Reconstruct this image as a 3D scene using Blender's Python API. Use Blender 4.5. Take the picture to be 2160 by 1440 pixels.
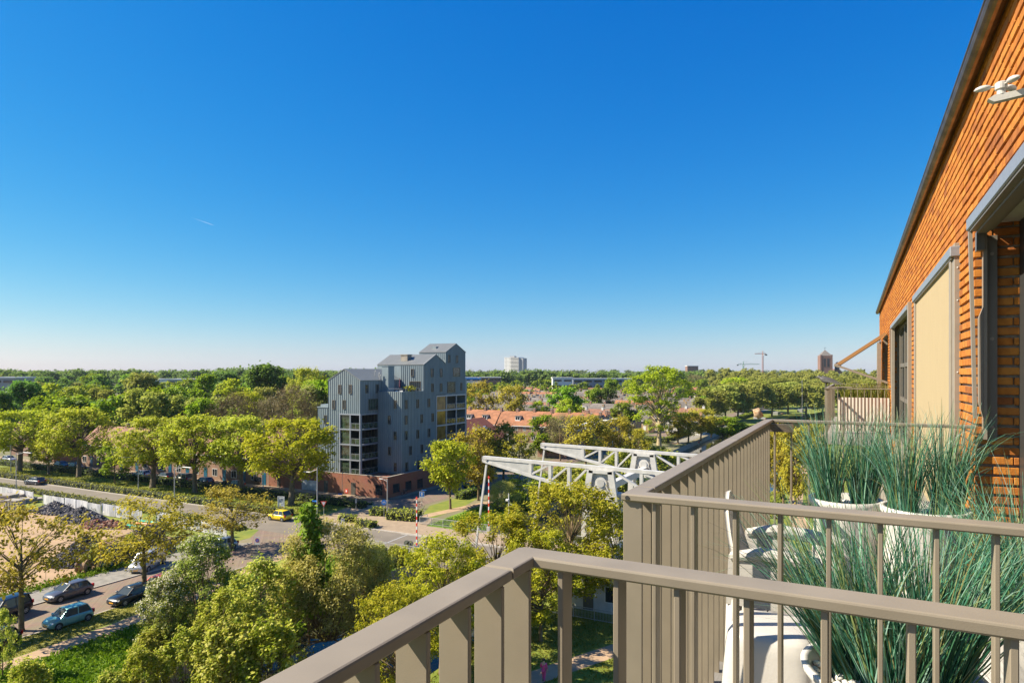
import bpy, math, random
import numpy as np
from mathutils import Vector, Matrix

SC = bpy.context.scene
for _o in list(bpy.data.objects):
    bpy.data.objects.remove(_o)
COL = SC.collection
R = math.radians

# ------------------------------------------------------------------ camera
F, HZ, EYE = 1400.0, 785.0, 22.0          # focal length and horizon row in pixels of the 2160x1440 photo, eye height in metres
TH = math.atan((1803 - 1080) / F)
CT, ST = math.cos(TH), math.sin(TH)
cam = bpy.data.cameras.new('camera')
cam.sensor_width = 36.0
cam.lens = 36.0 * F / 2160.0
cam.shift_y = (720 - HZ) / 2160.0 * -1.0
cam.clip_start, cam.clip_end = 0.05, 20000
camo = bpy.data.objects.new('camera', cam)
COL.objects.link(camo)
camo.location = (0, 0, EYE)
camo.rotation_euler = (R(90), 0, TH)
SC.camera = camo

# ------------------------------------------------------------------ light
SUN_EL = R(41)
SUN_AZ = (-0.889, -0.458)                 # towards the sun, seen on the ground plan
sdir = Vector((SUN_AZ[0] * math.cos(SUN_EL), SUN_AZ[1] * math.cos(SUN_EL), math.sin(SUN_EL))).normalized()
W = bpy.data.worlds.new('World')
SC.world = W
W.use_nodes = True
nt = W.node_tree
nt.nodes.clear()
sky = nt.nodes.new('ShaderNodeTexSky')
sky.sky_type = 'NISHITA'
sky.sun_disc = False
sky.sun_elevation = SUN_EL
sky.sun_rotation = math.atan2(SUN_AZ[0], SUN_AZ[1])
sky.altitude = 0
sky.air_density = 1.0
sky.dust_density = 0.35
sky.ozone_density = 3.0
tint = nt.nodes.new('ShaderNodeMix')       # white balance of the photograph: a cooler, cleaner sky
tint.data_type = 'RGBA'; tint.blend_type = 'MULTIPLY'; tint.inputs[0].default_value = 1.0
tint.inputs[7].default_value = (0.80, 0.97, 1.30, 1)
hsv = nt.nodes.new('ShaderNodeHueSaturation')
hsv.inputs['Saturation'].default_value = 1.22
hsv.inputs['Value'].default_value = 1.0
bg = nt.nodes.new('ShaderNodeBackground')
bg.inputs['Strength'].default_value = 0.10
out = nt.nodes.new('ShaderNodeOutputWorld')
nt.links.new(sky.outputs[0], tint.inputs[6])
nt.links.new(tint.outputs[2], hsv.inputs['Color'])
sp_ = nt.nodes.new('ShaderNodeSeparateColor'); cb_ = nt.nodes.new('ShaderNodeCombineColor')
nt.links.new(hsv.outputs[0], sp_.inputs[0])
for i_, (gain, gam) in enumerate(((0.50, 1.20), (0.71, 0.87), (1.62, 0.42))):   # camera response of the photograph, channel by channel
    pw = nt.nodes.new('ShaderNodeMath'); pw.operation = 'POWER'; pw.inputs[1].default_value = gam
    ml = nt.nodes.new('ShaderNodeMath'); ml.operation = 'MULTIPLY'; ml.inputs[1].default_value = gain
    nt.links.new(sp_.outputs[i_], pw.inputs[0]); nt.links.new(pw.outputs[0], ml.inputs[0]); nt.links.new(ml.outputs[0], cb_.inputs[i_])
nt.links.new(cb_.outputs[0], bg.inputs['Color'])
nt.links.new(bg.outputs[0], out.inputs['Surface'])
sun = bpy.data.lights.new('sun', 'SUN')
sun.energy = 5.0
sun.angle = R(0.5)
sun.color = (1.0, 0.91, 0.74)
suno = bpy.data.objects.new('sun', sun)
COL.objects.link(suno)
suno.rotation_euler = sdir.to_track_quat('Z', 'Y').to_euler()
suno.location = (-200, -100, 300)

vs = SC.view_settings
vs.view_transform = 'Standard'
vs.look = 'None'
vs.exposure = 1.12
vs.gamma = 1.0
vs.use_curve_mapping = False
SC.render.engine = 'CYCLES'
SC.cycles.max_bounces = 8
SC.cycles.diffuse_bounces = 5
SC.cycles.glossy_bounces = 3
SC.cycles.transmission_bounces = 6
SC.cycles.transparent_max_bounces = 8
SC.cycles.use_denoising = True

# ------------------------------------------------------------------ helpers
def ray(u, v):
    x = (u - 1080) / F
    return (x * CT - ST, x * ST + CT, -(v - HZ) / F)
def G(u, v, z=0.0):
    r = ray(u, v); k = (z - EYE) / r[2]
    return Vector((r[0] * k, r[1] * k, z))
def gdist(u, v, z=0.0):
    return (z - EYE) / ray(u, v)[2]
def at_d(u, v, d):
    r = ray(u, v)
    return Vector((r[0] * d, r[1] * d, EYE + r[2] * d))
def at_x(u, v, x):
    r = ray(u, v); k = x / r[0]
    return Vector((x, r[1] * k, EYE + r[2] * k))
def at_y(u, v, y):
    r = ray(u, v); k = y / r[1]
    return Vector((r[0] * k, y, EYE + r[2] * k))

class MB:
    """collects boxes, bars, tubes ... and links them as one mesh"""
    def __init__(s): s.v = []; s.f = []
    def add(s, vs, fs):
        n = len(s.v); s.v += [tuple(p) for p in vs]; s.f += [tuple(i + n for i in f) for f in fs]; return s
    def box(s, x0, x1, y0, y1, z0, z1):
        return s.add([(x0,y0,z0),(x1,y0,z0),(x1,y1,z0),(x0,y1,z0),(x0,y0,z1),(x1,y0,z1),(x1,y1,z1),(x0,y1,z1)],
            [(0,3,2,1),(4,5,6,7),(0,1,5,4),(1,2,6,5),(2,3,7,6),(3,0,4,7)])
    def bevbox(s, x0, x1, y0, y1, z0, z1, b=0.004):
        vs = []; 
        for z, i in ((z0, b), (z0 + b, 0), (z1 - b, 0), (z1, b)):
            for (x, y) in ((x0+b+i, y0+i), (x1-b-i, y0+i), (x1-i, y0+b+i), (x1-i, y1-b-i), (x1-b-i, y1-i), (x0+b+i, y1-i), (x0+i, y1-b-i), (x0+i, y0+b+i)):
                vs.append((x, y, z))
        fs = [tuple(range(7, -1, -1)), tuple(range(24, 32))]
        for k in range(3):
            for j in range(8):
                fs.append((k*8+j, k*8+(j+1)%8, k*8+8+(j+1)%8, k*8+8+j))
        return s.add(vs, fs)
    def bar(s, p0, p1, w, h=None, up=(0, 0, 1)):
        h = w if h is None else h
        p0, p1 = Vector(p0), Vector(p1); d = (p1 - p0).normalized()
        u = Vector(up)
        if abs(d.dot(u)) > .98: u = Vector((0, 1, 0))
        a = d.cross(u).normalized(); b = a.cross(d).normalized()
        vs = [p + a * (sx * w / 2) + b * (sz * h / 2) for p in (p0, p1) for sx, sz in ((-1,-1),(1,-1),(1,1),(-1,1))]
        return s.add(vs, [(0,3,2,1),(4,5,6,7),(0,1,5,4),(1,2,6,5),(2,3,7,6),(3,0,4,7)])
    def tube(s, pts, rads, n=6, cap=True):
        pts = [Vector(p) for p in pts]
        if not hasattr(rads, '__len__'): rads = [rads] * len(pts)
        vs = []; prev = None
        for i, p in enumerate(pts):
            d = (pts[min(i+1, len(pts)-1)] - pts[max(i-1, 0)])
            d = d.normalized() if d.length > 1e-9 else Vector((0, 0, 1))
            a = prev if prev is not None else (Vector((1, 0, 0)) if abs(d.x) < .8 else Vector((0, 1, 0)))
            a = (a - d * a.dot(d)).normalized(); b = d.cross(a); prev = a
            for j in range(n):
                t = 2 * math.pi * j / n
                vs.append(p + (a * math.cos(t) + b * math.sin(t)) * rads[i])
        fs = []
        for i in range(len(pts) - 1):
            for j in range(n):
                fs.append((i*n+j, i*n+(j+1)%n, (i+1)*n+(j+1)%n, (i+1)*n+j))
        if cap:
            fs.append(tuple(range(n - 1, -1, -1))); fs.append(tuple(range((len(pts)-1)*n, len(pts)*n)))
        return s.add(vs, fs)
    def prism(s, poly, axis, a, b):
        """poly: 2-D outline; axis 'x' -> (y,z), 'y' -> (x,z), 'z' -> (x,y)"""
        def mk(p, t):
            return (t, p[0], p[1]) if axis == 'x' else ((p[0], t, p[1]) if axis == 'y' else (p[0], p[1], t))
        n = len(poly); vs = [mk(p, a) for p in poly] + [mk(p, b) for p in poly]
        ar = sum(poly[i][0]*poly[(i+1)%n][1] - poly[(i+1)%n][0]*poly[i][1] for i in range(n))
        pos = (ar > 0) == (b > a)
        if axis == 'y': pos = not pos
        fs = [tuple(range(n)), tuple(range(2*n-1, n-1, -1))] + [(i, i+n, (i+1)%n+n, (i+1)%n) for i in range(n)]
        if pos: fs = [tuple(reversed(f)) for f in fs]
        return s.add(vs, fs)
    def lathe(s, prof, n=16, c=(0, 0, 0), closed=True):
        vs = [(c[0] + r*math.cos(2*math.pi*j/n), c[1] + r*math.sin(2*math.pi*j/n), c[2] + z) for r, z in prof for j in range(n)]
        fs = [(i*n+j, i*n+(j+1)%n, (i+1)*n+(j+1)%n, (i+1)*n+j) for i in range(len(prof)-1) for j in range(n)]
        if closed:
            fs += [tuple(range(n-1, -1, -1)), tuple(range((len(prof)-1)*n, len(prof)*n))]
        return s.add(vs, fs)
    def quad(s, a, b, c, d): return s.add([a, b, c, d], [(0, 1, 2, 3)])
    def xform(s, M):
        s.v = [tuple(M @ Vector(p)) for p in s.v]; return s
    def mesh(s, name, mat, smooth=False):
        me = bpy.data.meshes.new(name); me.from_pydata(s.v, [], s.f); me.update()
        if mat is not None: me.materials.append(mat)
        if smooth: me.polygons.foreach_set('use_smooth', [True] * len(me.polygons))
        return me

ORG = {}
def link(name, me, parent=None):
    o = bpy.data.objects.new(name, me); COL.objects.link(o)
    if parent is not None: o.parent = parent
    return o
def tag(o, label=None, cat=None, group=None, kind=None):
    if label: o['label'] = label
    if cat: o['category'] = cat
    if group: o['group'] = group
    if kind: o['kind'] = kind
    return o
def thing(name, label, cat, loc=(0, 0, 0), rz=0.0, group=None, scale=None):
    o = bpy.data.objects.new(name, None); COL.objects.link(o)
    o.location = loc; o.rotation_euler = (0, 0, rz); o.empty_display_size = 0.2
    if scale is not None: o.scale = scale
    ORG[o] = Vector(loc)
    return tag(o, label, cat, group)
def part(name, mb, mat, parent, local=False, smooth=False, kind=None, label=None):
    """mb in world coordinates unless local"""
    if not local:
        og = ORG.get(parent)
        if og is not None: mb.v = [(p[0]-og.x, p[1]-og.y, p[2]-og.z) for p in mb.v]
    o = link(name, mb.mesh(name, mat, smooth), parent)
    if parent in ORG: ORG[o] = ORG[parent]
    if kind: o['kind'] = kind
    if label: o['label'] = label
    return o
def solo(name, mb, mat, label, cat, loc=(0, 0, 0), rz=0.0, group=None, smooth=False, local=True, kind=None):
    if not local: mb.v = [(p[0]-loc[0], p[1]-loc[1], p[2]-loc[2]) for p in mb.v]
    o = link(name, mb.mesh(name, mat, smooth)); o.location = loc; o.rotation_euler = (0, 0, rz)
    return tag(o, label, cat, group, kind)
def struct(name, mb, mat, label, kind='structure', smooth=False):
    o = link(name, mb.mesh(name, mat, smooth)); o['kind'] = kind; o['label'] = label
    return o
ORD = ('first', 'second', 'third', 'fourth', 'fifth', 'sixth', 'seventh', 'eighth', 'ninth', 'tenth', 'eleventh', 'twelfth', 'thirteenth', 'fourteenth')
def copy_tree(o, parent=None):
    c = o.copy(); COL.objects.link(c); c.parent = parent
    for ch in list(o.children): copy_tree(ch, c)
    return c

# ------------------------------------------------------------------ materials
def mat(name, col, rough=0.6, metal=0.0, var=0.0, scale=5.0, col2=None, bump=0.0, bscale=None, spec=0.5, obj_var=0.0, emit=None, detail=3.0, stretch=None):
    m = bpy.data.materials.new(name); m.use_nodes = True
    t = m.node_tree; p = t.nodes['Principled BSDF']
    p.inputs['Roughness'].default_value = rough; p.inputs['Metallic'].default_value = metal
    p.inputs['Specular IOR Level'].default_value = spec
    c4 = (*col, 1)
    p.inputs['Base Color'].default_value = c4
    src = None
    if var > 0 or col2 is not None or bump > 0:
        tc = t.nodes.new('ShaderNodeTexCoord'); mp = t.nodes.new('ShaderNodeMapping')
        t.links.new(tc.outputs['Object'], mp.inputs['Vector'])
        if stretch: mp.inputs['Scale'].default_value = stretch
        nz = t.nodes.new('ShaderNodeTexNoise'); nz.inputs['Scale'].default_value = scale; nz.inputs['Detail'].default_value = detail
        t.links.new(mp.outputs[0], nz.inputs['Vector'])
    if var > 0 or col2 is not None:
        rp = t.nodes.new('ShaderNodeValToRGB')
        rp.color_ramp.elements[0].position = 0.32; rp.color_ramp.elements[1].position = 0.68
        a = tuple(max(0, c * (1 - var)) for c in col)
        b = col2 if col2 is not None else tuple(c * (1 + var) for c in col)
        rp.color_ramp.elements[0].color = (*a, 1); rp.color_ramp.elements[1].color = (*b, 1)
        t.links.new(nz.outputs['Fac'], rp.inputs['Fac']); src = rp.outputs['Color']
    if obj_var > 0:
        oi = t.nodes.new('ShaderNodeObjectInfo'); h = t.nodes.new('ShaderNodeHueSaturation')
        mr = t.nodes.new('ShaderNodeMapRange'); mr.inputs['To Min'].default_value = 1 - obj_var; mr.inputs['To Max'].default_value = 1 + obj_var
        t.links.new(oi.outputs['Random'], mr.inputs['Value']); t.links.new(mr.outputs[0], h.inputs['Value'])
        if src is not None: t.links.new(src, h.inputs['Color'])
        else: h.inputs['Color'].default_value = c4
        src = h.outputs['Color']
    if src is not None: t.links.new(src, p.inputs['Base Color'])
    if bump > 0:
        bn = t.nodes.new('ShaderNodeBump'); bn.inputs['Strength'].default_value = bump; bn.inputs['Distance'].default_value = 0.02
        if bscale:
            n2 = t.nodes.new('ShaderNodeTexNoise'); n2.inputs['Scale'].default_value = bscale; n2.inputs['Detail'].default_value = 4
            t.links.new(mp.outputs[0], n2.inputs['Vector']); t.links.new(n2.outputs['Fac'], bn.inputs['Height'])
        else: t.links.new(nz.outputs['Fac'], bn.inputs['Height'])
        t.links.new(bn.outputs[0], p.inputs['Normal'])
    if emit: p.inputs['Emission Color'].default_value = (*emit[0], 1); p.inputs['Emission Strength'].default_value = emit[1]
    return m

def leaf_mat(name, cols, transl=0.30, obj_var=0.12, rough=0.55):
    """colour differs from leaf to leaf (random per island) and a little from tree to tree"""
    m = bpy.data.materials.new(name); m.use_nodes = True
    t = m.node_tree; p = t.nodes['Principled BSDF']; o = t.nodes['Material Output']
    g = t.nodes.new('ShaderNodeNewGeometry'); rp = t.nodes.new('ShaderNodeValToRGB')
    el = rp.color_ramp.elements
    while len(el) < len(cols): el.new(0.5)
    for i, c in enumerate(cols):
        el[i].position = i / (len(cols) - 1); el[i].color = (*c, 1)
    t.links.new(g.outputs['Random Per Island'], rp.inputs['Fac'])
    oi = t.nodes.new('ShaderNodeObjectInfo'); h = t.nodes.new('ShaderNodeHueSaturation')
    mr = t.nodes.new('ShaderNodeMapRange'); mr.inputs['To Min'].default_value = 1 - obj_var; mr.inputs['To Max'].default_value = 1 + obj_var
    mh = t.nodes.new('ShaderNodeMapRange'); mh.inputs['To Min'].default_value = .5 - obj_var*.10; mh.inputs['To Max'].default_value = .5 + obj_var*.10
    t.links.new(oi.outputs['Random'], mr.inputs['Value']); t.links.new(mr.outputs[0], h.inputs['Value'])
    t.links.new(oi.outputs['Random'], mh.inputs['Value']); t.links.new(mh.outputs[0], h.inputs['Hue'])
    t.links.new(rp.outputs['Color'], h.inputs['Color'])
    t.links.new(h.outputs['Color'], p.inputs['Base Color'])
    p.inputs['Roughness'].default_value = rough; p.inputs['Specular IOR Level'].default_value = 0.15
    tr = t.nodes.new('ShaderNodeBsdfTranslucent'); mx = t.nodes.new('ShaderNodeMixShader'); mx.inputs[0].default_value = transl
    t.links.new(h.outputs['Color'], tr.inputs['Color'])
    t.links.new(p.outputs[0], mx.inputs[1]); t.links.new(tr.outputs[0], mx.inputs[2]); t.links.new(mx.outputs[0], o.inputs['Surface'])
    return m

def glass_dark(name, col=(0.02, 0.025, 0.03), rough=0.05):
    return mat(name, col, rough, 0.0, spec=0.8)

def brick_mat(name, c1, c2, mortar, scale, w=0.21, h=0.0625, axis='xz', obj_var=0.0):
    """brick pattern for walls too far off to tell the bricks apart"""
    m = bpy.data.materials.new(name); m.use_nodes = True
    t = m.node_tree; p = t.nodes['Principled BSDF']; p.inputs['Roughness'].default_value = .85
    tc = t.nodes.new('ShaderNodeTexCoord'); sp = t.nodes.new('ShaderNodeSeparateXYZ'); cb = t.nodes.new('ShaderNodeCombineXYZ')
    ad = t.nodes.new('ShaderNodeMath'); ad.operation = 'ADD'
    t.links.new(tc.outputs['Object'], sp.inputs[0])
    t.links.new(sp.outputs['X'], ad.inputs[0]); t.links.new(sp.outputs['Y'], ad.inputs[1])
    t.links.new(ad.outputs[0], cb.inputs['X']); t.links.new(sp.outputs['Z'], cb.inputs['Y'])
    b = t.nodes.new('ShaderNodeTexBrick'); b.inputs['Scale'].default_value = 1.0
    b.inputs['Brick Width'].default_value = w; b.inputs['Row Height'].default_value = h; b.inputs['Mortar Size'].default_value = 0.008
    b.inputs['Color1'].default_value = (*c1, 1); b.inputs['Color2'].default_value = (*c2, 1); b.inputs['Mortar'].default_value = (*mortar, 1)
    b.inputs['Bias'].default_value = -.2
    t.links.new(cb.outputs[0], b.inputs['Vector'])
    nz = t.nodes.new('ShaderNodeTexNoise'); nz.inputs['Scale'].default_value = scale; t.links.new(tc.outputs['Object'], nz.inputs['Vector'])
    mx = t.nodes.new('ShaderNodeMix'); mx.data_type = 'RGBA'; mx.blend_type = 'MULTIPLY'; mx.inputs[0].default_value = .35
    t.links.new(b.outputs['Color'], mx.inputs[6]); t.links.new(nz.outputs['Color'], mx.inputs[7])
    last = mx.outputs[2]
    if obj_var:
        oi = t.nodes.new('ShaderNodeObjectInfo'); hh = t.nodes.new('ShaderNodeHueSaturation')
        mr = t.nodes.new('ShaderNodeMapRange'); mr.inputs['To Min'].default_value = 1-obj_var; mr.inputs['To Max'].default_value = 1+obj_var
        t.links.new(oi.outputs['Random'], mr.inputs['Value']); t.links.new(mr.outputs[0], hh.inputs['Value']); t.links.new(last, hh.inputs['Color']); last = hh.outputs['Color']
    t.links.new(last, p.inputs['Base Color'])
    return m

M = {}
M['rail'] = mat('taupe_powder_coat', (0.232, 0.192, 0.141), 0.5, 0.0, var=.09, scale=7, detail=8, bump=.06, bscale=520)
M['rail_dark'] = mat('brushed_taupe_steel', (0.16, 0.125, 0.09), 0.38, .35, var=.35, scale=30, stretch=(1, 1, 6))
M['white_paint'] = mat('white_paint', (0.66, 0.65, 0.62), 0.45)
M['asphalt'] = mat('worn_asphalt', (0.17, 0.142, 0.108), 0.9, var=.14, scale=.35, bump=.1, bscale=25, detail=6)
M['line'] = mat('road_paint', (0.46, 0.43, 0.38), 0.7, var=.1, scale=3)
M['pavers'] = brick_mat('brick_pavers', (0.22, 0.155, 0.108), (0.27, 0.195, 0.138), (0.15, 0.108, 0.076), .7, .22, .11)
M['tiles'] = mat('paving_tiles', (0.295, 0.215, 0.138), .9, var=.12, scale=1.2, detail=5)
M['tiles_grey'] = mat('grey_paving_tiles', (0.22, 0.20, 0.165), .9, var=.18, scale=1.5, detail=5)
M['sand'] = mat('sand', (0.36, 0.235, 0.13), .95, var=.16, scale=.35, bump=.5, bscale=1.8, detail=6)
M['path'] = mat('trodden_path', (0.38, 0.255, 0.15), .95, var=.12, scale=.9, bump=.3, bscale=4, detail=6)
M['grass'] = mat('grass', (0.10, 0.15, 0.010), .95, scale=.55, col2=(0.21, 0.215, 0.022), bump=.6, bscale=9, detail=9)
M['lush'] = mat('lush_grass', (0.08, 0.17, 0.008), .95, scale=.8, col2=(0.18, 0.26, 0.016), bump=.7, bscale=7, detail=9)
M['land'] = mat('gardens_and_yards', (0.09, 0.11, 0.03), .95, scale=.035, col2=(0.24, 0.19, 0.12), detail=8)
M['concrete'] = mat('concrete', (0.30, 0.26, 0.21), .85, var=.2, scale=1.3, detail=6)
M['water'] = mat('canal_water', (0.045, 0.042, 0.018), 0.08, 0, bump=.06, scale=1.1, spec=.16)
M['steel'] = mat('galvanised_steel', (0.40, 0.39, 0.37), .45, .2, var=.08, scale=4)
M['dark'] = mat('dark_metal', (0.03, 0.03, 0.032), .45)
M['glass'] = glass_dark('window_glass')
M['red'] = mat('red_paint', (0.62, 0.035, 0.02), .5)
M['kerb'] = mat('kerb_stone', (0.42, 0.37, 0.31), .85, var=.1, scale=3)
M['white_frame'] = mat('white_window_frame', (0.72, 0.71, 0.68), .5)
M['roof_orange'] = mat('orange_roof_tiles', (0.285, 0.118, 0.055), .85, var=.22, scale=.9, obj_var=.10, detail=6, bump=.25, bscale=5)
M['roof_brown'] = mat('brown_roof_tiles', (0.21, 0.10, 0.065), .85, var=.25, scale=.9, obj_var=.15, detail=6, bump=.25, bscale=5)
M['roof_grey'] = mat('grey_roof_tiles', (0.135, 0.115, 0.10), .85, var=.25, scale=.9, obj_var=.25, detail=6, bump=.25, bscale=5)
M['house_brick'] = brick_mat('house_brick', (0.26, 0.115, 0.07), (0.33, 0.16, 0.10), (0.33, 0.27, 0.21), .5, obj_var=.12)
M['blue_door'] = mat('petrol_blue_door', (0.01, 0.10, 0.17), .4)
M['tyre'] = mat('tyre_rubber', (0.018, 0.018, 0.018), .8)
M['rim'] = mat('alloy_rim', (0.42, 0.42, 0.43), .35, .6)
M['car_glass'] = mat('car_glass', (0.05, 0.06, 0.065), .015, 0, spec=.5)
M['plate'] = mat('yellow_plate', (0.80, 0.38, 0.02), .5)
M['lamp_glass'] = mat('headlight_glass', (0.62, 0.62, 0.60), .12, .1)
M['tail'] = mat('tail_light', (0.40, 0.01, 0.01), .2)
M['bark'] = mat('bark', (0.135, 0.10, 0.065), .9, var=.3, scale=3, bump=.5, bscale=9)
M['bark_light'] = mat('pale_bark', (0.30, 0.235, 0.13), .9, var=.25, scale=2.5, bump=.4, bscale=8)
M['bark_twig'] = mat('twig_bark', (0.16, 0.11, 0.055), .9, var=.25, scale=3)
# ================================================================== ground, water, roads
WZ = -1.5
CL = -45.5                                  # left bank of the canal
def rbank(y):                               # right bank
    if y <= 62: return -27.5
    if y <= 86: return -25.0
    if y <= 108: return -25.0 + (y - 86) / 22 * 12.5
    return -12.5
YS = [-60, 20, 62, 62.001, 86, 108, 150, 430]
BIG = 9000
gnd = MB()
gnd.quad((-BIG, -400, 0), (CL, -400, 0), (CL, 430, 0), (-BIG, 430, 0))
gnd.quad((-BIG, 430, 0), (BIG, 430, 0), (BIG, BIG, 0), (-BIG, BIG, 0))
for a, b in zip(YS[:-1], YS[1:]):
    gnd.quad((rbank(a), a, 0), (BIG, a, 0), (BIG, b, 0), (rbank(b), b, 0))
gnd.quad((CL, -400, 0), (BIG, -400, 0), (BIG, -60, 0), (CL, -60, 0))
struct('ground', gnd, M['land'], 'flat ground of gardens and yards reaching to the horizon')
qw = MB()
qw.quad((CL, -60, -3), (CL, 430, -3), (CL, 430, 0), (CL, -60, 0))
for a, b in zip(YS[:-1], YS[1:]):
    qw.quad((rbank(b), b, -3), (rbank(a), a, -3), (rbank(a), a, 0), (rbank(b), b, 0))
qw.quad((CL, 430, -3), (-12.5, 430, -3), (-12.5, 430, 0), (CL, 430, 0))
qw.quad((-27.5, -60, -3), (CL, -60, -3), (CL, -60, 0), (-27.5, -60, 0))
struct('quay_wall', qw, M['concrete'], 'concrete bank walls along the canal')
wt = MB(); wt.quad((CL, -60, WZ), (-10, -60, WZ), (-10, 430, WZ), (CL, 430, WZ))
struct('canal_water', wt, M['water'], 'dark green canal water below the bridge')

M['dry_lawn'] = mat('short_dry_grass', (.15, .15, .018), .95, scale=.9, col2=(.25, .225, .04), bump=.5, bscale=12, detail=9)
def sheet(name, pts, z, m, label):
    mb = MB(); mb.add([(p[0], p[1], z) for p in pts], [tuple(range(len(pts)))])
    ar = sum(pts[i][0]*pts[(i+1)%len(pts)][1] - pts[(i+1)%len(pts)][0]*pts[i][1] for i in range(len(pts)))
    if ar < 0: mb.f = [tuple(reversed(f)) for f in mb.f]
    return struct(name, mb, m, label)
def strip(name, pts, w, z, m, label):
    mb = MB(); L = []; Rr = []
    for i, p in enumerate(pts):
        a = Vector(pts[max(i-1, 0)]).to_2d(); b = Vector(pts[min(i+1, len(pts)-1)]).to_2d(); d = (b - a).normalized(); n = Vector((-d.y, d.x))
        ww = w[i] if hasattr(w, '__len__') else w
        L.append(Vector(p).to_2d() + n*ww/2); Rr.append(Vector(p).to_2d() - n*ww/2)
    mb.add([(p.x, p.y, z) for p in L] + [(p.x, p.y, z) for p in Rr], [(i+len(pts), i+1+len(pts), i+1, i) for i in range(len(pts)-1)])
    return struct(name, mb, m, label)

# lawns and strips
sheet('grass_verge', [(-420, 73.9), (-64, 73.9), (-66, 79.5), (-68, 86.2), (-420, 86.2)], .004, M['grass'], 'mown lawn under the boulevard trees beside the road')
sheet('grass_verge', [(-420, 60.2), (-135, 60.2), (-84, 58.0), (-71.5, 58.0), (-71.5, 66.2), (-90, 66.6), (-150, 68.4), (-420, 69.2)], .004, M['grass'], 'grass strip between the white fence and the road')
sheet('grass_bank', [(-61.4, -60), (CL, -60), (CL, 60), (-52, 62), (-59.5, 60.5), (-61.4, 55)], .004, M['lush'], 'lush grass bank between the parking street and the canal')
sheet('grass_lawn', [(-62.3, 91), (-58.6, 83.2), (-56.5, 83.6), (-56.8, 92), (-58.6, 101), (-62, 104)], .004, M['grass'], 'small lawn with one tree beside the grey building')
sheet('grass_bank', [(-54.5, 79), (CL, 79), (CL, 140), (-53, 140), (-55, 100), (-55, 86)], .004, M['lush'], 'lush grass bank behind the bridge railing')
sheet('grass_bank', [(-27.5, -60), (-2, -60), (-2, 30), (-4, 62), (-27.5, 62)], .004, M['grass'], 'grass below the balcony beside the canal')
sheet('grass_lawn', [(-25, 86), (-12.5, 108), (-12.5, 430), (20, 430), (20, 60), (-4, 62), (-25, 62)], .004, M['grass'], 'lawn along the right bank of the harbour')
sheet('grass_park', [(-46, 250), (-12, 430), (40, 760), (-75, 760), (-62, 400), (-52, 300)], .006, M['grass'], 'park lawn under the plane trees by the harbour')
sheet('grass_verge', [(-61.36, -60), (-57.8, -60), (-57.6, 32), (-58.6, 44), (-60.9, 54), (-61.36, 54)], .008, M['dry_lawn'], 'short dry grass between the brick street and the sandy path')
# sand yard and street
sheet('sand_yard', [(-420, -40), (-73.3, -40), (-73.3, 57.9), (-84, 57.9), (-135, 60.1), (-420, 60.1)], .004, M['sand'], 'sandy construction yard behind the fence')
sheet('pavement', [(-73.2, -60), (-69.0, -60), (-69.0, 60.5), (-73.2, 57.9)], .10, M['tiles_grey'], 'grey paved footway beside the parking street')
kb = MB(); kb.box(-69.0, -68.86, -60, 60.5, 0, .115); kb.box(-61.5, -61.36, -60, 55, 0, .03)
struct('kerb', kb, M['kerb'], 'stone kerb along the parking street')
sheet('parking_street', [(-68.86, -60), (-61.5, -60), (-61.5, 55), (-60.5, 59), (-56, 65.6), (-56, 66.2), (-74, 66.2), (-71.5, 62.5), (-68.86, 60.5)], .008, M['pavers'], 'brick paved street with parked cars')
# main road
sheet('main_road', [(-420, 70.4), (-200, 69.6), (-150, 68.9), (-95, 67.4), (-74, 66.2), (60, 66.2), (60, 73.6), (-420, 73.6)], .012, M['asphalt'], 'grey asphalt main road running to the bridge')
for dy in (0.0, .62):
    strip('road_line', [(-420, 71.6+dy), (-150, 69.55+dy), (-110, 68.5+dy), (-80, 67.6+dy)], .16, .016, M['line'], 'white line painted along the near side of the road')
strip('road_line', [(-68, 69.3), (-60, 66.9), (-20, 66.75)], .14, .016, M['line'], 'white edge line at the mouth of the bridge')
strip('road_line', [(-55, 73.45), (-20, 73.45)], .14, .016, M['line'], 'white edge line on the far side of the bridge road')
strip('road_joint', [(-53.6, 66.3), (-53.9, 73.5)], .22, .015, M['steel'], 'steel expansion joint across the bridge road')
kb = MB(); kb.box(-420, -64.2, 73.62, 73.85, 0, .13); kb.box(-64, 60, 73.6, 73.8, 0, .12); kb.box(-56, 60, 66.0, 66.2, 0, .12)
struct('kerb', kb, M['kerb'], 'kerb stones along the main road')
# forecourt, cycle path
sheet('cycle_path', [(-72.6, 73.82), (60, 73.82), (60, 78.8), (-54.5, 78.8), (-56.4, 83.5), (-57.5, 83.2), (-59.8, 81.4), (-66.5, 80.6), (-68.2, 84.5), (-69.2, 90.0), (-72.0, 92.3), (-74.5, 88), (-72.6, 80)], .020, M['tiles'], 'beige paved forecourt and cycle path before the bridge')
sheet('side_street', [(-420, 86.4), (-70, 86.4), (-69, 84), (-66.2, 81.2), (-60.5, 82.5), (-63.4, 91.5), (-63.0, 108), (-56, 240), (-63.5, 240), (-70.0, 112), (-70.6, 93.5), (-74, 90.3), (-420, 90.3)], .016, M['pavers'], 'brick paved side street in front of the houses')
sheet('pavement', [(-420, 90.3), (-74, 90.3), (-70.6, 93.5), (-70.0, 122), (-72, 122), (-72, 92.4), (-420, 92.4)], .10, M['tiles'], 'tiled footway at the foot of the brick plinth')
strip('foot_path', [(-58.6, 83.6), (-56.6, 92), (-55.2, 97), (-52.5, 103)], 1.9, .012, M['path'], 'sandy footpath past the lawn and hedge')
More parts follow.
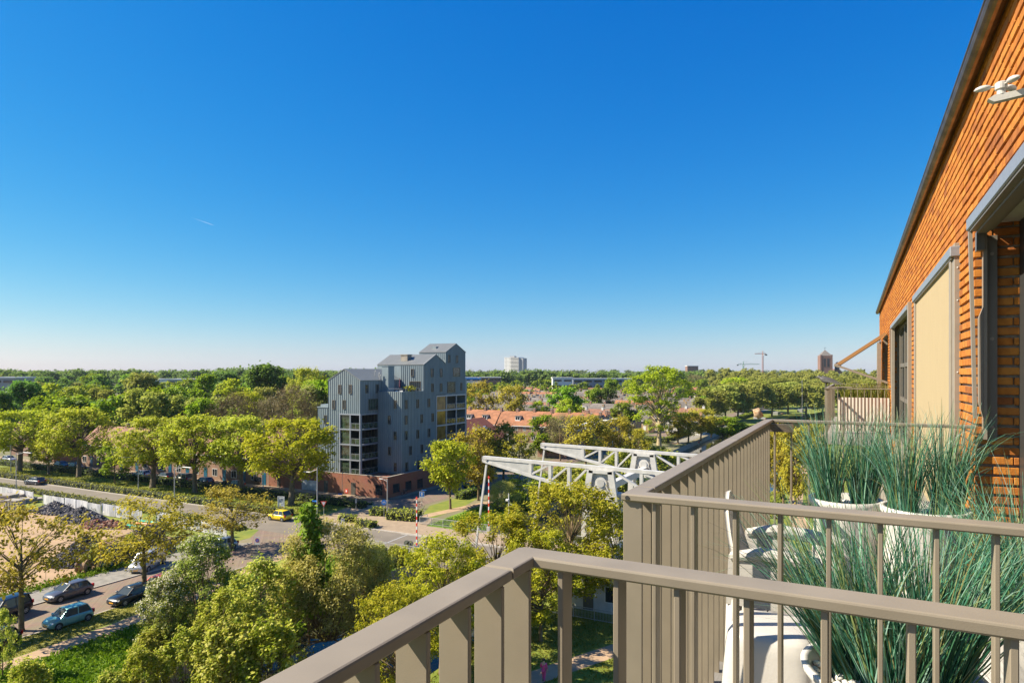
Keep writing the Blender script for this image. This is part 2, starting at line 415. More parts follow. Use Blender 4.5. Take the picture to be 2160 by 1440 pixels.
strip('foot_path', [(-57, 20), (-56.3, 26), (-56.6, 35.5), (-58.0, 45), (-60.5, 54), (-60.8, 59)], [2.3, 2.3, 2.2, 2.0, 1.8, 1.8], .012, M['path'], 'worn sandy path beside the parking street')
strip('foot_path', [(-24.5, 33), (-22, 40), (-19.2, 46), (-16.2, 51.8), (-11, 62), (-6, 72), (-4, 90)], 1.9, .012, M['path'], 'light brown footpath below the balcony')
strip('foot_path', [(-6.2, 95), (-8.7, 118), (-10.0, 142), (-10.2, 200), (-10.2, 400)], 2.2, .012, M['path'], 'sandy towpath on the right bank of the harbour')
strip('promenade', [(-49, 205), (-48.2, 240), (-48, 330), (-46.5, 420)], 3.6, .012, M['tiles_grey'], 'grey promenade along the left bank of the harbour')
strip('side_road', [(-63, 190), (-75, 214), (-90, 225)], 6, .012, M['pavers'], 'brick road turning off towards the terrace houses')
strip('side_road', [(-61, 238), (-56, 300), (-56, 420)], 6, .012, M['pavers'], 'brick road leading past the park hedge')
strip('foot_path', [(-48, 205), (-60, 212), (-72, 206)], 2.5, .014, M['path'], 'sandy path across the planted corner')
strip('park_road', [(-48, 420), (-20, 445), (10, 450), (80, 440)], 7, .012, M['tiles_grey'], 'grey road at the head of the harbour')
# ================================================================== the apartment block we stand on
FLOOR = 20.65
XW = 0.71                                   # outer face of the brick wall
def brick_material(name, island):
    m = bpy.data.materials.new(name); m.use_nodes = True
    t = m.node_tree; p = t.nodes['Principled BSDF']; p.inputs['Roughness'].default_value = .82; p.inputs['Specular IOR Level'].default_value = .25
    rp = t.nodes.new('ShaderNodeValToRGB'); el = rp.color_ramp.elements
    cs = [(.27, .092, .026), (.42, .145, .022), (.46, .17, .026), (.49, .20, .036), (.36, .115, .022)]
    while len(el) < len(cs): el.new(.5)
    for i, c in enumerate(cs): el[i].position = (0, .22, .5, .8, 1)[i]; el[i].color = (*c, 1)
    if island:
        g = t.nodes.new('ShaderNodeNewGeometry'); t.links.new(g.outputs['Random Per Island'], rp.inputs['Fac'])
    else:
        g = t.nodes.new('ShaderNodeObjectInfo'); t.links.new(g.outputs['Random'], rp.inputs['Fac'])
    tc = t.nodes.new('ShaderNodeNewGeometry')
    nz = t.nodes.new('ShaderNodeTexNoise'); nz.inputs['Scale'].default_value = 16; nz.inputs['Detail'].default_value = 6
    t.links.new(tc.outputs['Position'], nz.inputs['Vector'])
    r2 = t.nodes.new('ShaderNodeValToRGB'); r2.color_ramp.elements[0].position = .36; r2.color_ramp.elements[1].position = .56
    r2.color_ramp.elements[0].color = (.40, .26, .22, 1); r2.color_ramp.elements[1].color = (1, 1, 1, 1)
    t.links.new(nz.outputs['Fac'], r2.inputs['Fac'])
    mx = t.nodes.new('ShaderNodeMix'); mx.data_type = 'RGBA'; mx.blend_type = 'MULTIPLY'; mx.inputs[0].default_value = .42
    t.links.new(rp.outputs['Color'], mx.inputs[6]); t.links.new(r2.outputs['Color'], mx.inputs[7]); t.links.new(mx.outputs[2], p.inputs['Base Color'])
    n2 = t.nodes.new('ShaderNodeTexNoise'); n2.inputs['Scale'].default_value = 90; n2.inputs['Detail'].default_value = 5
    t.links.new(tc.outputs['Position'], n2.inputs['Vector'])
    b = t.nodes.new('ShaderNodeBump'); b.inputs['Strength'].default_value = .5; b.inputs['Distance'].default_value = .004
    t.links.new(n2.outputs['Fac'], b.inputs['Height']); t.links.new(b.outputs[0], p.inputs['Normal'])
    return m
M['brick'] = brick_material('orange_brick', False)
M['bricks'] = brick_material('orange_bricks_far', True)
M['mortar'] = mat('grey_mortar', (0.25, 0.215, 0.17), .95, var=.2, scale=30, bump=.3, bscale=200)
M['screen_box'] = mat('blue_grey_aluminium', (0.25, 0.26, 0.28), .4, .25, var=.05, scale=20)
M['alu'] = mat('taupe_aluminium', (0.27, 0.225, 0.175), .5, .1, var=.05, scale=14)
M['alu_dark'] = mat('dark_taupe_aluminium', (0.15, 0.13, 0.105), .5, .1)
M['screen_cloth'] = mat('beige_screen_cloth', (0.36, 0.275, 0.155), .9, var=.08, scale=5, bump=.12, bscale=60, stretch=(1, 30, 1))
M['gutter'] = mat('weathered_dark_zinc', (0.16, 0.105, 0.075), .36, .75, var=.45, scale=8)
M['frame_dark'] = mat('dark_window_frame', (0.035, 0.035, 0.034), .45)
M['awning_cloth'] = mat('brown_awning_cloth', (0.33, 0.17, 0.06), .85)
M['soffit'] = mat('pale_soffit', (0.45, 0.42, 0.36), .9, var=.1, scale=30)

blk = thing('apartment_block', 'orange brick apartment block rising at the right edge with a dark gutter', 'building', (1.2, 5, 0))
OPEN = [(-3.0, 5.363, 23.005), (6.22, 9.75, 22.95), (11.05, 15.6, 22.95), (18.6, 21.9, 22.95)]   # y0, y1, head
ENDY, TOPZ = 24.6, 23.96
mo = MB()
x0m = XW + .020
mo.box(x0m, 6, -3, ENDY - .01, 23.005, TOPZ)
mo.box(x0m, 6, ENDY - 2.7, ENDY - .01, 0, 23.005)
for (a, b) in ((5.376, 6.22), (9.75, 11.05), (15.6, 18.6)):
    mo.box(x0m, .97, a if a > 5.4 else 5.382, b, 0, 23.005)
mo.box(x0m, .97, -3, 22, 0, FLOOR)
for (a, b, h) in OPEN[1:]: mo.box(x0m, .97, a, b, h, 23.004)
part('wall', mo, M['mortar'], blk)
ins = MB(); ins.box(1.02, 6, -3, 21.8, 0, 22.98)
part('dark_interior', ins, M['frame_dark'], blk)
# bricks ----------------------------------------------------------
BW, BH, CP = .214, .0475, .0655
random.seed(3)
blist = []                                  # (x0,x1,y0,y1,z0,z1)
nc = int((TOPZ - 20.28) / CP)
for c in range(nc):
    z0 = 20.28 + c * CP; z1 = z0 + BH
    spans = [(5.363, ENDY)]
    if z0 > 23.0: spans = [(-.6, ENDY)]
    else:
        for (a, b, h) in OPEN[1:]:
            if z0 < h - .01:
                ns = []
                for s in spans:
                    if b <= s[0] or a >= s[1]: ns.append(s)
                    else:
                        if a > s[0]: ns.append((s[0], a))
                        if b < s[1]: ns.append((b, s[1]))
                spans = ns
    for (s0, s1) in spans:
        off = (c % 2) * .11 + (c % 3) * .027
        y = s0
        if abs(s0 - 5.363) < 1e-6:          # corner brick returning into the reveal
            Lx, Wy = (.21, .10) if c % 2 else (.10, .21)
            blist.append((XW, XW + Lx, s0, s0 + Wy, z0, z1))
            xx = XW + Lx + .007
            blist.append((xx, .955, s0, s0 + .05, z0, z1))
            y = s0 + Wy + .007
        else:
            first = BW - off
            if first > .03: blist.append((XW, XW + .05, y, min(y + first, s1), z0, z1))
            y += first + .007
        while y < s1 - .02:
            blist.append((XW, XW + .05, y, min(y + BW, s1), z0, z1)); y += BW + .007
# the end of the course above the opening carries no lintel: a soldier course is not visible in the photograph
def parea(b):
    def pr(x, y, z):
        xc = x*CT + y*ST; d = -x*ST + y*CT
        return None if d < .3 else (1080 + F*xc/d, HZ - F*(z-EYE)/d)
    p = [pr(b[0], b[2], b[4]), pr(b[0], b[3], b[5])]
    if None in p: return 0
    if min(p[0][0], p[1][0]) > 2165 or max(p[0][1], p[1][1]) < -5: return 0
    a = abs(p[0][0]-p[1][0]) * abs(F*BH/max(.5, -b[0]*ST+b[2]*CT))
    if b[3] - b[2] < .06 or b[1] - b[0] > .06:
        q = pr(b[1], b[2], b[4]); 
        if q: a += abs(q[0]-p[0][0]) * abs(F*BH/(-b[0]*ST+b[2]*CT))
    return a
blist.sort(key=parea, reverse=True)
shared = {}
rest = MB()
for i, b in enumerate(blist):
    j = random.uniform(-.0012, .0016); jy = random.uniform(-.001, .001)
    sx, sy, sz = b[1]-b[0], b[3]-b[2], b[5]-b[4]
    if i < 300:
        k = (round(sx, 3), round(sy, 3))
        if k not in shared:
            q = MB(); q.bevbox(0, sx, 0, sy, 0, sz, .003); shared[k] = q.mesh('brick', M['brick'])
        o = link('brick', shared[k], blk)
        o.location = (b[0]+j-1.2, b[2]-5+(0 if sx < .06 else jy), b[4]+random.uniform(-.0015, .0015))
        o.rotation_euler = (random.uniform(-.004, .004), 0, random.uniform(-.004, .004))
    elif parea(b) > 0 or b[2] > 4:
        rest.box(b[0]+j, b[1], b[2]+jy, b[3]+jy, b[4]+random.uniform(-.0015, .0015), b[5])
part('brickwork', rest, M['bricks'], blk, kind='stuff')
# gutter and roof
g = MB()
prof = [(.655 + .052*math.cos(t), 23.935 + .052*math.sin(t)) for t in [math.pi + math.pi*i/9 for i in range(10)]]
prof2 = [(.655 + .045*math.cos(t), 23.935 + .045*math.sin(t)) for t in [math.pi + math.pi*i/9 for i in range(10)]]
g.prism(prof + prof2[::-1], 'y', -3, ENDY + .03)
g.tube([(.605, -3, 23.938), (.605, ENDY + .03, 23.938)], .008, 8)
part('gutter', g, M['gutter'], blk, smooth=False)
br = MB(); y = .2
while y < ENDY:
    br.box(.61, .715, y, y + .02, 23.93, 23.94); y += .75
part('gutter_bracket', br, M['gutter'], blk)
rf = MB(); rf.prism([(.70, 23.965), (6.2, 26.2), (6.2, 26.0), (.70, 23.925)], 'y', -3, ENDY + .02)
part('roof', rf, M['roof_grey'], blk)
# door recess beside the pier
d = MB(); d.box(.955, 1.0, -3, 5.36, FLOOR, 23.0); part('door_frame', d, M['frame_dark'], blk)
d = MB(); d.box(.80, .955, -3, 5.36, 22.985, 23.004); part('soffit', d, M['soffit'], blk)
bx = MB(); bx.bevbox(.652, .80, -3, 5.26, 22.925, 23.004, .006)
sb = part('screen_box', bx, M['screen_box'], blk)
q = MB(); q.box(.664, .79, -3, 5.20, 22.912, 22.9245); q.box(.70, .76, -3, 5.18, 22.895, 22.9115)
part('screen_slot', q, M['alu_dark'], sb)
q = MB(); q.bar((.672, 5.245, 22.925), (.700, 5.255, 21.70), .040, .020, up=(1, 0, 0)); part('swing_arm', q, M['alu'], blk)
q = MB(); q.box(.752, .772, 5.295, 5.361, 21.56, 22.925)
ga = part('guide_rail', q, M['alu'], blk)
q = MB(); q.box(.7725, .832, 5.333, 5.3615, 21.55, 22.90); part('rail_back', q, M['alu_dark'], ga)
for zz in (21.64, 22.22, 22.78):
    q = MB()
    for r_, y_ in ((.012, 5.3315), (.006, 5.3295)):
        q.tube([(.803, 5.333, zz), (.803, y_, zz)], r_, 10)
    part('bolt', q, M['alu'], ga)
q = MB(); q.prism([(.727, 22.36), (.7515, 22.43), (.7515, 21.70), (.727, 21.80)], 'y', 5.30, 5.345); part('arm_bracket', q, M['alu'], blk)
q = MB(); q.box(.712, .755, 5.27, 5.345, 22.80, 22.924); part('arm_bracket', q, M['alu_dark'], blk)
# the beige screen
bx = MB(); bx.bevbox(.648, .72, 6.06, 9.84, 22.885, 22.965, .006); sb = part('screen_box', bx, M['screen_box'], blk)
q = MB(); q.box(.66, .70, 6.10, 9.80, 22.872, 22.8845); part('screen_slot', q, M['alu_dark'], sb)
q = MB(); q.box(.684, .688, 6.28, 9.70, FLOOR, 22.89); part('screen_cloth', q, M['screen_cloth'], blk)
for (a, b) in ((6.20, 6.28), (9.70, 9.80)):
    q = MB(); q.bevbox(.664, .722, a, b, FLOOR, 22.884, .004); gr = part('guide_rail', q, M['alu'], blk)
q = MB(); q.bevbox(.676, .722, 6.075, 6.1955, FLOOR, 22.99, .004); post = part('post', q, M['alu'], blk)
for zz in (20.9, 21.45, 22.0, 22.55, 22.8, 22.93):
    q = MB(); q.lathe([(.007, 0), (.007, .003), (.003, .006)], 8); q.xform(Matrix.Translation((.70, 6.075, zz)) @ Matrix.Rotation(R(90), 4, 'X'))
    part('rivet', q, M['steel'], post)
# window with the open screen
bx = MB(); bx.bevbox(.648, .72, 11.0, 15.75, 22.885, 22.965, .006); part('screen_box', bx, M['screen_box'], blk)
for (a, b) in ((10.86, 10.99), (15.50, 15.66)):
    q = MB(); q.bevbox(.664, .722, a, b, FLOOR, 22.99 if a < 11 else 22.884, .004); part('guide_rail', q, M['alu'], blk)
w = MB()
for yy in (11.06, 12.5, 13.95, 15.4): w.box(.80, .86, yy, yy + .09, FLOOR, 22.93)
for zz in (FLOOR, 21.45, 22.1, 22.86): w.box(.805, .855, 11.15, 15.4, zz, zz + .07)
wf = part('window_frame', w, M['alu_dark'], blk)
w = MB(); w.box(.83, .835, 11.1, 15.45, FLOOR, 22.9); part('window_pane', w, M['glass'], wf)
# bars of the folded awning on the brick pier beyond, dark recess, end post
q = MB(); q.bar((.665, 16.1, 22.9), (.69, 16.25, 21.75), .06, .03, up=(1, 0, 0)); q.bar((.69, 15.95, 22.4), (.69, 15.95, 21.5), .05, .03, up=(1, 0, 0)); part('swing_arm', q, M['alu'], blk)
w = MB()
for yy in (18.65, 20.2, 21.75): w.box(.90, .96, yy, yy + .10, FLOOR, 22.93)
wf = part('window_frame', w, M['frame_dark'], blk)
w = MB(); w.box(.93, .935, 18.7, 21.8, FLOOR, 22.9); part('window_pane', w, M['glass'], wf)
q = MB(); q.bevbox(.60, .72, 23.0, 23.25, FLOOR, 22.9, .005); part('guide_rail', q, M['alu'], blk)
q = MB(); q.bevbox(.648, .72, 22.9, 24.4, 22.905, 22.98, .006); part('screen_box', q, M['screen_box'], blk)

# drop awning over the third balcony (swings out on arms)
aw = thing('drop_awning', 'brown drop arm awning folded out over the far balcony', 'awning', (XW, 18.5, 22.9))
p_top = at_x(1868, 701, .655); ya = p_top.y
p_out = at_y(1764, 768, ya)
yb = ya + 4.0
q = MB(); q.add([(p_top.x, ya, p_top.z), (p_out.x, ya, p_out.z), (p_out.x, yb, p_out.z), (p_top.x, yb, p_top.z),
                 (p_top.x, ya, p_top.z-.012), (p_out.x, ya, p_out.z-.012), (p_out.x, yb, p_out.z-.012), (p_top.x, yb, p_top.z-.012)],
    [(0,1,2,3), (7,6,5,4), (0,4,5,1), (1,5,6,2), (2,6,7,3), (3,7,4,0)])
for i in range(8):                          # scalloped near hem seen edge-on
    pass
q.bar((p_top.x, ya-.01, p_top.z-.03), (p_out.x, ya-.01, p_out.z-.03), .012, .075, up=(0, 0, 1))
part('awning_cloth', q, M['awning_cloth'], aw)
q = MB(); q.bevbox(p_out.x-.05, p_out.x+.05, ya-.04, yb+.04, p_out.z-.055, p_out.z+.01, .006); part('front_bar', q, M['alu'], aw)
pl = at_x(1868, 806, .69)
for yy in (ya-.03, yb):
    q = MB(); q.bar((p_out.x, yy, p_out.z-.03), (.70, yy, pl.z), .03, .05, up=(0, 0, 1)); part('arm', q, M['alu'], aw)

# wind sensor on its bracket
M['abs'] = mat('white_plastic', (.50, .47, .43), .42, var=.03, scale=10, bump=.05, bscale=90)
pc = at_d(2112, 200, 2.3)
ws = thing('wind_sensor', 'white wind sensor with spinning cups on a bracket', 'wind sensor', tuple(pc))
q = MB(); q.prism([(-.055, -.018), (-.03, -.035), (.02, -.03), (.30, .0), (.30, .045), (.06, .004), (-.03, -.002)], 'y', -.02, .02); part('arm', q, M['abs'], ws, local=True)
q = MB(); q.lathe([(.022, -.002), (.022, .003), (.018, .006), (.018, .022), (.026, .026), (.026, .055), (.02, .06)], 16); part('hub', q, M['abs'], ws, local=True, smooth=False)
for k, a in enumerate((176, 50, 300)):
    q = MB(); q.tube([(.018, 0, .042), (.05, 0, .044)], .006, 6)
    q.tube([(.038, 0, .044), (.046, 0, .045), (.06, 0, .045), (.08, 0, .044), (.098, 0, .041), (.108, 0, .038)], [.004, .013, .019, .019, .013, .003], 14)
    q.v = [(x, y, .044+(z-.044)*.75) for x, y, z in q.v]; q.xform(Matrix.Rotation(R(a), 4, 'Z')); part('cup', q, M['abs'], ws, local=True, smooth=True)
ws.scale = (.72, .72, .72)

# ================================================================== balconies
ZR = 21.65                                  # top of the hand rails
def fin_mesh(w=.056, t=.010, h=1.0):
    q = MB(); q.bevbox(0, w, 0, t, -h, 0, .0015); return q.mesh('fin', M['rail'])
FIN = fin_mesh()
def bal_mesh():
    q = MB(); q.bevbox(0, .011, 0, .046, -1.0, 0, .0015); return q.mesh('baluster', M['rail'])
BAL = bal_mesh()
def add_fin(parent, x, y, z, me=FIN, name='fin'):
    o = link(name, me, parent); l = parent.location; o.location = (x-l.x, y-l.y, z-l.z); return o
def rail_piece(parent, poly, z0, z1, b=.004):
    """hand rail: bevelled slab over a plan outline"""
    n = len(poly); q = MB(); c = Vector((sum(p[0] for p in poly)/n, sum(p[1] for p in poly)/n))
    def ins(p, i, dd):
        a = Vector(poly[i-1]); p_ = Vector(poly[i]); nx = Vector(poly[(i+1) % n])
        e1 = (p_-a).normalized(); e2 = (nx-p_).normalized()
        n1 = Vector((-e1.y, e1.x)); n2 = Vector((-e2.y, e2.x)); m = n1+n2; m = m/(m.dot(n1)) if abs(m.dot(n1)) > 1e-6 else n1
        return p_ + m*dd
    rings = [(z0, b), (z0+b, 0), (z1-b, 0), (z1-b*.3, b*.3), (z1, b)]
    vs = []
    for z, dd in rings:
        for i in range(n):
            pp = ins(poly[i], i, dd); vs.append((pp.x, pp.y, z))
    fs = [tuple(range(n-1, -1, -1)), tuple(range((len(rings)-1)*n, len(rings)*n))]
    for k in range(len(rings)-1):
        for i in range(n): fs.append((k*n+i, k*n+(i+1) % n, (k+1)*n+(i+1) % n, (k+1)*n+i))
    q.add(vs, fs)
    return part('hand_rail', q, M['rail'], parent)
M['slab'] = mat('balcony_concrete', (.30, .28, .25), .9, var=.15, scale=4)
M['deck'] = mat('grey_composite_decking', (0.20, 0.185, 0.17), .75, var=.2, scale=6, stretch=(8, .6, 1))
XL, XI = -.600, -.540
# our own balcony
b1 = thing('balcony', 'nearest taupe balcony railing across the bottom foreground', 'balcony', (0, 0, FLOOR), group='balconies of the brick block')
rail_piece(b1, [(XL, -.7), (XI, -.7), (XI, 1.046), (XL, 1.046)], ZR-.021, ZR)
rail_piece(b1, [(XL, 1.0515), (XI, 1.0515), (XI, 1.135), (.70, 1.135), (.70, 1.200), (XL+.012, 1.200), (XL, 1.188)], ZR-.021, ZR)
q = MB(); q.box(XL+.004, XI-.004, 1.044, 1.0535, ZR-.019, ZR-.004); part('joint_shade', q, M['dark'], b1)  # dark filler in the open rail gap, stands in for its shade
for y in (1.118, 1.010, .898, .784, .670, .556, .44, .32, .2, .08, -.04, -.16, -.28, -.4, -.52, -.64): add_fin(b1, XL+.003, y, ZR-.0212)
for u in (1176, 1293, 1421, 1568, 1731, 1915, 2130):
    add_fin(b1, at_y(u, 1250, 1.145).x, 1.145, ZR-.0212, BAL, 'baluster')
q = MB(); q.box(XL, .70, -.7, 1.2, FLOOR-.25, FLOOR-.03); part('slab', q, M['slab'], b1)
q = MB()
for i in range(9): q.box(XL+.02+i*.145, XL+.02+i*.145+.139, -.7, 1.19, FLOOR-.028, FLOOR)
part('decking', q, M['deck'], b1)
# the neighbour's balcony
b2 = thing('balcony', 'middle taupe balcony holding the white pots and blue green grasses', 'balcony', (0, 3.5, FLOOR), group='balconies of the brick block')
rail_piece(b2, [(XL, 1.85), (.70, 1.85), (.70, 1.912), (XI, 1.912), (XI, 1.99), (XL, 1.99)], ZR-.021, ZR)
rail_piece(b2, [(XL, 1.995), (XI, 1.995), (XI, 3.56), (XL, 3.56)], ZR-.021, ZR)
rail_piece(b2, [(XL, 3.5645), (XI, 3.5645), (XI, 5.27), (.705, 5.27), (.705, 5.33), (XL, 5.33)], ZR-.021, ZR)
for yj in (1.9885, 3.5585):
    q = MB(); q.box(XL+.004, XI-.004, yj, yj+.008, ZR-.019, ZR-.004); part('joint_shade', q, M['dark'], b2)  # same dark fillers for the shade in these two gaps
ys = [1.862, 1.96] + [2.075 + .1255*i for i in range(25)]
for y in ys: add_fin(b2, XL+.002, y, ZR-.0212)
for i, u in enumerate((1376, 1457, 1545.5, 1640, 1743, 1852, 1971, 2098)):
    add_fin(b2, at_y(u, 1150, 1.865).x, 1.865, ZR-.0212, BAL, 'baluster')
for u in (1632, 1667, 1704, 1740, 1777, 1815, 1854, 1896, 1939, 1984, 2032):
    add_fin(b2, at_y(u, 950, 5.28).x, 5.28, ZR-.0212, BAL, 'baluster')
q = MB(); q.tube([(XL+.018, 1.8485, ZR-.011), (XL+.018, 1.8515, ZR-.011)], .0065, 12); part('tube_hole', q, M['dark'], b2)
q = MB(); q.box(XL, .70, 1.85, 5.33, FLOOR-.25, FLOOR-.03); part('slab', q, M['slab'], b2)
for i in range(9):
    q = MB(); q.bevbox(XL+.02+i*.145, XL+.02+i*.145+.139, 1.86, 5.32, FLOOR-.028, FLOOR, .002); part('deck_board', q, M['deck'], b2)
q = MB(); q.box(-.56, -.40, 5.20, 5.268, ZR-.085, ZR-.03); part('corner_bracket', q, M['rail_dark'], b2)
# the far balcony
b3 = thing('balcony', 'farthest taupe balcony under the drop awning with two birds on it', 'balcony', (0, 18, FLOOR), group='balconies of the brick block')
Y3a, Y3b = 16.4, 22.6
rail_piece(b3, [(XL, Y3a), (.70, Y3a), (.70, Y3a+.06), (XI, Y3a+.06), (XI, Y3b-.06), (.70, Y3b-.06), (.70, Y3b), (XL, Y3b)], ZR-.021, ZR)
n = 0; y = Y3a+.02
while y < Y3b: add_fin(b3, XL+.002, y, ZR-.0212); y += .15
for i in range(1, 11):
    add_fin(b3, XL+.13*i, Y3a+.01, ZR-.0212, BAL, 'baluster'); add_fin(b3, XL+.13*i, Y3b-.05, ZR-.0212, BAL, 'baluster')
q = MB(); q.bevbox(XI, -.05, Y3a+.7, Y3a+.74, ZR+.0, ZR+.02, .004); q.bevbox(-.05, .70, Y3a+1.5, Y3a+1.56, ZR, ZR+.02, .004); part('inner_rail', q, M['rail'], b3)
q = MB(); q.box(XL, .70, Y3a, Y3b, FLOOR-.25, FLOOR); part('slab', q, M['slab'], b3)
M['zinc_light'] = mat('pale_corrugated_zinc', (.46, .40, .34), .55, .05)
pb = thing('planter_box', 'pale grey ribbed planter box on the far balcony with grasses', 'planter', (.1, 17.5, FLOOR))
q = MB(); pts = []
for i in range(61):
    x = -.36 + i*.0175; pts.append((x, 17.2 + .010*math.sin(i*1.55)))
q.add([(x, y, FLOOR) for x, y in pts] + [(x, y, 21.42) for x, y in pts], [(i, i+1, i+62, i+61) for i in range(60)])
q.box(-.36, .69, 17.216, 17.6, FLOOR, 21.40)
part('box', q, M['zinc_light'], pb)

# ------------------------------------------------------------------ ornamental grasses in white pots
M['blade'] = leaf_mat('blue_green_grass_blade', [(0.013, 0.058, 0.034), (0.05, 0.19, 0.115), (0.11, 0.31, 0.215), (0.06, 0.17, 0.065), (0.32, 0.50, 0.41), (.16, .28, .09), (.26, .25, .11)], .2, .08, .36)
M['blade_reed'] = leaf_mat('yellow_green_reed', [(0.05, 0.09, 0.01), (.16, .18, .02), (.30, .27, .06)], .2, .1)
M['pot'] = mat('white_glazed_pot', (.54, .51, .47), .35, var=.03, scale=3)
M['pebble'] = mat('white_pebbles', (.72, .69, .63), .6, var=.12, scale=25)
M['soil'] = mat('dark_potting_soil', (.03, .022, .016), .95, bump=.6, bscale=60, scale=10)
def blades(q, c, n, h, spread, lean=(0, 0), r0=.07, seed=1, w=.0044, hang=.5):
    rd = random.Random(seed)
    for k in range(n):
        a = rd.uniform(0, 2*math.pi); rr = r0*math.sqrt(rd.random())
        p = Vector((c[0]+rr*math.cos(a), c[1]+rr*math.sin(a), c[2]))
        L = h*rd.uniform(.55, 1.12)
        a2 = a + rd.gauss(0, .7); s = spread*rd.uniform(.15, 1.0)*(.35+rr/r0)
        d = Vector((math.cos(a2)*s + lean[0] + rd.gauss(0, .07), math.sin(a2)*s + lean[1] + rd.gauss(0, .07), 1)).normalized()
        bend = hang*rd.uniform(.0, 1.0)**2.2 + (rd.uniform(.25, .6) if rd.random() < .16 else 0)
        side = d.cross(Vector((rd.gauss(0, 1), rd.gauss(0, 1), rd.gauss(0, .3)))).normalized()
        ns = 7; ww = w*rd.uniform(.6, 1.25); vs = []; pos = p.copy(); dd = d.copy()
        hd = Vector((d.x, d.y, 0)); hd = hd.normalized() if hd.length > .02 else Vector((math.cos(a2), math.sin(a2), 0))
        for i in range(ns+1):
            t = i/ns; k2 = ww*(1-t**1.6)*.5 + .0003
            vs += [tuple(pos - side*k2), tuple(pos + side*k2)]
            dd = (dd + hd*bend*t*.55 + Vector((0, 0, -bend*t*t*.85))).normalized()
            pos = pos + dd*(L/ns)
        q.add(vs, [(2*i, 2*i+1, 2*i+3, 2*i+2) for i in range(ns)])
def pot_mesh(rt, h, wavy=True, n=40):
    vs = []; rings = 22
    prof = []
    for i in range(rings+1):
        t = i/rings; prof.append((rt*(.72+.28*t), h*t))
    for i, (r, z) in enumerate(prof):
        for j in range(n):
            a = 2*math.pi*j/n; t = i/rings
            rr = r + (.012*math.sin(5*a + 9*t + 1.5*math.sin(3*a)) *(1 if .05 < t < .93 else 0) if wavy else 0) + (.008 if t > .94 else 0)
            vs.append((rr*math.cos(a), rr*math.sin(a), z))
    for (f, z) in ((.94, h), (.93, h-.04), (.90, h-.05)):
        for j in range(n):
            a = 2*math.pi*j/n; vs.append((rt*f*math.cos(a), rt*f*math.sin(a), z))
    R_ = rings+4
    fs = [(i*n+j, i*n+(j+1) % n, (i+1)*n+(j+1) % n, (i+1)*n+j) for i in range(R_-1) for j in range(n)] + [tuple(range(n-1, -1, -1))]
    q = MB(); q.add(vs, fs); return q
def pebble_top(rt, z, n, seed):
    rd = random.Random(seed); q = MB()
    for k in range(n):
        a = rd.uniform(0, 6.28); r = rt*math.sqrt(rd.random()); s = rd.uniform(.010, .017)
        c = Vector((r*math.cos(a), r*math.sin(a), z + rd.uniform(0, .008)))
        rx, ry, rz_ = s*rd.uniform(.8, 1.3), s*rd.uniform(.7, 1.1), s*rd.uniform(.5, .8); vs = []
        for (zz, rr) in ((-1, .35), (-.35, .95), (.35, .95), (1, .35)):
            for j in range(6):
                t = j*math.pi/3; vs.append((c.x+rx*rr*math.cos(t), c.y+ry*rr*math.sin(t), c.z+rz_*zz))
        q.add(vs, [(i*6+j, i*6+(j+1) % 6, (i+1)*6+(j+1) % 6, (i+1)*6+j) for i in range(3) for j in range(6)] + [tuple(range(18, 24))])
    return q
def potted(label, x, y, rt, h, clumps, seed, pebbles=True):
    t = thing('potted_grass', label, 'potted plant', (x, y, FLOOR), group='potted grasses on the middle balcony')
    part('pot', pot_mesh(rt, h), M['pot'], t, local=True, smooth=True)
    if pebbles: part('pebbles', pebble_top(rt*.88, h-.045, 230, seed), M['pebble'], t, local=True, smooth=True, kind='stuff')
    else:
        q = MB(); q.lathe([(rt*.9, h-.06), (rt*.3, h-.055), (.01, h-.05)], 24, closed=False); part('soil', q, M['soil'], t, local=True)
    q = MB()
    for i, (cx, cy, n, hh, sp, ln, r0, hang) in enumerate(clumps):
        blades(q, (cx, cy, h-.05), n, hh, sp, ln, r0, seed*10+i, hang=hang)
    part('grass_blades', q, M['blade'], t, local=True, kind='stuff')
    return t
potted('white pot of grass at the back of the balcony, left one of the pair', -.044, 4.08, .18, .66,
       [(-.085, -.02, 360, .52, .22, (-.08, 0), .055, .45), (.085, .02, 360, .54, .20, (.05, .02), .055, .4)], 1)
potted('white pot of grass at the back of the balcony, right one beside the brick pier', .31, 3.87, .19, .68,
       [(-.09, .0, 360, .52, .22, (-.05, 0), .055, .45), (.09, .02, 360, .54, .20, (.06, .0), .055, .4)], 2)
potted('big white fluted pot of long grass nearest the middle railing', .10, 2.36, .25, .43,
       [(-.10, .02, 520, .62, .42, (-.22, .05), .07, .42), (.11, .0, 520, .62, .42, (.10, .03), .07, .42), (.0, -.08, 260, .55, .40, (-.05, 0), .07, .5)], 3)
potted('potted grass at the right edge in front of the door', .56, 3.05, .17, .45,
       [(0, 0, 520, .62, .50, (-.05, -.05), .08, .55)], 4, pebbles=False)
q = MB()
for i in range(7): blades(q, (-.3+.15*i, .08, .70), 60, .50, .35, (0, 0), .08, 77+i, .012, hang=.45)
t3 = part('grass_blades', q, M['blade_reed'], pb, local=True, kind='stuff'); t3.location = (-.0, -.1, 0)

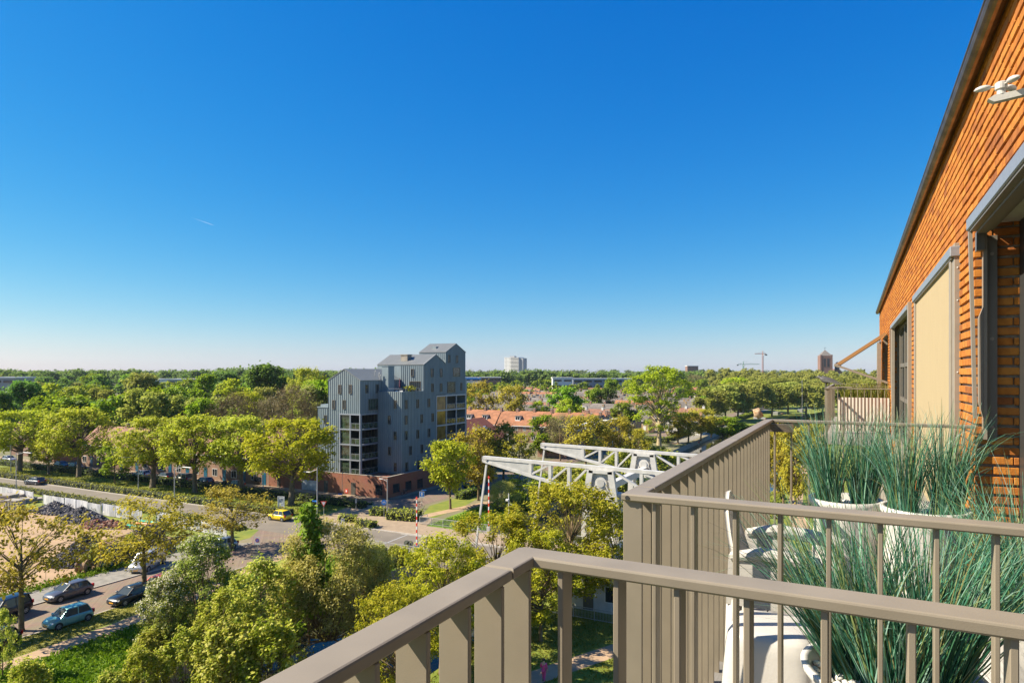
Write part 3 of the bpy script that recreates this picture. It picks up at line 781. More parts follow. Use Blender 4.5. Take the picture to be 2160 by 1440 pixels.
# ------------------------------------------------------------------ white garden chair and stool
ch = thing('garden_chair', 'white moulded plastic armchair beside the finned railing', 'chair', (-.30, 3.20, FLOOR))
def curved_panel(prof, thick=.018, n=10):
    """prof(t) -> left point, right point; makes a shell of some thickness"""
    q = MB(); A = []; B = []
    for i in range(n+1):
        l, r = prof(i/n); A.append((Vector(l), Vector(r)))
    m = 6; vs = []
    for (l, r) in A:
        for j in range(m+1): vs.append(l.lerp(r, j/m) + Vector((0, 0, 0)))
    k = len(vs); off = []
    W_ = m+1
    for i in range(n+1):
        for j in range(W_):
            a = vs[min(i+1, n)*W_+j] - vs[max(i-1, 0)*W_+j]; b = vs[i*W_+min(j+1, m)] - vs[i*W_+max(j-1, 0)]
            off.append(vs[i*W_+j] + a.cross(b).normalized()*thick)
    allv = vs + off
    fs = [(i*W_+j, i*W_+j+1, (i+1)*W_+j+1, (i+1)*W_+j) for i in range(n) for j in range(m)]
    fs += [tuple(k+x for x in reversed(f)) for f in fs]
    for i in range(n):
        for j in (0, m):
            a, b = i*W_+j, (i+1)*W_+j; fs.append((a, b, b+k, a+k) if j else (b, a, a+k, b+k))
    for j in range(m):
        for i in (0, n):
            a, b = i*W_+j, i*W_+j+1; fs.append((b, a, a+k, b+k) if i else (a, b, b+k, a+k))
    q.add(allv, fs); return q
def backp(t):                                # backrest, leaning towards -x, rounded top
    w = (.20-.12*t**1.5)*math.sqrt(max(.02, 1-max(0, (t-.85)/.15)**2*.93)); z = .36+.44*t; x = -.10-.11*t-.02*math.sin(t*3)
    return (x, -w, z), (x, w, z)
part('backrest', curved_panel(backp), M['abs'], ch, local=True, smooth=True)
def seatp(t):
    z = .40-.03*math.sin(math.pi*t); x = -.14+.46*t
    return (x, -.22, z), (x, .22, z)
part('seat', curved_panel(seatp), M['abs'], ch, local=True, smooth=True)
for s in (-1, 1):
    q = MB(); y = s*.24
    q.tube([(-.17, y, .56), (-.05, y, .585), (.12, y, .575), (.24, y, .55), (.285, y, .48), (.275, y, .37)], [.022, .03, .032, .032, .028, .03], 10)
    q.prism([(-.19, .36), (-.18, .57), (-.02, .57), (.10, .47), (.20, .36)], 'y', y-.012, y+.012)
    part('armrest', q, M['abs'], ch, local=True)
    for x in (-.16, .25):
        q = MB(); q.tube([(x, y*.92, .38), (x*1.12, y, 0)], [.034, .024], 8); part('leg', q, M['abs'], ch, local=True, smooth=True)
st = thing('stool', 'white moulded stool standing before the white chair', 'stool', (-.27, 2.62, FLOOR))
q = MB(); n = 48; vs = []
for (s, z) in ((.185, 0), (.175, .10), (.165, .25), (.155, .36), (.148, .40), (.135, .418), (.10, .423), (.0001, .424)):
    for j in range(n):
        a = 2*math.pi*j/n; c, d2 = math.cos(a), math.sin(a); k = (abs(c)**5+abs(d2)**5)**(-1/5.)
        vs.append((s*k*c, s*k*d2, z))
q.add(vs, [(i*n+j, i*n+(j+1) % n, (i+1)*n+(j+1) % n, (i+1)*n+j) for i in range(7) for j in range(n)])
part('body', q, M['abs'], st, local=True, smooth=True)

# ------------------------------------------------------------------ rusty clamp on the far corner of the middle railing
M['rust'] = mat('rusty_steel', (.42, .20, .075), .8, var=.5, scale=40, col2=(.62, .44, .28))
cl = thing('rusty_clamp', 'rusty tube clamp screwed on the far railing corner', 'clamp', (-.60, 5.28, ZR))
q = MB(); q.tube([(-.035, 0, .012), (-.06, -.01, .075)], [.034, .024], 14); part('tube', q, M['rust'], cl, local=True, smooth=True)
q = MB(); q.bevbox(-.075, .01, -.03, .03, .0, .012, .002); part('base_plate', q, M['steel'], cl, local=True)
q = MB(); q.tube([(-.05, 0, .07), (.0, 0, .082)], .007, 8); q.tube([(-.01, 0, .076), (-.01, 0, .1)], .006, 6); part('screw', q, M['dark'], cl, local=True)

# ------------------------------------------------------------------ crow figures on the far balcony
M['crow'] = mat('dull_black_crow', (.07, .066, .064), .6, var=.2, scale=20)
def crow(label, loc, rz, s):
    t = thing('crow', label, 'bird', loc, rz, group='crow figures on the far balcony', scale=(s, s, s))
    q = MB(); n = 12
    pts = [(-.17, .145, .006), (-.12, .155, .022), (-.06, .162, .050), (.0, .165, .066), (.06, .178, .066), (.11, .205, .050), (.135, .232, .036), (.155, .246, .036), (.175, .248, .030), (.19, .243, .018)]
    vs = []
    for i, (x, z, r) in enumerate(pts):
        for j in range(n):
            a = 2*math.pi*j/n; vs.append((x, r*.82*math.cos(a), z+r*math.sin(a)))
    q.add(vs, [(i*n+(j+1) % n, i*n+j, (i+1)*n+j, (i+1)*n+(j+1) % n) for i in range(len(pts)-1) for j in range(n)] + [tuple(range(n)), tuple(range(len(pts)*n-1, (len(pts)-1)*n-1, -1))])
    part('body', q, M['crow'], t, local=True, smooth=True)
    q = MB(); q.tube([(.183, 0, .243), (.215, 0, .234), (.24, 0, .222)], [.014, .010, .002], 8); part('beak', q, M['crow'], t, local=True, smooth=True)
    q = MB(); q.prism([(-.11, .165), (-.15, .155), (-.33, .085), (-.33, .075), (-.14, .125), (-.10, .14)], 'y', -.03, .03); part('tail', q, M['crow'], t, local=True)
    for sg in (-1, 1):
        q = MB(); q.prism([(.07, .205), (.02, .215), (-.10, .175), (-.26, .105), (-.10, .125), (.02, .14), (.07, .17)], 'y', sg*.044, sg*.060); part('wing', q, M['crow'], t, local=True)
        q = MB(); q.tube([(.0, sg*.02, .12), (.01, sg*.02, .0)], [.012, .006], 6); q.tube([(-.02, sg*.02, .004), (.04, sg*.02, .004)], .005, 5); part('leg', q, M['crow'], t, local=True)
    return t
crow('grey crow figure perched on the near corner of the far railing', (-.57, Y3a+.03, ZR), R(180-18), 1.0)
crow('black crow figure farther back along the far railing', (-.57, 18.6, ZR+.0), R(180-14), .95)
# ================================================================== the grey zinc apartment building
M['zinc'] = mat('standing_seam_zinc', (0.205, 0.25, 0.268), .5, .08, var=.10, scale=1.2, stretch=(1, 1, .25))
M['zinc_rib'] = mat('zinc_seam', (0.135, 0.165, 0.178), .5, .08)
M['zinc_roof'] = mat('zinc_roof', (0.20, 0.205, 0.20), .5, .1, var=.08, scale=1.0)
M['plinth'] = brick_mat('red_plinth_brick', (0.30, 0.088, 0.045), (0.40, 0.135, 0.07), (0.24, 0.15, 0.10), .6)
M['frame_steel'] = mat('pale_steel_frame', (0.33, 0.35, 0.40), .4, .35)
M['amber'] = mat('amber_light_glass', (0.20, 0.115, 0.035), .06, 0, spec=.9, var=.5, scale=.8)  # amber of the sunlit wood behind is painted into the pane colour
M['green_glass'] = mat('greenish_glass', (0.035, 0.055, 0.035), .05, 0, spec=.9, var=.7, scale=1.2)
M['amber_wall'] = mat('warm_timber_panel', (0.28, 0.17, 0.07), .7, var=.3, scale=2)
RX = -73.4
Y0 = 93.4; YF = 98.24
gb = thing('zinc_apartment_building', 'stepped dark grey zinc clad apartment building with gabled roofs on a brick plinth', 'building', (-80, 100, 0))
def seams_x(q, y, x0, x1, z0, z1f, step=.46, off=0.):
    x = x0 + off
    while x < x1 - .05:
        q.box(x, x+.05, y-.06, y, z0, z1f(x) if callable(z1f) else z1f); x += step
def seams_y(q, x, y0, y1, z0f, z1f, step=.46):
    y = y0
    while y < y1 - .05:
        a = z0f(y) if callable(z0f) else z0f; b = z1f(y) if callable(z1f) else z1f
        if b > a: q.box(x, x+.06, y, y+.05, a, b)
        y += step
ZP = 3.45
# volume A (left, gable to the road)
AX0, AX1, APK = -86.43, -78.85, -82.65
AE, AP = 20.45, 22.48
LZ = 14.45                                   # top of the corner loggias
a = MB()
a.prism([(AX0, LZ), (AX1, LZ), (AX1, AE), (APK, AP), (AX0, AE)], 'y', Y0, 107)
a.box(AX0, -83.7, Y0, 107, ZP, LZ)
a.box(-83.7, AX1, YF+.8, 107, ZP, LZ)
a.box(-89.0, AX0, Y0, 104, ZP, 15.45)
a.box(-89.12, AX0-.002, Y0-.1, 104, 15.45, 15.62); a.box(-88.6, AX0-.002, Y0+.3, 104, 15.62, 16.05)
# volume F in the middle and volumes B and C along the side street
a.box(AX1, RX, YF, 109.5, ZP, 17.6)
a.box(AX1, RX, YF, YF+.25, 17.6, 18.45); a.box(RX-.25, RX, YF+.25, 105.3, 17.6, 18.45)
pBr = at_y(640+655/3.6, 690+215/3.6, 109.37); pBl = at_y(640+562/3.6, 690+290/3.6, 105.3)
BX0 = pBl.x
a.prism([(105.3, 17.6), (112.95, 17.6), (112.95, 23.6), (109.37, 25.42), (105.3, 23.44)], 'x', BX0, RX)
a.box(BX0, -78.9, 107, 112.95, ZP, 17.6); a.box(-78.9, RX-2.2, 109.5, 120.6, ZP, 17.4)
pCl = at_y(640+880/3.6, 690+200/3.6, 112.95)
CX0 = pCl.x
a.prism([(112.95, 17.4), (120.6, 17.4), (120.6, 26.19), (116.8, 27.86), (112.95, 26.04)], 'x', CX0, RX)
# right side loggia surround: strip of facade below the loggias' lowest slab, far post
a.box(RX-2.2, RX, 109.5, 120.6, ZP, 5.4); a.box(RX-2.2, RX, 120.6, 121.1, ZP, 20.6)
part('cladding', a, M['zinc'], gb)
s = MB()
gab = lambda x: AE + (AP-AE)*(1-abs(x-APK)/((AX1-AX0)/2))
seams_x(s, Y0, AX0, -83.7, ZP, lambda x: gab(x))
seams_x(s, Y0, -83.58, AX1+.04, LZ, lambda x: gab(x))
seams_x(s, Y0, -89.0, AX0, ZP, 15.45)
seams_x(s, YF, AX1+.1, RX+.03, ZP, 18.45)
seams_x(s, 105.3, -78.7, RX, 17.6, 23.4)
seams_x(s, 112.95, -78.9, RX, 24.6, 26.0)
part('standing_seam', s, M['zinc_rib'], gb, kind='stuff')
s = MB()
def bprof(y):
    if y < 105.3: return 18.45
    if y < 109.37: return 23.44 + (y-105.3)/4.07*1.98
    if y < 112.95: return 25.42 - (y-109.37)/3.58*1.9
    if y < 116.8: return 26.04 + (y-112.95)/3.85*1.82
    return 27.86 - (y-116.8)/3.8*1.67
seams_y(s, RX, YF+.3, 109.55, ZP, bprof)
seams_y(s, RX, 109.65, 120.6, 17.45, bprof)
seams_y(s, AX1, Y0+.4, 106.5, lambda y: LZ+.05 if y < YF+.8 else 17.6, AE)
part('standing_seam', s, M['zinc_rib'], gb, kind='stuff')
hj = MB()                                    # faint cross joints of the zinc sheets
for z in (6.2, 9.1, 12.0, 15.0, 17.9):
    hj.box(AX0, -83.75, Y0-.012, Y0, z, z+.03); hj.box(RX, RX+.012, YF, 109.5, z, z+.03)
part('cross_joint', hj, M['zinc_rib'], gb, kind='stuff')
# roofs
def roof_slab(name, pts, ax, a0, a1, th=.12, seam=None):
    """two-slope roof; pts: eave, ridge, eave in the section plane"""
    q = MB(); e0, r, e1 = pts
    q.prism([e0, r, e1, (e1[0], e1[1]+th), (r[0], r[1]+th), (e0[0], e0[1]+th)], ax, a0, a1)
    o = part(name, q, M['zinc_roof'], gb)
    q = MB(); t = min(a0, a1)+.2
    while t < max(a0, a1)-.1:
        for (p, w) in ((e0, r), (r, e1)):
            P = (lambda u, zz: (t, u, zz)) if ax == 'x' else (lambda u, zz: (u, t, zz))
            q.bar(P(p[0], p[1]+th+.02), P(w[0], w[1]+th+.02), .035, .05)
        t += .46
    part('roof_seam', q, M['zinc_rib'], o, kind='stuff')
    return o
roof_slab('roof', [(AX0-.08, AE+.0), (APK, AP+.05), (AX1+.08, AE+.0)], 'y', Y0-.08, 107)
rB = roof_slab('roof', [(105.22, 23.42), (109.37, 25.44), (112.95, 23.68)], 'x', BX0-.05, RX+.08)
rC = roof_slab('roof', [(112.87, 26.02), (116.8, 27.88), (120.7, 26.17)], 'x', CX0-.05, RX+.08)
# chimneys
sx0, sx1 = at_y(805.5, 773, 99.4).x, at_y(819, 773, 99.4).x; sz = at_y(805.5, 773, 99.4).z
c = MB(); c.box(sx0, sx1, 99.4, 101.2, 17, sz); c.box(sx0-.06, sx1+.06, 99.34, 101.26, sz, sz+.1); part('vent_stack', c, M['zinc'], gb)
pc1 = at_y(640+775/3.6, 690+262/3.6, 107.2)
c = MB(); c.box(pc1.x-.7, pc1.x+.9, 106.6, 108.0, 23.6, pc1.z+1.3); c.box(pc1.x-.8, pc1.x+1.0, 106.5, 108.1, pc1.z+1.3, pc1.z+1.45); part('chimney', c, M['concrete'], rB)
pc2 = at_y(640+1002/3.6, 690+170/3.6, 115)
c = MB(); c.box(pc2.x-.5, pc2.x+.6, 114.4, 115.4, 26.4, pc2.z+.6); part('chimney', c, M['zinc'], rC)
for (cx, cy) in ((545, 335), (583, 368), (575, 350)):
    p = at_y(640+cx/3.6, 690+cy/3.6, 99.0); c = MB(); c.tube([(p.x, p.y, p.z-.8), (p.x, p.y, p.z)], .08, 8); c.tube([(p.x, p.y, p.z), (p.x+.2, p.y, p.z+.1)], .08, 8); part('roof_vent', c, M['steel'], gb)
# windows -----------------------------------------------------------
M['frame_bronze'] = mat('bronze_window_frame', (0.12, 0.10, 0.08), .5)
def win_x(p, w, h, y, m=None):               # window in a wall that faces the road; p = centre (x, z)
    x, z = p
    f = MB(); t = .09
    f.box(x-w/2-t, x-w/2, y-.10, y, z-h/2-t, z+h/2+t); f.box(x+w/2, x+w/2+t, y-.10, y, z-h/2-t, z+h/2+t)
    f.box(x-w/2, x+w/2, y-.10, y, z+h/2, z+h/2+t); f.box(x-w/2-.03, x+w/2+.03, y-.16, y-.002, z-h/2-t, z-h/2)
    o = part('window', f, M['frame_bronze'], gb)
    g_ = MB(); g_.box(x-w/2, x+w/2, y-.03, y-.012, z-h/2, z+h/2); part('pane', g_, m or M['glass'], o)
def win_y(p, w, h, x, m=None):
    y, z = p
    f = MB(); t = .09
    f.box(x, x+.10, y-w/2-t, y-w/2, z-h/2-t, z+h/2+t); f.box(x, x+.10, y+w/2, y+w/2+t, z-h/2-t, z+h/2+t)
    f.box(x, x+.10, y-w/2, y+w/2, z+h/2, z+h/2+t); f.box(x, x+.12, y-w/2, y+w/2, z-h/2-t, z-h/2)
    o = part('window', f, M['frame_bronze'], gb)
    g_ = MB(); g_.box(x+.012, x+.03, y-w/2, y+w/2, z-h/2, z+h/2); part('pane', g_, m or M['glass'], o)
def c1(x, y): return 640 + x/3.6, 690 + y/3.6
for (cx, cy) in ((278, 470), (359, 470), (231, 586), (311, 586), (169, 700), (216, 822)):
    p = at_y(*c1(cx, cy), Y0); win_x((p.x, p.z), .52, 1.45, Y0)
for (cx, cy) in ((697, 585), (653, 702), (697, 822), (655, 938), (699, 1060)):
    p = at_y(*c1(cx, cy), YF); win_x((p.x, p.z), .48, 1.35, YF)
p = at_y(*c1(828, 345), 105.3); win_x((p.x, p.z), .5, 1.3, 105.3)
p = at_y(*c1(850, 455), 105.3); win_x((p.x, p.z-.1), 2.4, 2.3, 105.3)
for (cx, cy, w, h) in ((976, 345, .62, 1.5), (1045, 345, .62, 1.5), (978, 458, .62, 1.5), (1045, 456, .62, 1.5), (1105, 240, .55, 1.4), (1165, 243, .55, 1.4), (1198, 450, .6, 1.45), (1122, 455, 2.9, 2.1), (1162, 340, 2.6, 1.7),
        (780, 585, .62, 1.5), (867, 580, .62, 1.5), (952, 573, .62, 1.5), (780, 703, .62, 1.5), (897, 693, .62, 1.5), (981, 684, .62, 1.5), (780, 820, .62, 1.5), (868, 811, .62, 1.5), (953, 800, .62, 1.5),
        (812, 935, .62, 1.5), (899, 922, .62, 1.5), (982, 908, .62, 1.5), (783, 1058, .62, 1.5), (872, 1042, .62, 1.5), (955, 1028, .62, 1.5)):
    p = at_x(*c1(cx, cy), RX)
    win_y((p.y, p.z), w, h, RX, M['green_glass'] if w > 2 else None)
p = at_x(*c1(480, 468), AX1); win_y((p.y, p.z), .6, 1.4, AX1); p = at_x(*c1(560, 465), AX1); win_y((p.y, p.z), .6, 1.4, AX1)
p = at_x(*c1(530, 585), AX1); win_y((p.y, p.z), 2.6, 1.9, AX1, M['green_glass'])
# corner loggias on the left ---------------------------------------
nf = 4; ph = (LZ-ZP)/nf
bk = MB(); bk.box(-83.65, -83.6, Y0+.3, YF+.75, ZP, LZ); bk.box(-83.6, -79.0, YF+.7, YF+.75, ZP, LZ); part('loggia_wall', bk, M['frame_dark'], gb)
for k in range(nf+1):
    z = ZP + k*ph - .02
    q = MB(); q.box(-83.72, AX1+.05, Y0-.06, YF+.75, z-.16, z+.06); sl = part('loggia_slab', q, M['frame_steel'], gb)
q = MB()
for x in (-83.70, -81.25, AX1-.16):
    q.box(x-.10, x+.10, Y0-.03, Y0+.15, ZP, LZ)
q.box(AX1-.13, AX1+.03, YF+.45, YF+.65, ZP, LZ); q.box(AX1-.12, AX1+.035, Y0+.18, Y0+.36, ZP, LZ)
part('loggia_frame', q, M['frame_steel'], gb)
for k in range(nf):
    z0, z1 = ZP + k*ph + .06, ZP + (k+1)*ph - .18
    q = MB(); q.box(-83.55, -81.4, Y0+.20, Y0+.22, z0, z1); part('loggia_pane', q, M['green_glass'], gb)
    q = MB(); q.box(-81.1, AX1-.3, Y0+.04, Y0+.07, z0+.98, z0+1.04); q.box(AX1-.05, AX1-.02, Y0+.4, YF+.4, z0+.98, z0+1.04)
    for i in range(3): q.box(-81.0+i*.95, -80.96+i*.95, Y0+.045, Y0+.065, z0, z0+.98); q.box(AX1-.045, AX1-.025, Y0+.9+i*1.4, Y0+.94+i*1.4, z0, z0+.98)
    rl = part('loggia_railing', q, M['frame_steel'], gb)
    q = MB(); q.box(-81.0, AX1-.4, Y0+.051, Y0+.059, z0+.08, z0+.95); q.box(AX1-.039, AX1-.031, Y0+.5, YF+.3, z0+.08, z0+.95); part('railing_glass', q, M['green_glass'], rl)
    q = MB()
    for i in range(6): q.box(-83.2+i*.75, -83.14+i*.75, YF+.62, YF+.70, z0, z1)
    q.box(-83.5, -79.1, YF+.63, YF+.69, z1-.1, z1); part('loggia_window', q, M['frame_bronze'], gb)
    q = MB(); rd = random.Random(k)              # pots and chairs on the loggia floor
    for i in range(4):
        x = -83+rd.random()*3.6; y = Y0+1+rd.random()*2.5; q.lathe([(.18, 0), (.24, .4), (.2, .42)], 8, (x, y, z0)); q.lathe([(.05, .42), (.35, .65), (.25, .95), (.02, 1.1)], 7, (x, y, z0))
    part('loggia_plants', q, M['land'], gb, kind='stuff')
# loggias on the side street ---------------------------------------
LT = [5.45, 8.45, 11.4, 14.4, 17.3]
for z in LT:
    q = MB(); q.box(RX-2.1, RX+.10, 109.5, 120.62, z-.14, z+.14); part('loggia_slab', q, M['frame_steel'], gb)
q = MB()
for y in (109.55, 113.1, 116.9, 120.55): q.box(RX-.10, RX+.08, y-.12, y+.12, 5.4, 17.3)
part('loggia_frame', q, M['frame_steel'], gb)
for k in range(4):
    z0, z1 = LT[k]+.14, LT[k+1]-.14
    q = MB(); q.box(RX-.06, RX-.03, 109.7, 112.95, z0, z1); part('loggia_pane', q, M['amber'], gb)
    for (y0, y1) in ((113.25, 116.75), (117.05, 120.4)):
        q = MB(); q.box(RX-2.15, RX-2.1, y0, y1, z0, z1); part('loggia_wall', q, M['amber_wall'] if y0 < 115 else M['frame_dark'], gb)
        q = MB(); q.box(RX-.04, RX-.01, y0, y1, z0+1.0, z0+1.06)
        for i in range(4): q.box(RX-.035, RX-.015, y0+.2+i*.95, y0+.24+i*.95, z0, z0+1)
        rl = part('loggia_railing', q, M['frame_steel'], gb)
        q = MB(); q.box(RX-.03, RX-.022, y0+.1, y1-.1, z0+.1, z0+.95); part('railing_glass', q, M['green_glass'], rl)
# brick plinth -----------------------------------------------------
PX1, PY0, PH = -72.0, 92.4, 3.77
q = MB(); q.box(-100.5, PX1, PY0, PY0+.35, 0, PH); q.box(PX1-.35, PX1, PY0+.35, 122, 0, PH); q.box(-89, PX1-.35, PY0+.35, 121, 0, ZP-.05); q.box(-100.5, -89, PY0+.35, 104, 0, ZP-.4); q.box(-100.5, -100.15, PY0+.35, 104, 0, PH)
pl = part('plinth', q, M['plinth'], gb)
q = MB(); q.box(-100.52, PX1+.03, PY0-.03, PY0+.38, PH, PH+.05); q.box(PX1-.38, PX1+.03, PY0+.38, 122, PH, PH+.05); part('coping', q, M['concrete'], pl)
M['planks'] = mat('dark_panel_door', (0.07, 0.062, 0.05), .6, var=.2, scale=2)
def op_x(name, u0, u1, v0, v1, m, y=PY0, rec=True, frame=True):
    a_ = at_y(u0, v0, y); b_ = at_y(u1, v1, y); x0, x1, z1, z0 = a_.x, b_.x, a_.z, b_.z
    q = MB()
    if frame:
        t = .16
        q.box(x0-t, x0, y-.06, y-.001, z0-t*.5, z1+t); q.box(x1, x1+t, y-.06, y-.001, z0-t*.5, z1+t); q.box(x0, x1, y-.06, y-.001, z1, z1+t)
        o = part(name, q, M['plinth'], gb); q = MB(); q.box(x0, x1, y-.03, y-.002, z0, z1); part('panel', q, m, o)
    else:
        q.box(x0, x1, y-.03, y-.002, max(.02, z0), z1); part(name, q, m, gb)
op_x('window', 640+915/6, 640+1003/6, 820+1210/6, 820+1345/6, M['glass'])
op_x('door', 640+603/6, 640+660/6, 820+1182/6, 820+1345/6, M['planks'], frame=False)
op_x('door', 640+262/6, 640+308/6, 820+1155/6, 820+1312/6, M['planks'], frame=False)
op_x('door', 340+1255/5.14, 340+1293/5.14, 880+620/5.14, 880+755/5.14, M['planks'], frame=False)
op_x('window', 340+1005/5.14, 340+1080/5.14, 880+640/5.14, 880+695/5.14, M['glass'], frame=False)
M['shutter'] = mat('silver_roller_shutter', (0.55, 0.56, 0.58), .35, .5, var=.2, scale=2)
op_x('garage_door', 340+1525/5.14, 340+1692/5.14, 880+672/5.14, 880+795/5.14, M['shutter'], frame=False)
def op_y(name, u0, u1, vt, vb, m):
    a_ = at_x(u0, vt, PX1); b_ = at_x(u1, vt, PX1); c_ = at_x(u0, vb, PX1); y0, y1, z1, z0 = a_.y, b_.y, a_.z, c_.z
    q = MB(); t = .18
    q.box(PX1+.001, PX1+.07, y0-t, y0, z0-t*.5, z1+t); q.box(PX1+.001, PX1+.07, y1, y1+t, z0-t*.5, z1+t); q.box(PX1+.001, PX1+.07, y0, y1, z1, z1+t)
    o = part(name, q, M['plinth'], gb); q = MB(); q.box(PX1+.002, PX1+.03, y0, y1, z0, z1); part('panel', q, m, o)
op_y('window', 640+678/3.6, 640+728/3.6, 690+1192/3.6, 690+1260/3.6, M['glass'])
op_y('window', 640+772/3.6, 640+818/3.6, 690+1172/3.6, 690+1242/3.6, M['glass'])
op_y('window', 640+862/3.6, 640+905/3.6, 690+1155/3.6, 690+1225/3.6, M['glass'])
p = at_y(731, 1035, PY0); q = MB(); q.box(p.x-.3, p.x+.3, PY0-.05, PY0, p.z-.35, p.z+.35); nb = part('wall_box', q, M['red'], gb)
q = MB(); q.box(p.x-.16, p.x+.16, PY0-.06, PY0-.051, p.z-.18, p.z+.18); part('plate', q, M['white_paint'], nb)
# terrace of the middle volume --------------------------------------
M['leaf_gold'] = leaf_mat('golden_leaves', [(.16, .17, .01), (.34, .32, .02), (.42, .42, .05)])
M['leaf_grey'] = leaf_mat('olive_leaves', [(.05, .07, .03), (.12, .15, .08), (.2, .22, .13)])
def leaf_ball(q, c, r, n, s, seed=0, flat=1.0):
    rd = random.Random(seed)
    for i in range(n):
        a = Vector((rd.gauss(0, 1), rd.gauss(0, 1), rd.gauss(0, 1))).normalized(); k = rd.random()**.4
        p = Vector(c) + Vector((a.x*r[0], a.y*r[1], a.z*r[2]))*k
        t1 = Vector((rd.gauss(0, 1), rd.gauss(0, 1), rd.gauss(0, .6))).normalized(); t2 = t1.cross(a + Vector((0, 0, .4))).normalized()
        ss = s*rd.uniform(.6, 1.3)
        q.add([p-t1*ss*.6, p+t2*ss*.35, p+t1*ss*.6, p-t2*ss*.35], [(0, 1, 2, 3)])
    return q
rx = MB(); rx.bar((-76.5, YF+.15, 19.0), (RX-.12, YF+.15, 19.0), .05); rx.bar((RX-.12, YF+.15, 19.0), (RX-.12, 105.2, 19.0), .05)
for i in range(7): rx.bar((RX-.12, YF+.3+i*1.1, 18.45), (RX-.12, YF+.3+i*1.1, 19.0), .04)
part('terrace_railing', rx, M['frame_steel'], gb)
def terr_plant(name, u, v, y, r, m, label):
    p = at_y(u, v, y); t = thing(name, label, 'plant', (p.x, p.y, 17.6))
    q = MB(); q.lathe([(.25, 0), (.32, .5), (.28, .52)], 10); part('pot', q, M['dark'], t, local=True)
    q = MB(); leaf_ball(q, (0, 0, p.z-17.6), r, 260, .28, 5); part('foliage', q, m, t, local=True, kind='stuff')
terr_plant('potted_shrub', 819, 815, 101.4, (1.0, .8, .9), M['leaf_grey'], 'silvery potted shrub against the wall of the roof terrace')
terr_plant('potted_shrub', 864, 818.5, 101.2, (1.55, .9, .62), M['leaf_gold'], 'golden yellow shrub beside the terrace door of the grey building')
p = at_y(843.5, 803, 103.0)
um = thing('parasol', 'closed dark purple parasol on the roof terrace', 'parasol', (p.x, p.y, 17.6))
q = MB(); q.tube([(0, 0, 0), (0, 0, 3.3)], .03, 8); part('pole', q, M['steel'], um, local=True)
M['purple'] = mat('purple_canvas', (.13, .035, .06), .8)
q = MB(); q.lathe([(.07, 1.2), (.17, 1.6), (.14, 2.6), (.05, 3.25), (.02, 3.35)], 10); part('canopy', q, M['purple'], um, local=True)
for u, w_ in ((835, 'left'), (842, 'middle'), (846, 'right')):
    p = at_y(u, 820.5, 100.2); tt = thing('terrace_chair', w_ + ' one of three white chairs on the roof terrace', 'chair', (p.x, p.y, 17.6), group='white terrace chairs')
    q = MB(); q.bevbox(-.25, .25, -.25, .25, .42, .48, .01); part('seat', q, M['white_paint'], tt, local=True)
    q = MB(); q.bevbox(-.25, .25, .2, .25, .48, 1.0, .01); part('backrest', q, M['white_paint'], tt, local=True)
    for sx in (-.22, .22):
        for sy in (-.22, .22):
            q = MB(); q.tube([(sx, sy, 0), (sx, sy, .42)], .02, 5); part('leg', q, M['white_paint'], tt, local=True)
# the barn-roofed brick house behind it --------------------------------
def gable_house(parent, x0, x1, y0, y1, eave, ridge, ridge_axis, wallm, roofm, over=.25):
    q = MB()
    if ridge_axis == 'x':
        ym = (y0+y1)/2; q.prism([(y0, 0), (y1, 0), (y1, eave), (ym, ridge), (y0, eave)], 'x', x0, x1)
        part('wall', q, wallm, parent); k = (ridge-eave)/((y1-y0)/2)
        q = MB(); q.prism([(y0-over, eave-over*k+.03), (ym, ridge+.03), (y1+over, eave-over*k+.03), (y1+over, eave-over*k+.2), (ym, ridge+.2), (y0-over, eave-over*k+.2)], 'x', x0-.1, x1+.1)
    else:
        xm = (x0+x1)/2; q.prism([(x0, 0), (x1, 0), (x1, eave), (xm, ridge), (x0, eave)], 'y', y0, y1)
        part('wall', q, wallm, parent); k = (ridge-eave)/((x1-x0)/2)
        q = MB(); q.prism([(x0-over, eave-over*k+.03), (xm, ridge+.03), (x1+over, eave-over*k+.03), (x1+over, eave-over*k+.2), (xm, ridge+.2), (x0-over, eave-over*k+.2)], 'y', y0-.1, y1+.1)
    return part('roof', q, roofm, parent)
M['dark_brick'] = brick_mat('dark_brick', (.055, .022, .018), (.08, .03, .024), (.05, .04, .035), .6)
M['roof_plum'] = mat('orange_to_plum_tiles', (0.30, 0.088, 0.045), .85, var=.12, scale=1)
hb = thing('brick_house', 'dark brick house with orange tiled slope and three skylights beside the grey building', 'house', (-76, 134, 0))
r_ = gable_house(hb, -86, -73.0, 127, 139, 6.6, 11.0, 'y', M['dark_brick'], M['roof_plum'])
for i, (u, v) in enumerate(((1003, 898.5), (1013.5, 898.5), (1025, 899))):
    p = at_x(u, v, -74.6)
    q = MB(); yy = 129.3 + i*2.4; k = (11.0-6.6)/6.5
    xa, xb = -75.6, -76.9; za = 6.6+( -73.0-xa)*k+.24; zb = 6.6+(-73.0-xb)*k+.24
    q.add([(xa, yy, za), (xa, yy+1.2, za), (xb, yy+1.2, zb), (xb, yy, zb), (xa, yy, za-.1), (xa, yy+1.2, za-.1), (xb, yy+1.2, zb-.1), (xb, yy, zb-.1)], [(0, 1, 2, 3), (0, 4, 5, 1), (1, 5, 6, 2), (2, 6, 7, 3), (3, 7, 4, 0)])
    part('skylight', q, M['lamp_glass'], r_)
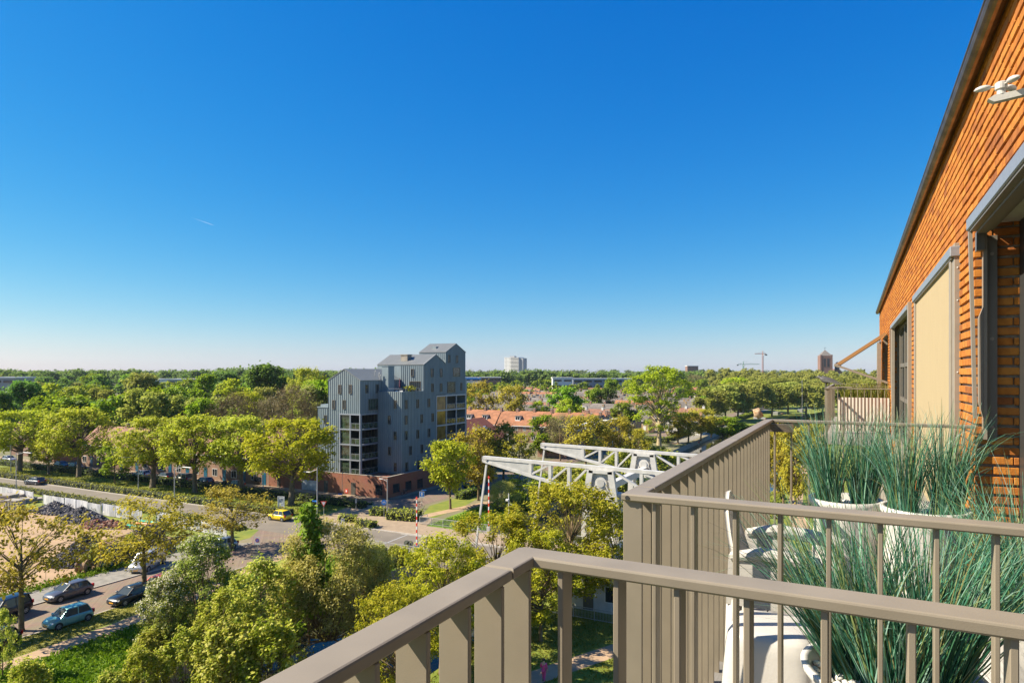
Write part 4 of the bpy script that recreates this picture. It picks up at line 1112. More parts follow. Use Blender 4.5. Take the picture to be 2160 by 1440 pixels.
# ================================================================== the lifting bridge
M['bridge'] = mat('pale_grey_bridge_paint', (0.53, 0.505, 0.465), .5, .0, var=.12, scale=1.3, detail=6)
M['bridge_dark'] = mat('weathered_bridge_web', (0.46, 0.445, 0.415), .55, .0, var=.12, scale=1.3, detail=6)
BYN, BYF = 64.5, 80.0
lb = thing('lifting_bridge', 'pale grey lifting bridge with two trussed balance beams over the canal', 'bridge', (-35, 72, 0))
dk = MB(); dk.box(-47.5, -22.5, 65.4, 79.6, -1.0, -.012); dk.box(-47.5, -22.5, 65.2, 66.0, -.9, .16); dk.box(-47.5, -22.5, 79.2, 79.9, -.9, .10)
part('deck', dk, M['concrete'], lb)
for (y, xa, xb) in ((65.35, -58.0, -21.0), (79.3, -56.0, -24.0)):
    q = MB(); q.bar((xa, y, 1.12), (xb, y, 1.12), .07, .06); q.bar((xa, y, .22), (xb, y, .22), .05, .04)
    rl = part('railing', q, M['steel'], lb)
    x = xa
    while x <= xb + .01:
        q = MB(); q.bar((x, y, .0), (x, y, 1.12), .06); part('post', q, M['steel'], rl); x += 2.0
    q = MB(); x = xa+.12
    while x < xb: q.bar((x, y, .24), (x, y, 1.1), .014); x += .13
    part('railing_bars', q, M['steel'], rl, kind='stuff')
q = MB(); q.bar((-56.0, 79.3, 1.12), (-56.0, 81.2, 1.12), .07); q.bar((-56, 79.3, .2), (-56, 81.2, .2), .05); q.bar((-56, 81.2, 0), (-56, 81.2, 1.12), .06); part('railing_end', q, M['steel'], lb)
def balance_beam(y):
    pt = at_y(1021, 967, BYN)
    xt, zt = pt.x, pt.z                        # tip
    zt += .28
    xe = -14.0
    top = lambda x: zt - .018*(x-xt)
    xk = -24.4; zk = 9.35                      # bottom chord meets the tower
    bot = lambda x: (zt-.62) + (zk-(zt-.62))*(x-xt)/(xk-xt) if x < xk else (zk if x < -21.9 else zk + (top(xe)-1.3-zk)*(x+21.9)/(xe+21.9))
    hw = .26
    q = MB(); q.prism([(xt, top(xt)), (-31.0, top(-31)), (-31.0, bot(-31)), (xt, zt-.62)], 'y', y-hw+.07, y+hw-.07)
    bm = part('beam_web', q, M['bridge_dark'], lb)
    q = MB(); q.bar((xt-.05, y, top(xt)-.14), (xe, y, top(xe)-.14), 2*hw, .34); part('top_chord', q, M['bridge'], bm)
    q = MB(); q.bar((xt-.02, y, bot(xt)+.12), (xk, y, bot(xk)+.12), 2*hw, .30); q.bar((-21.9, y, zk+.12), (xe, y, bot(xe)+.12), 2*hw, .30); part('bottom_chord', q, M['bridge'], bm)
    xs = [-31.0, -28.7, -26.55, -24.4]
    for i, x in enumerate(xs[:-1]):
        q = MB(); q.box(x-.16, x+.16, y-hw+.02, y+hw-.02, bot(x)+.2, top(x)-.25); part('vertical', q, M['bridge'], bm)
        q = MB(); q.bar((x+.1, y, bot(x)+.3), (xs[i+1]-.1, y, top(xs[i+1])-.3), 2*hw-.1, .20); part('diagonal', q, M['bridge'], bm)
    for i, x in enumerate((-21.9, -18.8, -15.9)):
        q = MB(); q.box(x-.16, x+.16, y-hw+.02, y+hw-.02, bot(x)+.2, top(x)-.25); part('vertical', q, M['bridge'], bm)
        if x < -16: q = MB(); q.bar((x+.1, y, top(x)-.3), (x+3.2, y, bot(x+3.3)+.3), 2*hw-.1, .20); part('diagonal', q, M['bridge'], bm)
    q = MB(); q.prism([(xt, top(xt)), (xt-.12, top(xt)), (xt-.12, zt-.62), (xt, zt-.62)], 'y', y-hw, y+hw); part('end_plate', q, M['bridge'], bm)
    q = MB(); q.tube([(xt+.42, y-hw-.08, zt-.35), (xt+.42, y+hw+.08, zt-.35)], .13, 12); part('pin', q, M['steel'], bm)
    q = MB(); q.box(xe-1.5, xe+1.2, y-.9, y+.9, top(xe)-1.6, top(xe)-.1); part('counterweight', q, M['bridge_dark'], bm)
    q = MB(); q.bar((xt+.42, y-.02, zt-.35), (-38.2, y-.02, .2), .20, .20); part('lift_rod', q, M['bridge'], lb)
    # bearing housing and tower
    q = MB()
    q.prism([(-24.35, top(-24)-.35), (-21.75, top(-22)-.35), (-21.75, zk-.1), (-24.35, zk-.1)], 'y', y-.18, y+.18)
    bh = part('bearing_plate', q, M['bridge_dark'], lb)
    q = MB()
    q.bar((-24.05, y-.30, top(-24)-.40), (-24.55, y-.30, zk-.35), .62, .50, up=(0, 1, 0)); q.bar((-21.9, y-.30, top(-22)-.40), (-21.45, y-.30, zk-.35), .62, .50, up=(0, 1, 0))
    q.bar((-24.2, y-.30, top(-24)-.5), (-21.7, y-.30, top(-22)-.5), .5, .34); q.bar((-24.6, y-.30, zk-.05), (-21.4, y-.30, zk-.05), .5, .30)
    part('bearing_frame', q, M['bridge'], bh)
    cz = zk+1.38; cx = -22.95
    q = MB(); q.tube([(cx, y-.42, cz), (cx, y-.18, cz)], .62, 20); part('bearing_disc', q, M['bridge'], bh)
    q = MB(); q.tube([(cx, y-.50, cz), (cx, y-.42, cz)], .40, 18); part('bearing_cap', q, M['bridge_dark'], bh)
    q = MB()
    q.bar((cx-.55, y-.42, cz-.2), (cx-1.0, y-.42, zk+.2), .1, .1); q.bar((cx+.55, y-.42, cz-.2), (cx+1.0, y-.42, zk+.2), .1, .1)
    q.bar((cx-.9, y-.42, zk+.62), (cx+.9, y-.42, zk+.62), .14, .16)
    for i in range(4): q.bar((cx-.66+i*.44, y-.42, zk+.6), (cx-.72+i*.46, y-.42, zk+.12), .09, .09)
    part('bearing_ribs', q, M['bridge'], bh)
    for (xa, xb) in ((-24.55, -24.95), (-21.45, -21.05)):
        q = MB(); q.bar((xa, y-.30, zk-.3), (xb, y-.30, -.2), .62, .50, up=(0, 1, 0)); lg = part('tower_leg', q, M['bridge'], lb)
        q = MB(); q.bar((xa, y+.75, zk+.4), (xb, y+.75, -.2), .62, .50, up=(0, 1, 0)); part('tower_leg', q, M['bridge'], lb)
    q = MB(); q.bar((-21.6, y-.28, zk-.4), (-24.6, y-.28, 5.2), .40, .30, up=(0, 1, 0)); q.bar((-24.7, y-.28, 5.2), (-21.3, y-.28, 5.2), .4, .30); q.bar((-21.3, y-.28, 5.0), (-24.7, y-.28, .8), .34, .26, up=(0, 1, 0)); part('tower_brace', q, M['bridge'], lb)
    q = MB(); q.bar((-21.5, y-.1, 7.2), (-18.2, y-.1, 9.2), .10); q.bar((-21.4, y-.1, 6.2), (-17.8, y-.1, 8.4), .10); part('stay', q, M['steel'], lb)
balance_beam(BYN); balance_beam(BYF)
q = MB(); q.bar((-22.8, BYN, 10.1), (-22.8, BYF, 10.1), .7, .7); part('cross_beam', q, M['bridge'], lb)
q = MB(); q.bevbox(-23.5, -21.0, 62.5, 66.3, 4.6, 4.9, .02); part('platform', q, M['bridge_dark'], lb); q = MB(); q.box(-25.4, -20.8, 62.2, 65.1, -.2, .2); part('footing', q, M['concrete'], lb)
# bridge keeper's house on the right bank, seen through the maple and the railings
M['panel'] = mat('pale_metal_panel', (.55, .55, .53), .5, .1, var=.08, scale=2)
bh = thing('bridge_house', 'pale grey bridge machinery house at the foot of the lifting bridge', 'building', (-20, 60.5, 0))
q = MB(); q.box(-24.2, -15.5, 57.8, 63.4, 0, 3.4); part('wall', q, M['panel'], bh)
q = MB(); q.box(-24.5, -15.2, 57.5, 63.7, 3.4, 3.6); part('roof', q, M['white_paint'], bh)
q = MB(); q.box(-22.4, -21.4, 57.74, 57.8, .1, 2.3); part('door', q, M['alu_dark'], bh)
for x in (-20.3, -18.2):
    q = MB(); q.box(x, x+1.2, 57.74, 57.8, 1.0, 2.5); w_ = part('window', q, M['white_frame'], bh)
    q = MB(); q.box(x+.08, x+1.12, 57.73, 57.739, 1.08, 2.42); part('pane', q, M['glass'], w_)
fn = thing('bar_fence', 'low steel bar fence in front of the bridge machinery house', 'fence', (-19.5, 55.6, 0))
q = MB(); q.bar((-24.5, 55.6, 1.05), (-14.5, 55.6, 1.05), .05); q.bar((-24.5, 55.6, .12), (-14.5, 55.6, .12), .05); part('rail', q, M['steel'], fn)
for i in range(6):
    q = MB(); q.bar((-24.5+2*i, 55.6, 0), (-24.5+2*i, 55.6, 1.1), .06); part('post', q, M['steel'], fn)
q = MB(); x = -24.4
while x < -14.5: q.bar((x, 55.6, .14), (x, 55.6, 1.03), .02); x += .14
part('bars', q, M['steel'], fn, kind='stuff')
# red and white barrier poles standing upright
def barrier(label, u, vt, y, bx=None):
    p = at_y(u, vt, y); h = p.z
    t = thing('barrier_pole', label, 'barrier', (p.x, y, 0), group='red and white barrier poles of the bridge')
    n = 15; k = (h-.9)/n
    q = MB(); q.bevbox(-.25, .25, -.2, .2, 0, 1.0, .02); part('motor_box', q, M['steel'], t, local=True)
    for i in range(n):
        q = MB(); w = .085 - .03*i/n; q.box(-w, w, -w*.7, w*.7, .9+i*k, .9+(i+1)*k); part('stripe', q, M['red'] if i % 2 == 0 else M['white_paint'], t, local=True)
    for zz in (.55, .98):
        q = MB(); q.tube([(-.16, 0, h*zz-.06), (.16, 0, h*zz-.06)], .05, 8); part('lamp', q, M['red'], t, local=True)
barrier('red and white striped barrier pole upright at the near end of the bridge', 879, 1047, 66.4)
barrier('red and white striped barrier pole upright behind the near balance beam', 1031, 1003, 79.0)
# double warning lights with their backs towards us on a black and white post
p = at_y(863, 1140, 66.0)
t = thing('warning_light', 'pair of round traffic lights seen from behind on a striped post', 'traffic light', (p.x, 65.9, 0))
for i in range(7):
    q = MB(); q.tube([(0, 0, p.z-1.2-.28*i), (0, 0, p.z-.92-.28*i)], .055, 8); part('stripe', q, M['white_paint'] if i % 2 else M['dark'], t, local=True)
q = MB(); q.tube([(0, 0, 0), (0, 0, p.z-2.88)], .055, 8); part('post', q, M['steel'], t, local=True)
M['lampback'] = mat('grey_green_lamp_housing', (.10, .105, .085), .5)
for s in (-1, 1):
    q = MB(); q.tube([(s*.26, -.06, p.z-.35), (s*.26, .05, p.z-.35)], .42, 18); part('backing_board', q, M['lampback'], t, local=True)
    q = MB(); q.tube([(s*.22, -.22, p.z-.30), (s*.22, -.061, p.z-.30)], [.10, .13], 12); part('lamp', q, M['lampback'], t, local=True)
q = MB(); q.bar((-.3, -.02, p.z-.86), (.3, -.02, p.z-.86), .1); part('bracket', q, M['steel'], t, local=True)
# camera mast
p = G(1073, 1165); d_ = gdist(1073, 1165)
pm = at_y(1073, 1040, 80.5)
t = thing('camera_mast', 'white camera mast standing in the foliage behind the bridge', 'mast', (pm.x, 80.5, 0))
q = MB(); q.tube([(0, 0, 0), (0, 0, pm.z)], [.09, .06], 8); part('pole', q, M['white_paint'], t, local=True)
q = MB(); q.bar((-.35, -.1, pm.z-.9), (.1, -.1, pm.z-.9), .3, .25); q.bar((0, 0, pm.z-1.25), (.5, 0, pm.z-1.5), .08); part('camera', q, M['white_paint'], t, local=True)
# ================================================================== cars
PAINT = {}
def paint(name, col, metal=.25, rough=.28):
    if name not in PAINT:
        m = mat('car_paint_' + name, col, rough, metal, spec=.6); m.node_tree.nodes['Principled BSDF'].inputs['Coat Weight'].default_value = .6
        PAINT[name] = m
    return PAINT[name]
# kind: length, width, height, wheel base, wheel radius, front overhang, belt z, (cowl x, windscreen-top x, rear-top x, rear-belt x), nose z
KIND = {
 'hatch':  dict(L=4.05, W=1.74, H=1.46, wb=2.56, r=.31, fo=.80, belt=.93, gx=(.95, .22, -1.45, -1.85), nose=.72, hood=.93),
 'small':  dict(L=3.65, W=1.66, H=1.53, wb=2.43, r=.29, fo=.66, belt=.93, gx=(1.0, .38, -1.35, -1.68), nose=.72, hood=.95),
 'estate': dict(L=4.55, W=1.80, H=1.48, wb=2.70, r=.32, fo=.88, belt=.95, gx=(1.0, .30, -1.75, -2.12), nose=.72, hood=.95),
 'mpv':    dict(L=4.35, W=1.82, H=1.78, wb=2.70, r=.32, fo=.85, belt=1.05, gx=(1.25, .55, -1.85, -2.10), nose=.82, hood=1.05),
 'van':    dict(L=5.0, W=1.92, H=1.92, wb=3.28, r=.34, fo=.90, belt=1.18, gx=(1.55, .85, -2.25, -2.42), nose=.88, hood=1.15),
 'mini':   dict(L=3.70, W=1.69, H=1.41, wb=2.47, r=.30, fo=.70, belt=.92, gx=(.80, .35, -1.38, -1.72), nose=.74, hood=.92),
}
def car(label, kind, pnt, loc, rz, group='parked cars', roofm=None):
    K = KIND[kind]; L, Wd, H, r = K['L'], K['W']/2, K['H'], K['r']
    t = thing('car' if kind != 'van' else 'delivery_van', label, 'car' if kind != 'van' else 'van', loc, rz, group)
    xf = L/2; xr = -L/2; fwx = xf-K['fo']; rwx = fwx-K['wb']; b = K['belt']; gx = K['gx']
    st = [(xr, .42, b-.18, .84), (xr+.10, .28, b-.05, .93), (xr+.4, .20, b, .98), (gx[2], .18, b, 1.0), (0, .18, b, 1.0), (gx[0]-.1, .18, b, 1.0), (gx[0]+.05, .18, K['hood'], .99),
          (gx[0]+.5*(xf-gx[0]), .19, K['hood']-.08, .97), (xf-.25, .22, K['nose']+.06, .92), (xf-.06, .26, K['nose']-.06, .82), (xf, .36, K['nose']-.16, .74)]
    q = MB(); vs = []
    n = 12
    for (x, z0, z1, k) in st:
        w = Wd*k; h = z1-z0
        vs += [(x, y, z) for y, z in ((-w*.86, z0), (-w*.97, z0+.10*h), (-w, z0+.38*h), (-w*.985, z0+.70*h), (-w*.95, z0+.92*h), (-w*.84, z1), (w*.84, z1), (w*.95, z0+.92*h), (w*.985, z0+.70*h), (w, z0+.38*h), (w*.97, z0+.10*h), (w*.86, z0))]
    fs = [(i*n+j, (i+1)*n+j, (i+1)*n+(j+1) % n, i*n+(j+1) % n) for i in range(len(st)-1) for j in range(n)] + [tuple(range(n)), tuple(range(len(st)*n-1, (len(st)-1)*n-1, -1))]
    q.add(vs, fs)
    body = part('body', q, pnt, t, local=True, smooth=True)
    # glasshouse
    wb_, wt = Wd*.90, Wd*.74
    q = MB(); zt = H-.05
    lo = [(gx[0], wb_*.92), (gx[0]-.35, wb_), (gx[3]+.25, wb_), (gx[3], wb_*.92)]
    hi = [(gx[1], wt*.93), (gx[1]-.25, wt), (gx[2]+.2, wt), (gx[2], wt*.93)]
    lowr = [(x, -y, b-.03) for x, y in lo] + [(x, y, b-.03) for x, y in reversed(lo)]
    uppr = [(x, -y, zt) for x, y in hi] + [(x, y, zt) for x, y in reversed(hi)]
    q.add(lowr+uppr, [(i, i+8, (i+1) % 8+8, (i+1) % 8) for i in range(8)] + [tuple(range(8, 16))][::-1])
    q.f[-1] = tuple(range(15, 7, -1))
    part('window_glass', q, M['car_glass'], t, local=True)
    q = MB(); k = 1.015
    ring0 = [(x*1, y*k, zt-.035) for x, y, z in uppr]; ring1 = [(x*.995, y*.97, zt+.015) for x, y, z in uppr]; ring2 = [(x*.90+.0, y*.72, H) for x, y, z in uppr]
    q.add(ring0+ring1+ring2, [(i, (i+1) % 8, (i+1) % 8+8, i+8) for i in range(8)] + [(i+8, (i+1) % 8+8, (i+1) % 8+16, i+16) for i in range(8)] + [tuple(range(16, 24))])
    part('roof', q, roofm or pnt, t, local=True, smooth=True)
    for s in (-1, 1):
        xm = (gx[0]+gx[3])/2-.12
        q = MB(); q.bar((gx[0]-.02, s*wb_*.95, b-.02), (gx[1]-.02, s*wt*.97, zt), .07, .06); part('pillar', q, pnt, t, local=True)
        q = MB(); q.bar((gx[3]+.12, s*wb_*.98, b-.02), (gx[2]+.10, s*wt*.985, zt), .22 if kind in ('hatch', 'small', 'mini') else .16, .05, up=(1, 0, 0)); part('pillar', q, pnt, t, local=True)
        q = MB(); q.bar((xm, s*(wb_+.004), b-.02), (xm-.04, s*(wt+.004), zt), .08, .03, up=(0, 1, 0)); part('pillar', q, pnt, t, local=True)
        if kind == 'van':
            q = MB(); q.prism([(xm+.25, b-.03), (xm+.2, zt), (gx[2]+.1, zt), (gx[3]+.1, b-.03)], 'y', s*wt*.98, s*(wb_+.012)); part('side_panel', q, pnt, t, local=True)
    # wheels
    for x in (fwx, rwx):
        for s in (-1, 1):
            q = MB(); q.tube([(x, s*(Wd-.19), r), (x, s*(Wd+.005), r)], [r, r], 18); w = part('wheel', q, M['tyre'], t, local=True, smooth=False)
            q = MB(); q.tube([(x, s*(Wd-.0), r), (x, s*(Wd+.015), r)], [r*.62, r*.58], 14)
            part('rim', q, M['rim'], w, local=True)
            q = MB()
            for a in range(5):
                th = a*2*math.pi/5+.3; q.bar((x+math.cos(th+.63)*r*.24, s*(Wd+.017), r+math.sin(th+.63)*r*.24), (x+math.cos(th+.63)*r*.5, s*(Wd+.017), r+math.sin(th+.63)*r*.5), .07, .006, up=(0, 1, 0))
            part('rim_slot', q, M['tyre'], w, local=True)
            q = MB(); vs = []
            for i in range(13):
                a = math.pi*i/12; vs += [(x+math.cos(a)*(r+.07), s*(Wd+.004), max(.2, r+math.sin(a)*(r+.07))), (x+math.cos(a)*(r+.07), s*(Wd-.16), max(.2, r+math.sin(a)*(r+.07)))]
            vs += [(x, s*(Wd+.004), r*.75)]
            q.add(vs, [(2*i, 2*i+2, 26) if s > 0 else (2*i+2, 2*i, 26) for i in range(12)]); part('wheel_arch', q, M['tyre'], t, local=True)
    for s in (-1, 1):
        q = MB(); w = Wd*.60
        q.add([(xf-.30, s*(Wd*.93), K['nose']+.03), (xf-.06, s*(Wd*.62), K['nose']-.06), (xf-.025, s*(Wd*.60), K['nose']-.17), (xf-.20, s*(Wd*.95), K['nose']-.12)], [(0, 1, 2, 3) if s < 0 else (3, 2, 1, 0)])
        q.v = [(p[0]+.025, p[1]+s*.012, p[2]+.012) for p in q.v]; part('headlight', q, M['lamp_glass'], t, local=True)
        q = MB(); q.bevbox(xr-.015, xr+.14, min(s*Wd*.66, s*Wd*.95), max(s*Wd*.66, s*Wd*.95), b-.26, b+.04, .01); part('tail_light', q, M['tail'], t, local=True)
        q = MB(); q.bevbox(gx[0]-.32, gx[0]-.14, min(s*(Wd+.01), s*(Wd+.17)), max(s*(Wd+.01), s*(Wd+.17)), b-.02, b+.13, .01); part('mirror', q, pnt, t, local=True)
        q = MB()
        for xx in (.0, -.95): q.box(xx-.1, xx+.1, min(s*(Wd*.985), s*(Wd+.015)), max(s*(Wd*.985), s*(Wd+.015)), b-.19, b-.155)
        part('door_handle', q, pnt, t, local=True)
        q = MB()
        for xx in ((gx[0]-.32), (gx[0]+gx[3])/2-.12, gx[3]+.55): q.bar((xx, s*(Wd*1.003), .30), (xx-.02, s*(Wd*.972), b-.06), .012, .01, up=(0, 1, 0))
        part('door_gap', q, M['tyre'], t, local=True)
    q = MB(); q.box(xf-.01, xf+.012, -.26, .26, .40, .51); part('number_plate', q, M['plate'], t, local=True)
    q = MB(); q.box(xr-.012, xr+.01, -.26, .26, .50, .61); part('number_plate', q, M['plate'], t, local=True)
    q = MB(); q.bevbox(xf-.10, xf-.005, -Wd*.5, Wd*.5, .25, .38, .01); q.bevbox(xf-.09, xf-.012, -Wd*.45, Wd*.45, K['nose']-.20, K['nose']-.12, .01); part('grille', q, M['tyre'], t, local=True)
    return t
def car_px(label, kind, pnt, front, rear, side, group='parked cars', roofm=None):
    """front / rear: pixels where the visible front and rear wheel stand; side +1: we see the car's left"""
    K = KIND[kind]; a, b = G(*front), G(*rear); d = (a-b).to_2d().normalized(); left = Vector((-d.y, d.x))
    m = (a.to_2d()+b.to_2d())/2 - left*side*K['W']/2
    off = (K['L']/2-K['fo']) - K['wb']/2      # wheel middle relative to the car's middle
    m = m - d*off
    return car(label, kind, pnt, (m.x, m.y, .01), math.atan2(d.y, d.x), group, roofm)
P_ = paint
car_px('grey five door hatchback parked at the kerb of the brick street', 'hatch', P_('slate', (.10, .10, .115)), (127.4, 1270.8), (185.7, 1253.3), 1)
car_px('turquoise small hatchback parked on the grass edge nearest to us', 'small', P_('teal', (.15, .37, .36)), (124.5, 1329), (187, 1309), 1)
car_px('black hatchback parked behind the bare street tree', 'hatch', P_('black', (.012, .012, .014)), (263, 1279), (317, 1260), 1)
car_px('silver delivery van parked nose forward before the blue container', 'van', P_('silver', (.50, .49, .49), .5), (296, 1217), (362, 1180), 1)
car_px('red car half hidden by the flowering hawthorn', 'hatch', P_('red', (.55, .06, .04)), (326, 1256), (368, 1238), 1)
car_px('black van like car cut by the left edge behind a tree', 'mpv', P_('navy', (.012, .014, .022)), (-10, 1318), (58, 1293), 1)
car_px('dark car at the bottom left corner under the leaves', 'estate', P_('brown', (.03, .026, .024)), (-45, 1395), (30, 1362), 1)
car_px('pale blue silver car at the street mouth behind a sparse tree', 'hatch', P_('ice', (.40, .45, .50), .5), (448, 1166), (492, 1158), 1)
car_px('yellow small car driving away on the main road', 'small', P_('yellow', (.85, .60, .01), .0), (571, 1097), (592, 1100), 1, 'cars on the main road')
car_px('dark grey car driving along the main road at the left', 'hatch', P_('slate', (0, 0, 0)), (53, 1022), (76, 1023.5), 1, 'cars on the main road')
g2 = 'cars parked in front of the brick houses'
for lab, kind, pn, u, y, hd in (
  ('silver car parked by the gable house at the far left', 'hatch', P_('silver', (0, 0, 0)), 20, 88.6, 1), ('black car left of the thick trunk before the blue doors', 'hatch', P_('black', (0, 0, 0)), 131, 88.6, 1),
  ('navy estate car between two trunks before the brick houses', 'estate', P_('navy', (0, 0, 0)), 163, 88.6, 1), ('light silver hatchback parked beside the hedge under the broad tree', 'hatch', P_('white_silver', (.58, .58, .57), .4), 299, 88.4, -1),
  ('black estate car just right of the thick boulevard trunk', 'estate', P_('black', (0, 0, 0)), 346, 88.4, -1), ('beige grey compact van parked by the lamp post', 'mpv', P_('champagne', (.26, .24, .20), .5), 386, 88.2, -1),
  ('dark blue hatchback beyond the trunk before the white window', 'hatch', P_('blue', (.03, .05, .12)), 430, 88.2, -1), ('charcoal small car last in the row by the brick wall', 'small', P_('charcoal', (.03, .03, .032)), 497, 88.2, -1)):
    p = at_y(u, 1010, y); car(lab, kind, pn, (p.x, y, .018), 0 if hd > 0 else math.pi, g2)
p = at_y(474, 1010, 88.3)
mc = thing('covered_motorbike', 'motorbike under a black cover among the parked cars', 'motorbike', (p.x, 88.3, .018))
q = MB(); vs = []
for (z, kx, ky) in ((0, 1.0, .42), (.5, .95, .36), (.85, .75, .26), (1.1, .35, .14), (1.15, .1, .05)):
    for j in range(14): a = 2*math.pi*j/14; vs.append((kx*math.cos(a)*(1+.06*math.sin(3*a)), ky*math.sin(a)*(1+.1*math.sin(5*a)), z))
q.add(vs, [(i*14+j, i*14+(j+1) % 14, (i+1)*14+(j+1) % 14, (i+1)*14+j) for i in range(4) for j in range(14)] + [tuple(range(56, 70))]); part('cover', q, M['tyre'], mc, local=True, smooth=True)
for s in (-.62, .62):
    q = MB(); q.tube([(s, -.06, .28), (s, .06, .28)], .28, 14); part('wheel', q, M['tyre'], mc, local=True)
car_px('olive gold mini car with white roof in the side street', 'mini', P_('gold', (.26, .21, .02), .3), (1009, 1026), (997, 1030), -1, 'cars in the side street', M['white_paint'])
car_px('black car in the shade farther up the side street', 'hatch', P_('black', (0, 0, 0)), (1024, 1019), (1043, 1013), 1, 'cars in the side street')
def road_car(label, u, v, kind, pn, rz): p = G(u, v); return car(label, kind, pn, (p.x, p.y, .02), rz, 'cars by the harbour park')
road_car('white car parked beyond the harbour lawn near the far balcony', 1706, 859, 'hatch', P_('white', (.72, .72, .70), 0), 0.1)
road_car('dark car parked in the shaded car park beyond the bridge', 1432, 918, 'hatch', P_('black', (0, 0, 0)), .3)
road_car('red car parked in the shaded car park beyond the bridge', 1446, 914, 'hatch', P_('red', (0, 0, 0)), .3)

# ================================================================== street furniture
def lamp(label, u, vb, vt, au, av, y=None, group='street lamps along the road'):
    b = G(u, vb); h = at_y(u, vt, b.y).z
    t = thing('street_lamp', label, 'street lamp', (b.x, b.y, 0), group=group)
    q = MB(); q.tube([(0, 0, 0), (0, 0, 1.2), (0, 0, 1.25), (0, 0, h)], [.11, .11, .085, .06], 8); part('pole', q, M['steel'], t, local=True, smooth=False)
    if au is not None:
        e = at_y(au, av, b.y); e = Vector((e.x-b.x, 0, e.z)); s = 1 if e.x > 0 else -1
        q = MB(); q.tube([(0, 0, h-.35), (e.x*.55, 0, e.z-.02)], .035, 6); q.tube([(0, 0, h-.03), (e.x*.35, 0, e.z+.02+(h-e.z)*.35)], .015, 5); part('arm', q, M['steel'], t, local=True)
        q = MB(); q.bevbox(min(e.x*.5, e.x), max(e.x*.5, e.x), -.14, .14, e.z-.07, e.z+.05, .03); hd = part('lamp_head', q, M['steel'], t, local=True)
        q = MB(); q.box(min(e.x*.6, e.x*.95), max(e.x*.6, e.x*.95), -.10, .10, e.z-.085, e.z-.072); part('lamp_lens', q, M['lamp_glass'], hd, local=True)
    return t
lamp('grey street lamp with its arm to the left beside the yield sign', 669, 1088, 985, 641, 994)
lamp('grey street lamp with its arm to the right on the fence side of the road', 368, 1083, 985, 404, 986)
lamp('grey street lamp with its arm to the left under the boulevard tree', 292, 1035, 952, 256, 963)
lamp('grey street lamp at the left rising from behind the white fence', 34, 1049, 954, 66, 955)
lamp('bare grey pole at the far left behind the hedge', 23, 1000, 938, 14, 940)
lamp('grey street lamp at the corner of the brick plinth', 817, 1092, 1010, 800, 1009)
lamp('grey lamp by the hedge before the houses with blue doors', 555, 1040, 977, 562, 981)
lamp('thin pale lamp pole between the trunks before the brown roof', 170, 996, 961, 174, 962)
lamp('grey lamp post seen through the maple beside the harbour trees', 1336, 965, 915, 1322, 915, group='lamps in the harbour quarter')
lamp('white lamp mast with a cross bar rising before the plane trees, left one', 1600, 872, 809, 1597, 815, group='lamps in the harbour quarter')
lamp('dark lamp mast with a pale top before the plane trees, right one', 1692, 884, 801, 1690, 806, group='lamps in the harbour quarter')
M['sign_blue'] = mat('sign_blue', (.02, .16, .52), .4)
M['sign_orange'] = mat('sign_orange', (.85, .32, .02), .5)
M['sign_back'] = mat('sign_back_grey', (.28, .28, .27), .5, .3)
FACE = TH * .6
def sign_post(label, u, vb, h, name='road_sign'):
    b = G(u, vb); t = thing(name, label, 'road sign', (b.x, b.y, 0), rz=.35, group='road signs')
    q = MB(); q.tube([(0, 0, 0), (0, 0, h)], .035, 8); part('post', q, M['steel'], t, local=True)
    return t
def disc(q, cx, cz, r, y0, y1, n=24): q.tube([(cx, y1, cz), (cx, y0, cz)], r, n); return q
# yield sign
t = sign_post('white and red give way sign on a thin post', 683, 1097, 2.85)
q = MB(); q.prism([(-.48, 2.85), (.48, 2.85), (0, 2.0)], 'y', -.06, -.04); pn = part('sign_plate', q, M['red'], t, local=True)
q = MB(); q.prism([(-.31, 2.75), (.31, 2.75), (0, 2.2)], 'y', -.066, -.0605); part('sign_field', q, M['white_paint'], pn, local=True)
# no stopping sign
t = sign_post('white board with a blue and red no stopping disc above the litter bin', 543, 1185, 2.9)
q = MB(); q.box(-.32, .32, -.06, -.04, 2.05, 2.95); pn = part('sign_plate', q, M['white_paint'], t, local=True)
q = MB(); disc(q, 0, 2.55, .26, -.066, -.0605); part('sign_ring', q, M['red'], pn, local=True)
q = MB(); disc(q, 0, 2.55, .20, -.072, -.0665); part('sign_field', q, M['sign_blue'], pn, local=True)
q = MB(); q.bar((-.14, -.0745, 2.69), (.14, -.0745, 2.41), .05, .004, up=(0, 1, 0)); part('sign_stripe', q, M['red'], pn, local=True)
# blue cycle path sign
t = sign_post('round blue cycle path sign before the clipped bushes', 810, 1093, 2.55)
q = MB(); disc(q, 0, 2.45, .40, -.06, -.04); pn = part('sign_plate', q, M['sign_blue'], t, local=True)
q = MB()
for cx in (-.16, .16):
    for k in range(12):
        a, b = 2*math.pi*k/12, 2*math.pi*(k+1)/12
        q.bar((cx+.11*math.cos(a), -.063, 2.38+.11*math.sin(a)), (cx+.11*math.cos(b), -.063, 2.38+.11*math.sin(b)), .025, .004, up=(0, 1, 0))
q.bar((-.16, -.063, 2.38), (-.05, -.063, 2.55), .03, .004, up=(0, 1, 0)); q.bar((-.05, -.063, 2.55), (.12, -.063, 2.55), .03, .004, up=(0, 1, 0)); q.bar((.16, -.063, 2.38), (.10, -.063, 2.62), .03, .004, up=(0, 1, 0)); q.bar((-.05, -.063, 2.55), (.0, -.063, 2.38), .03, .004, up=(0, 1, 0)); q.bar((0, -.063, 2.38), (.12, -.063, 2.55), .03, .004, up=(0, 1, 0))
part('bicycle_symbol', q, M['white_paint'], pn, local=True)
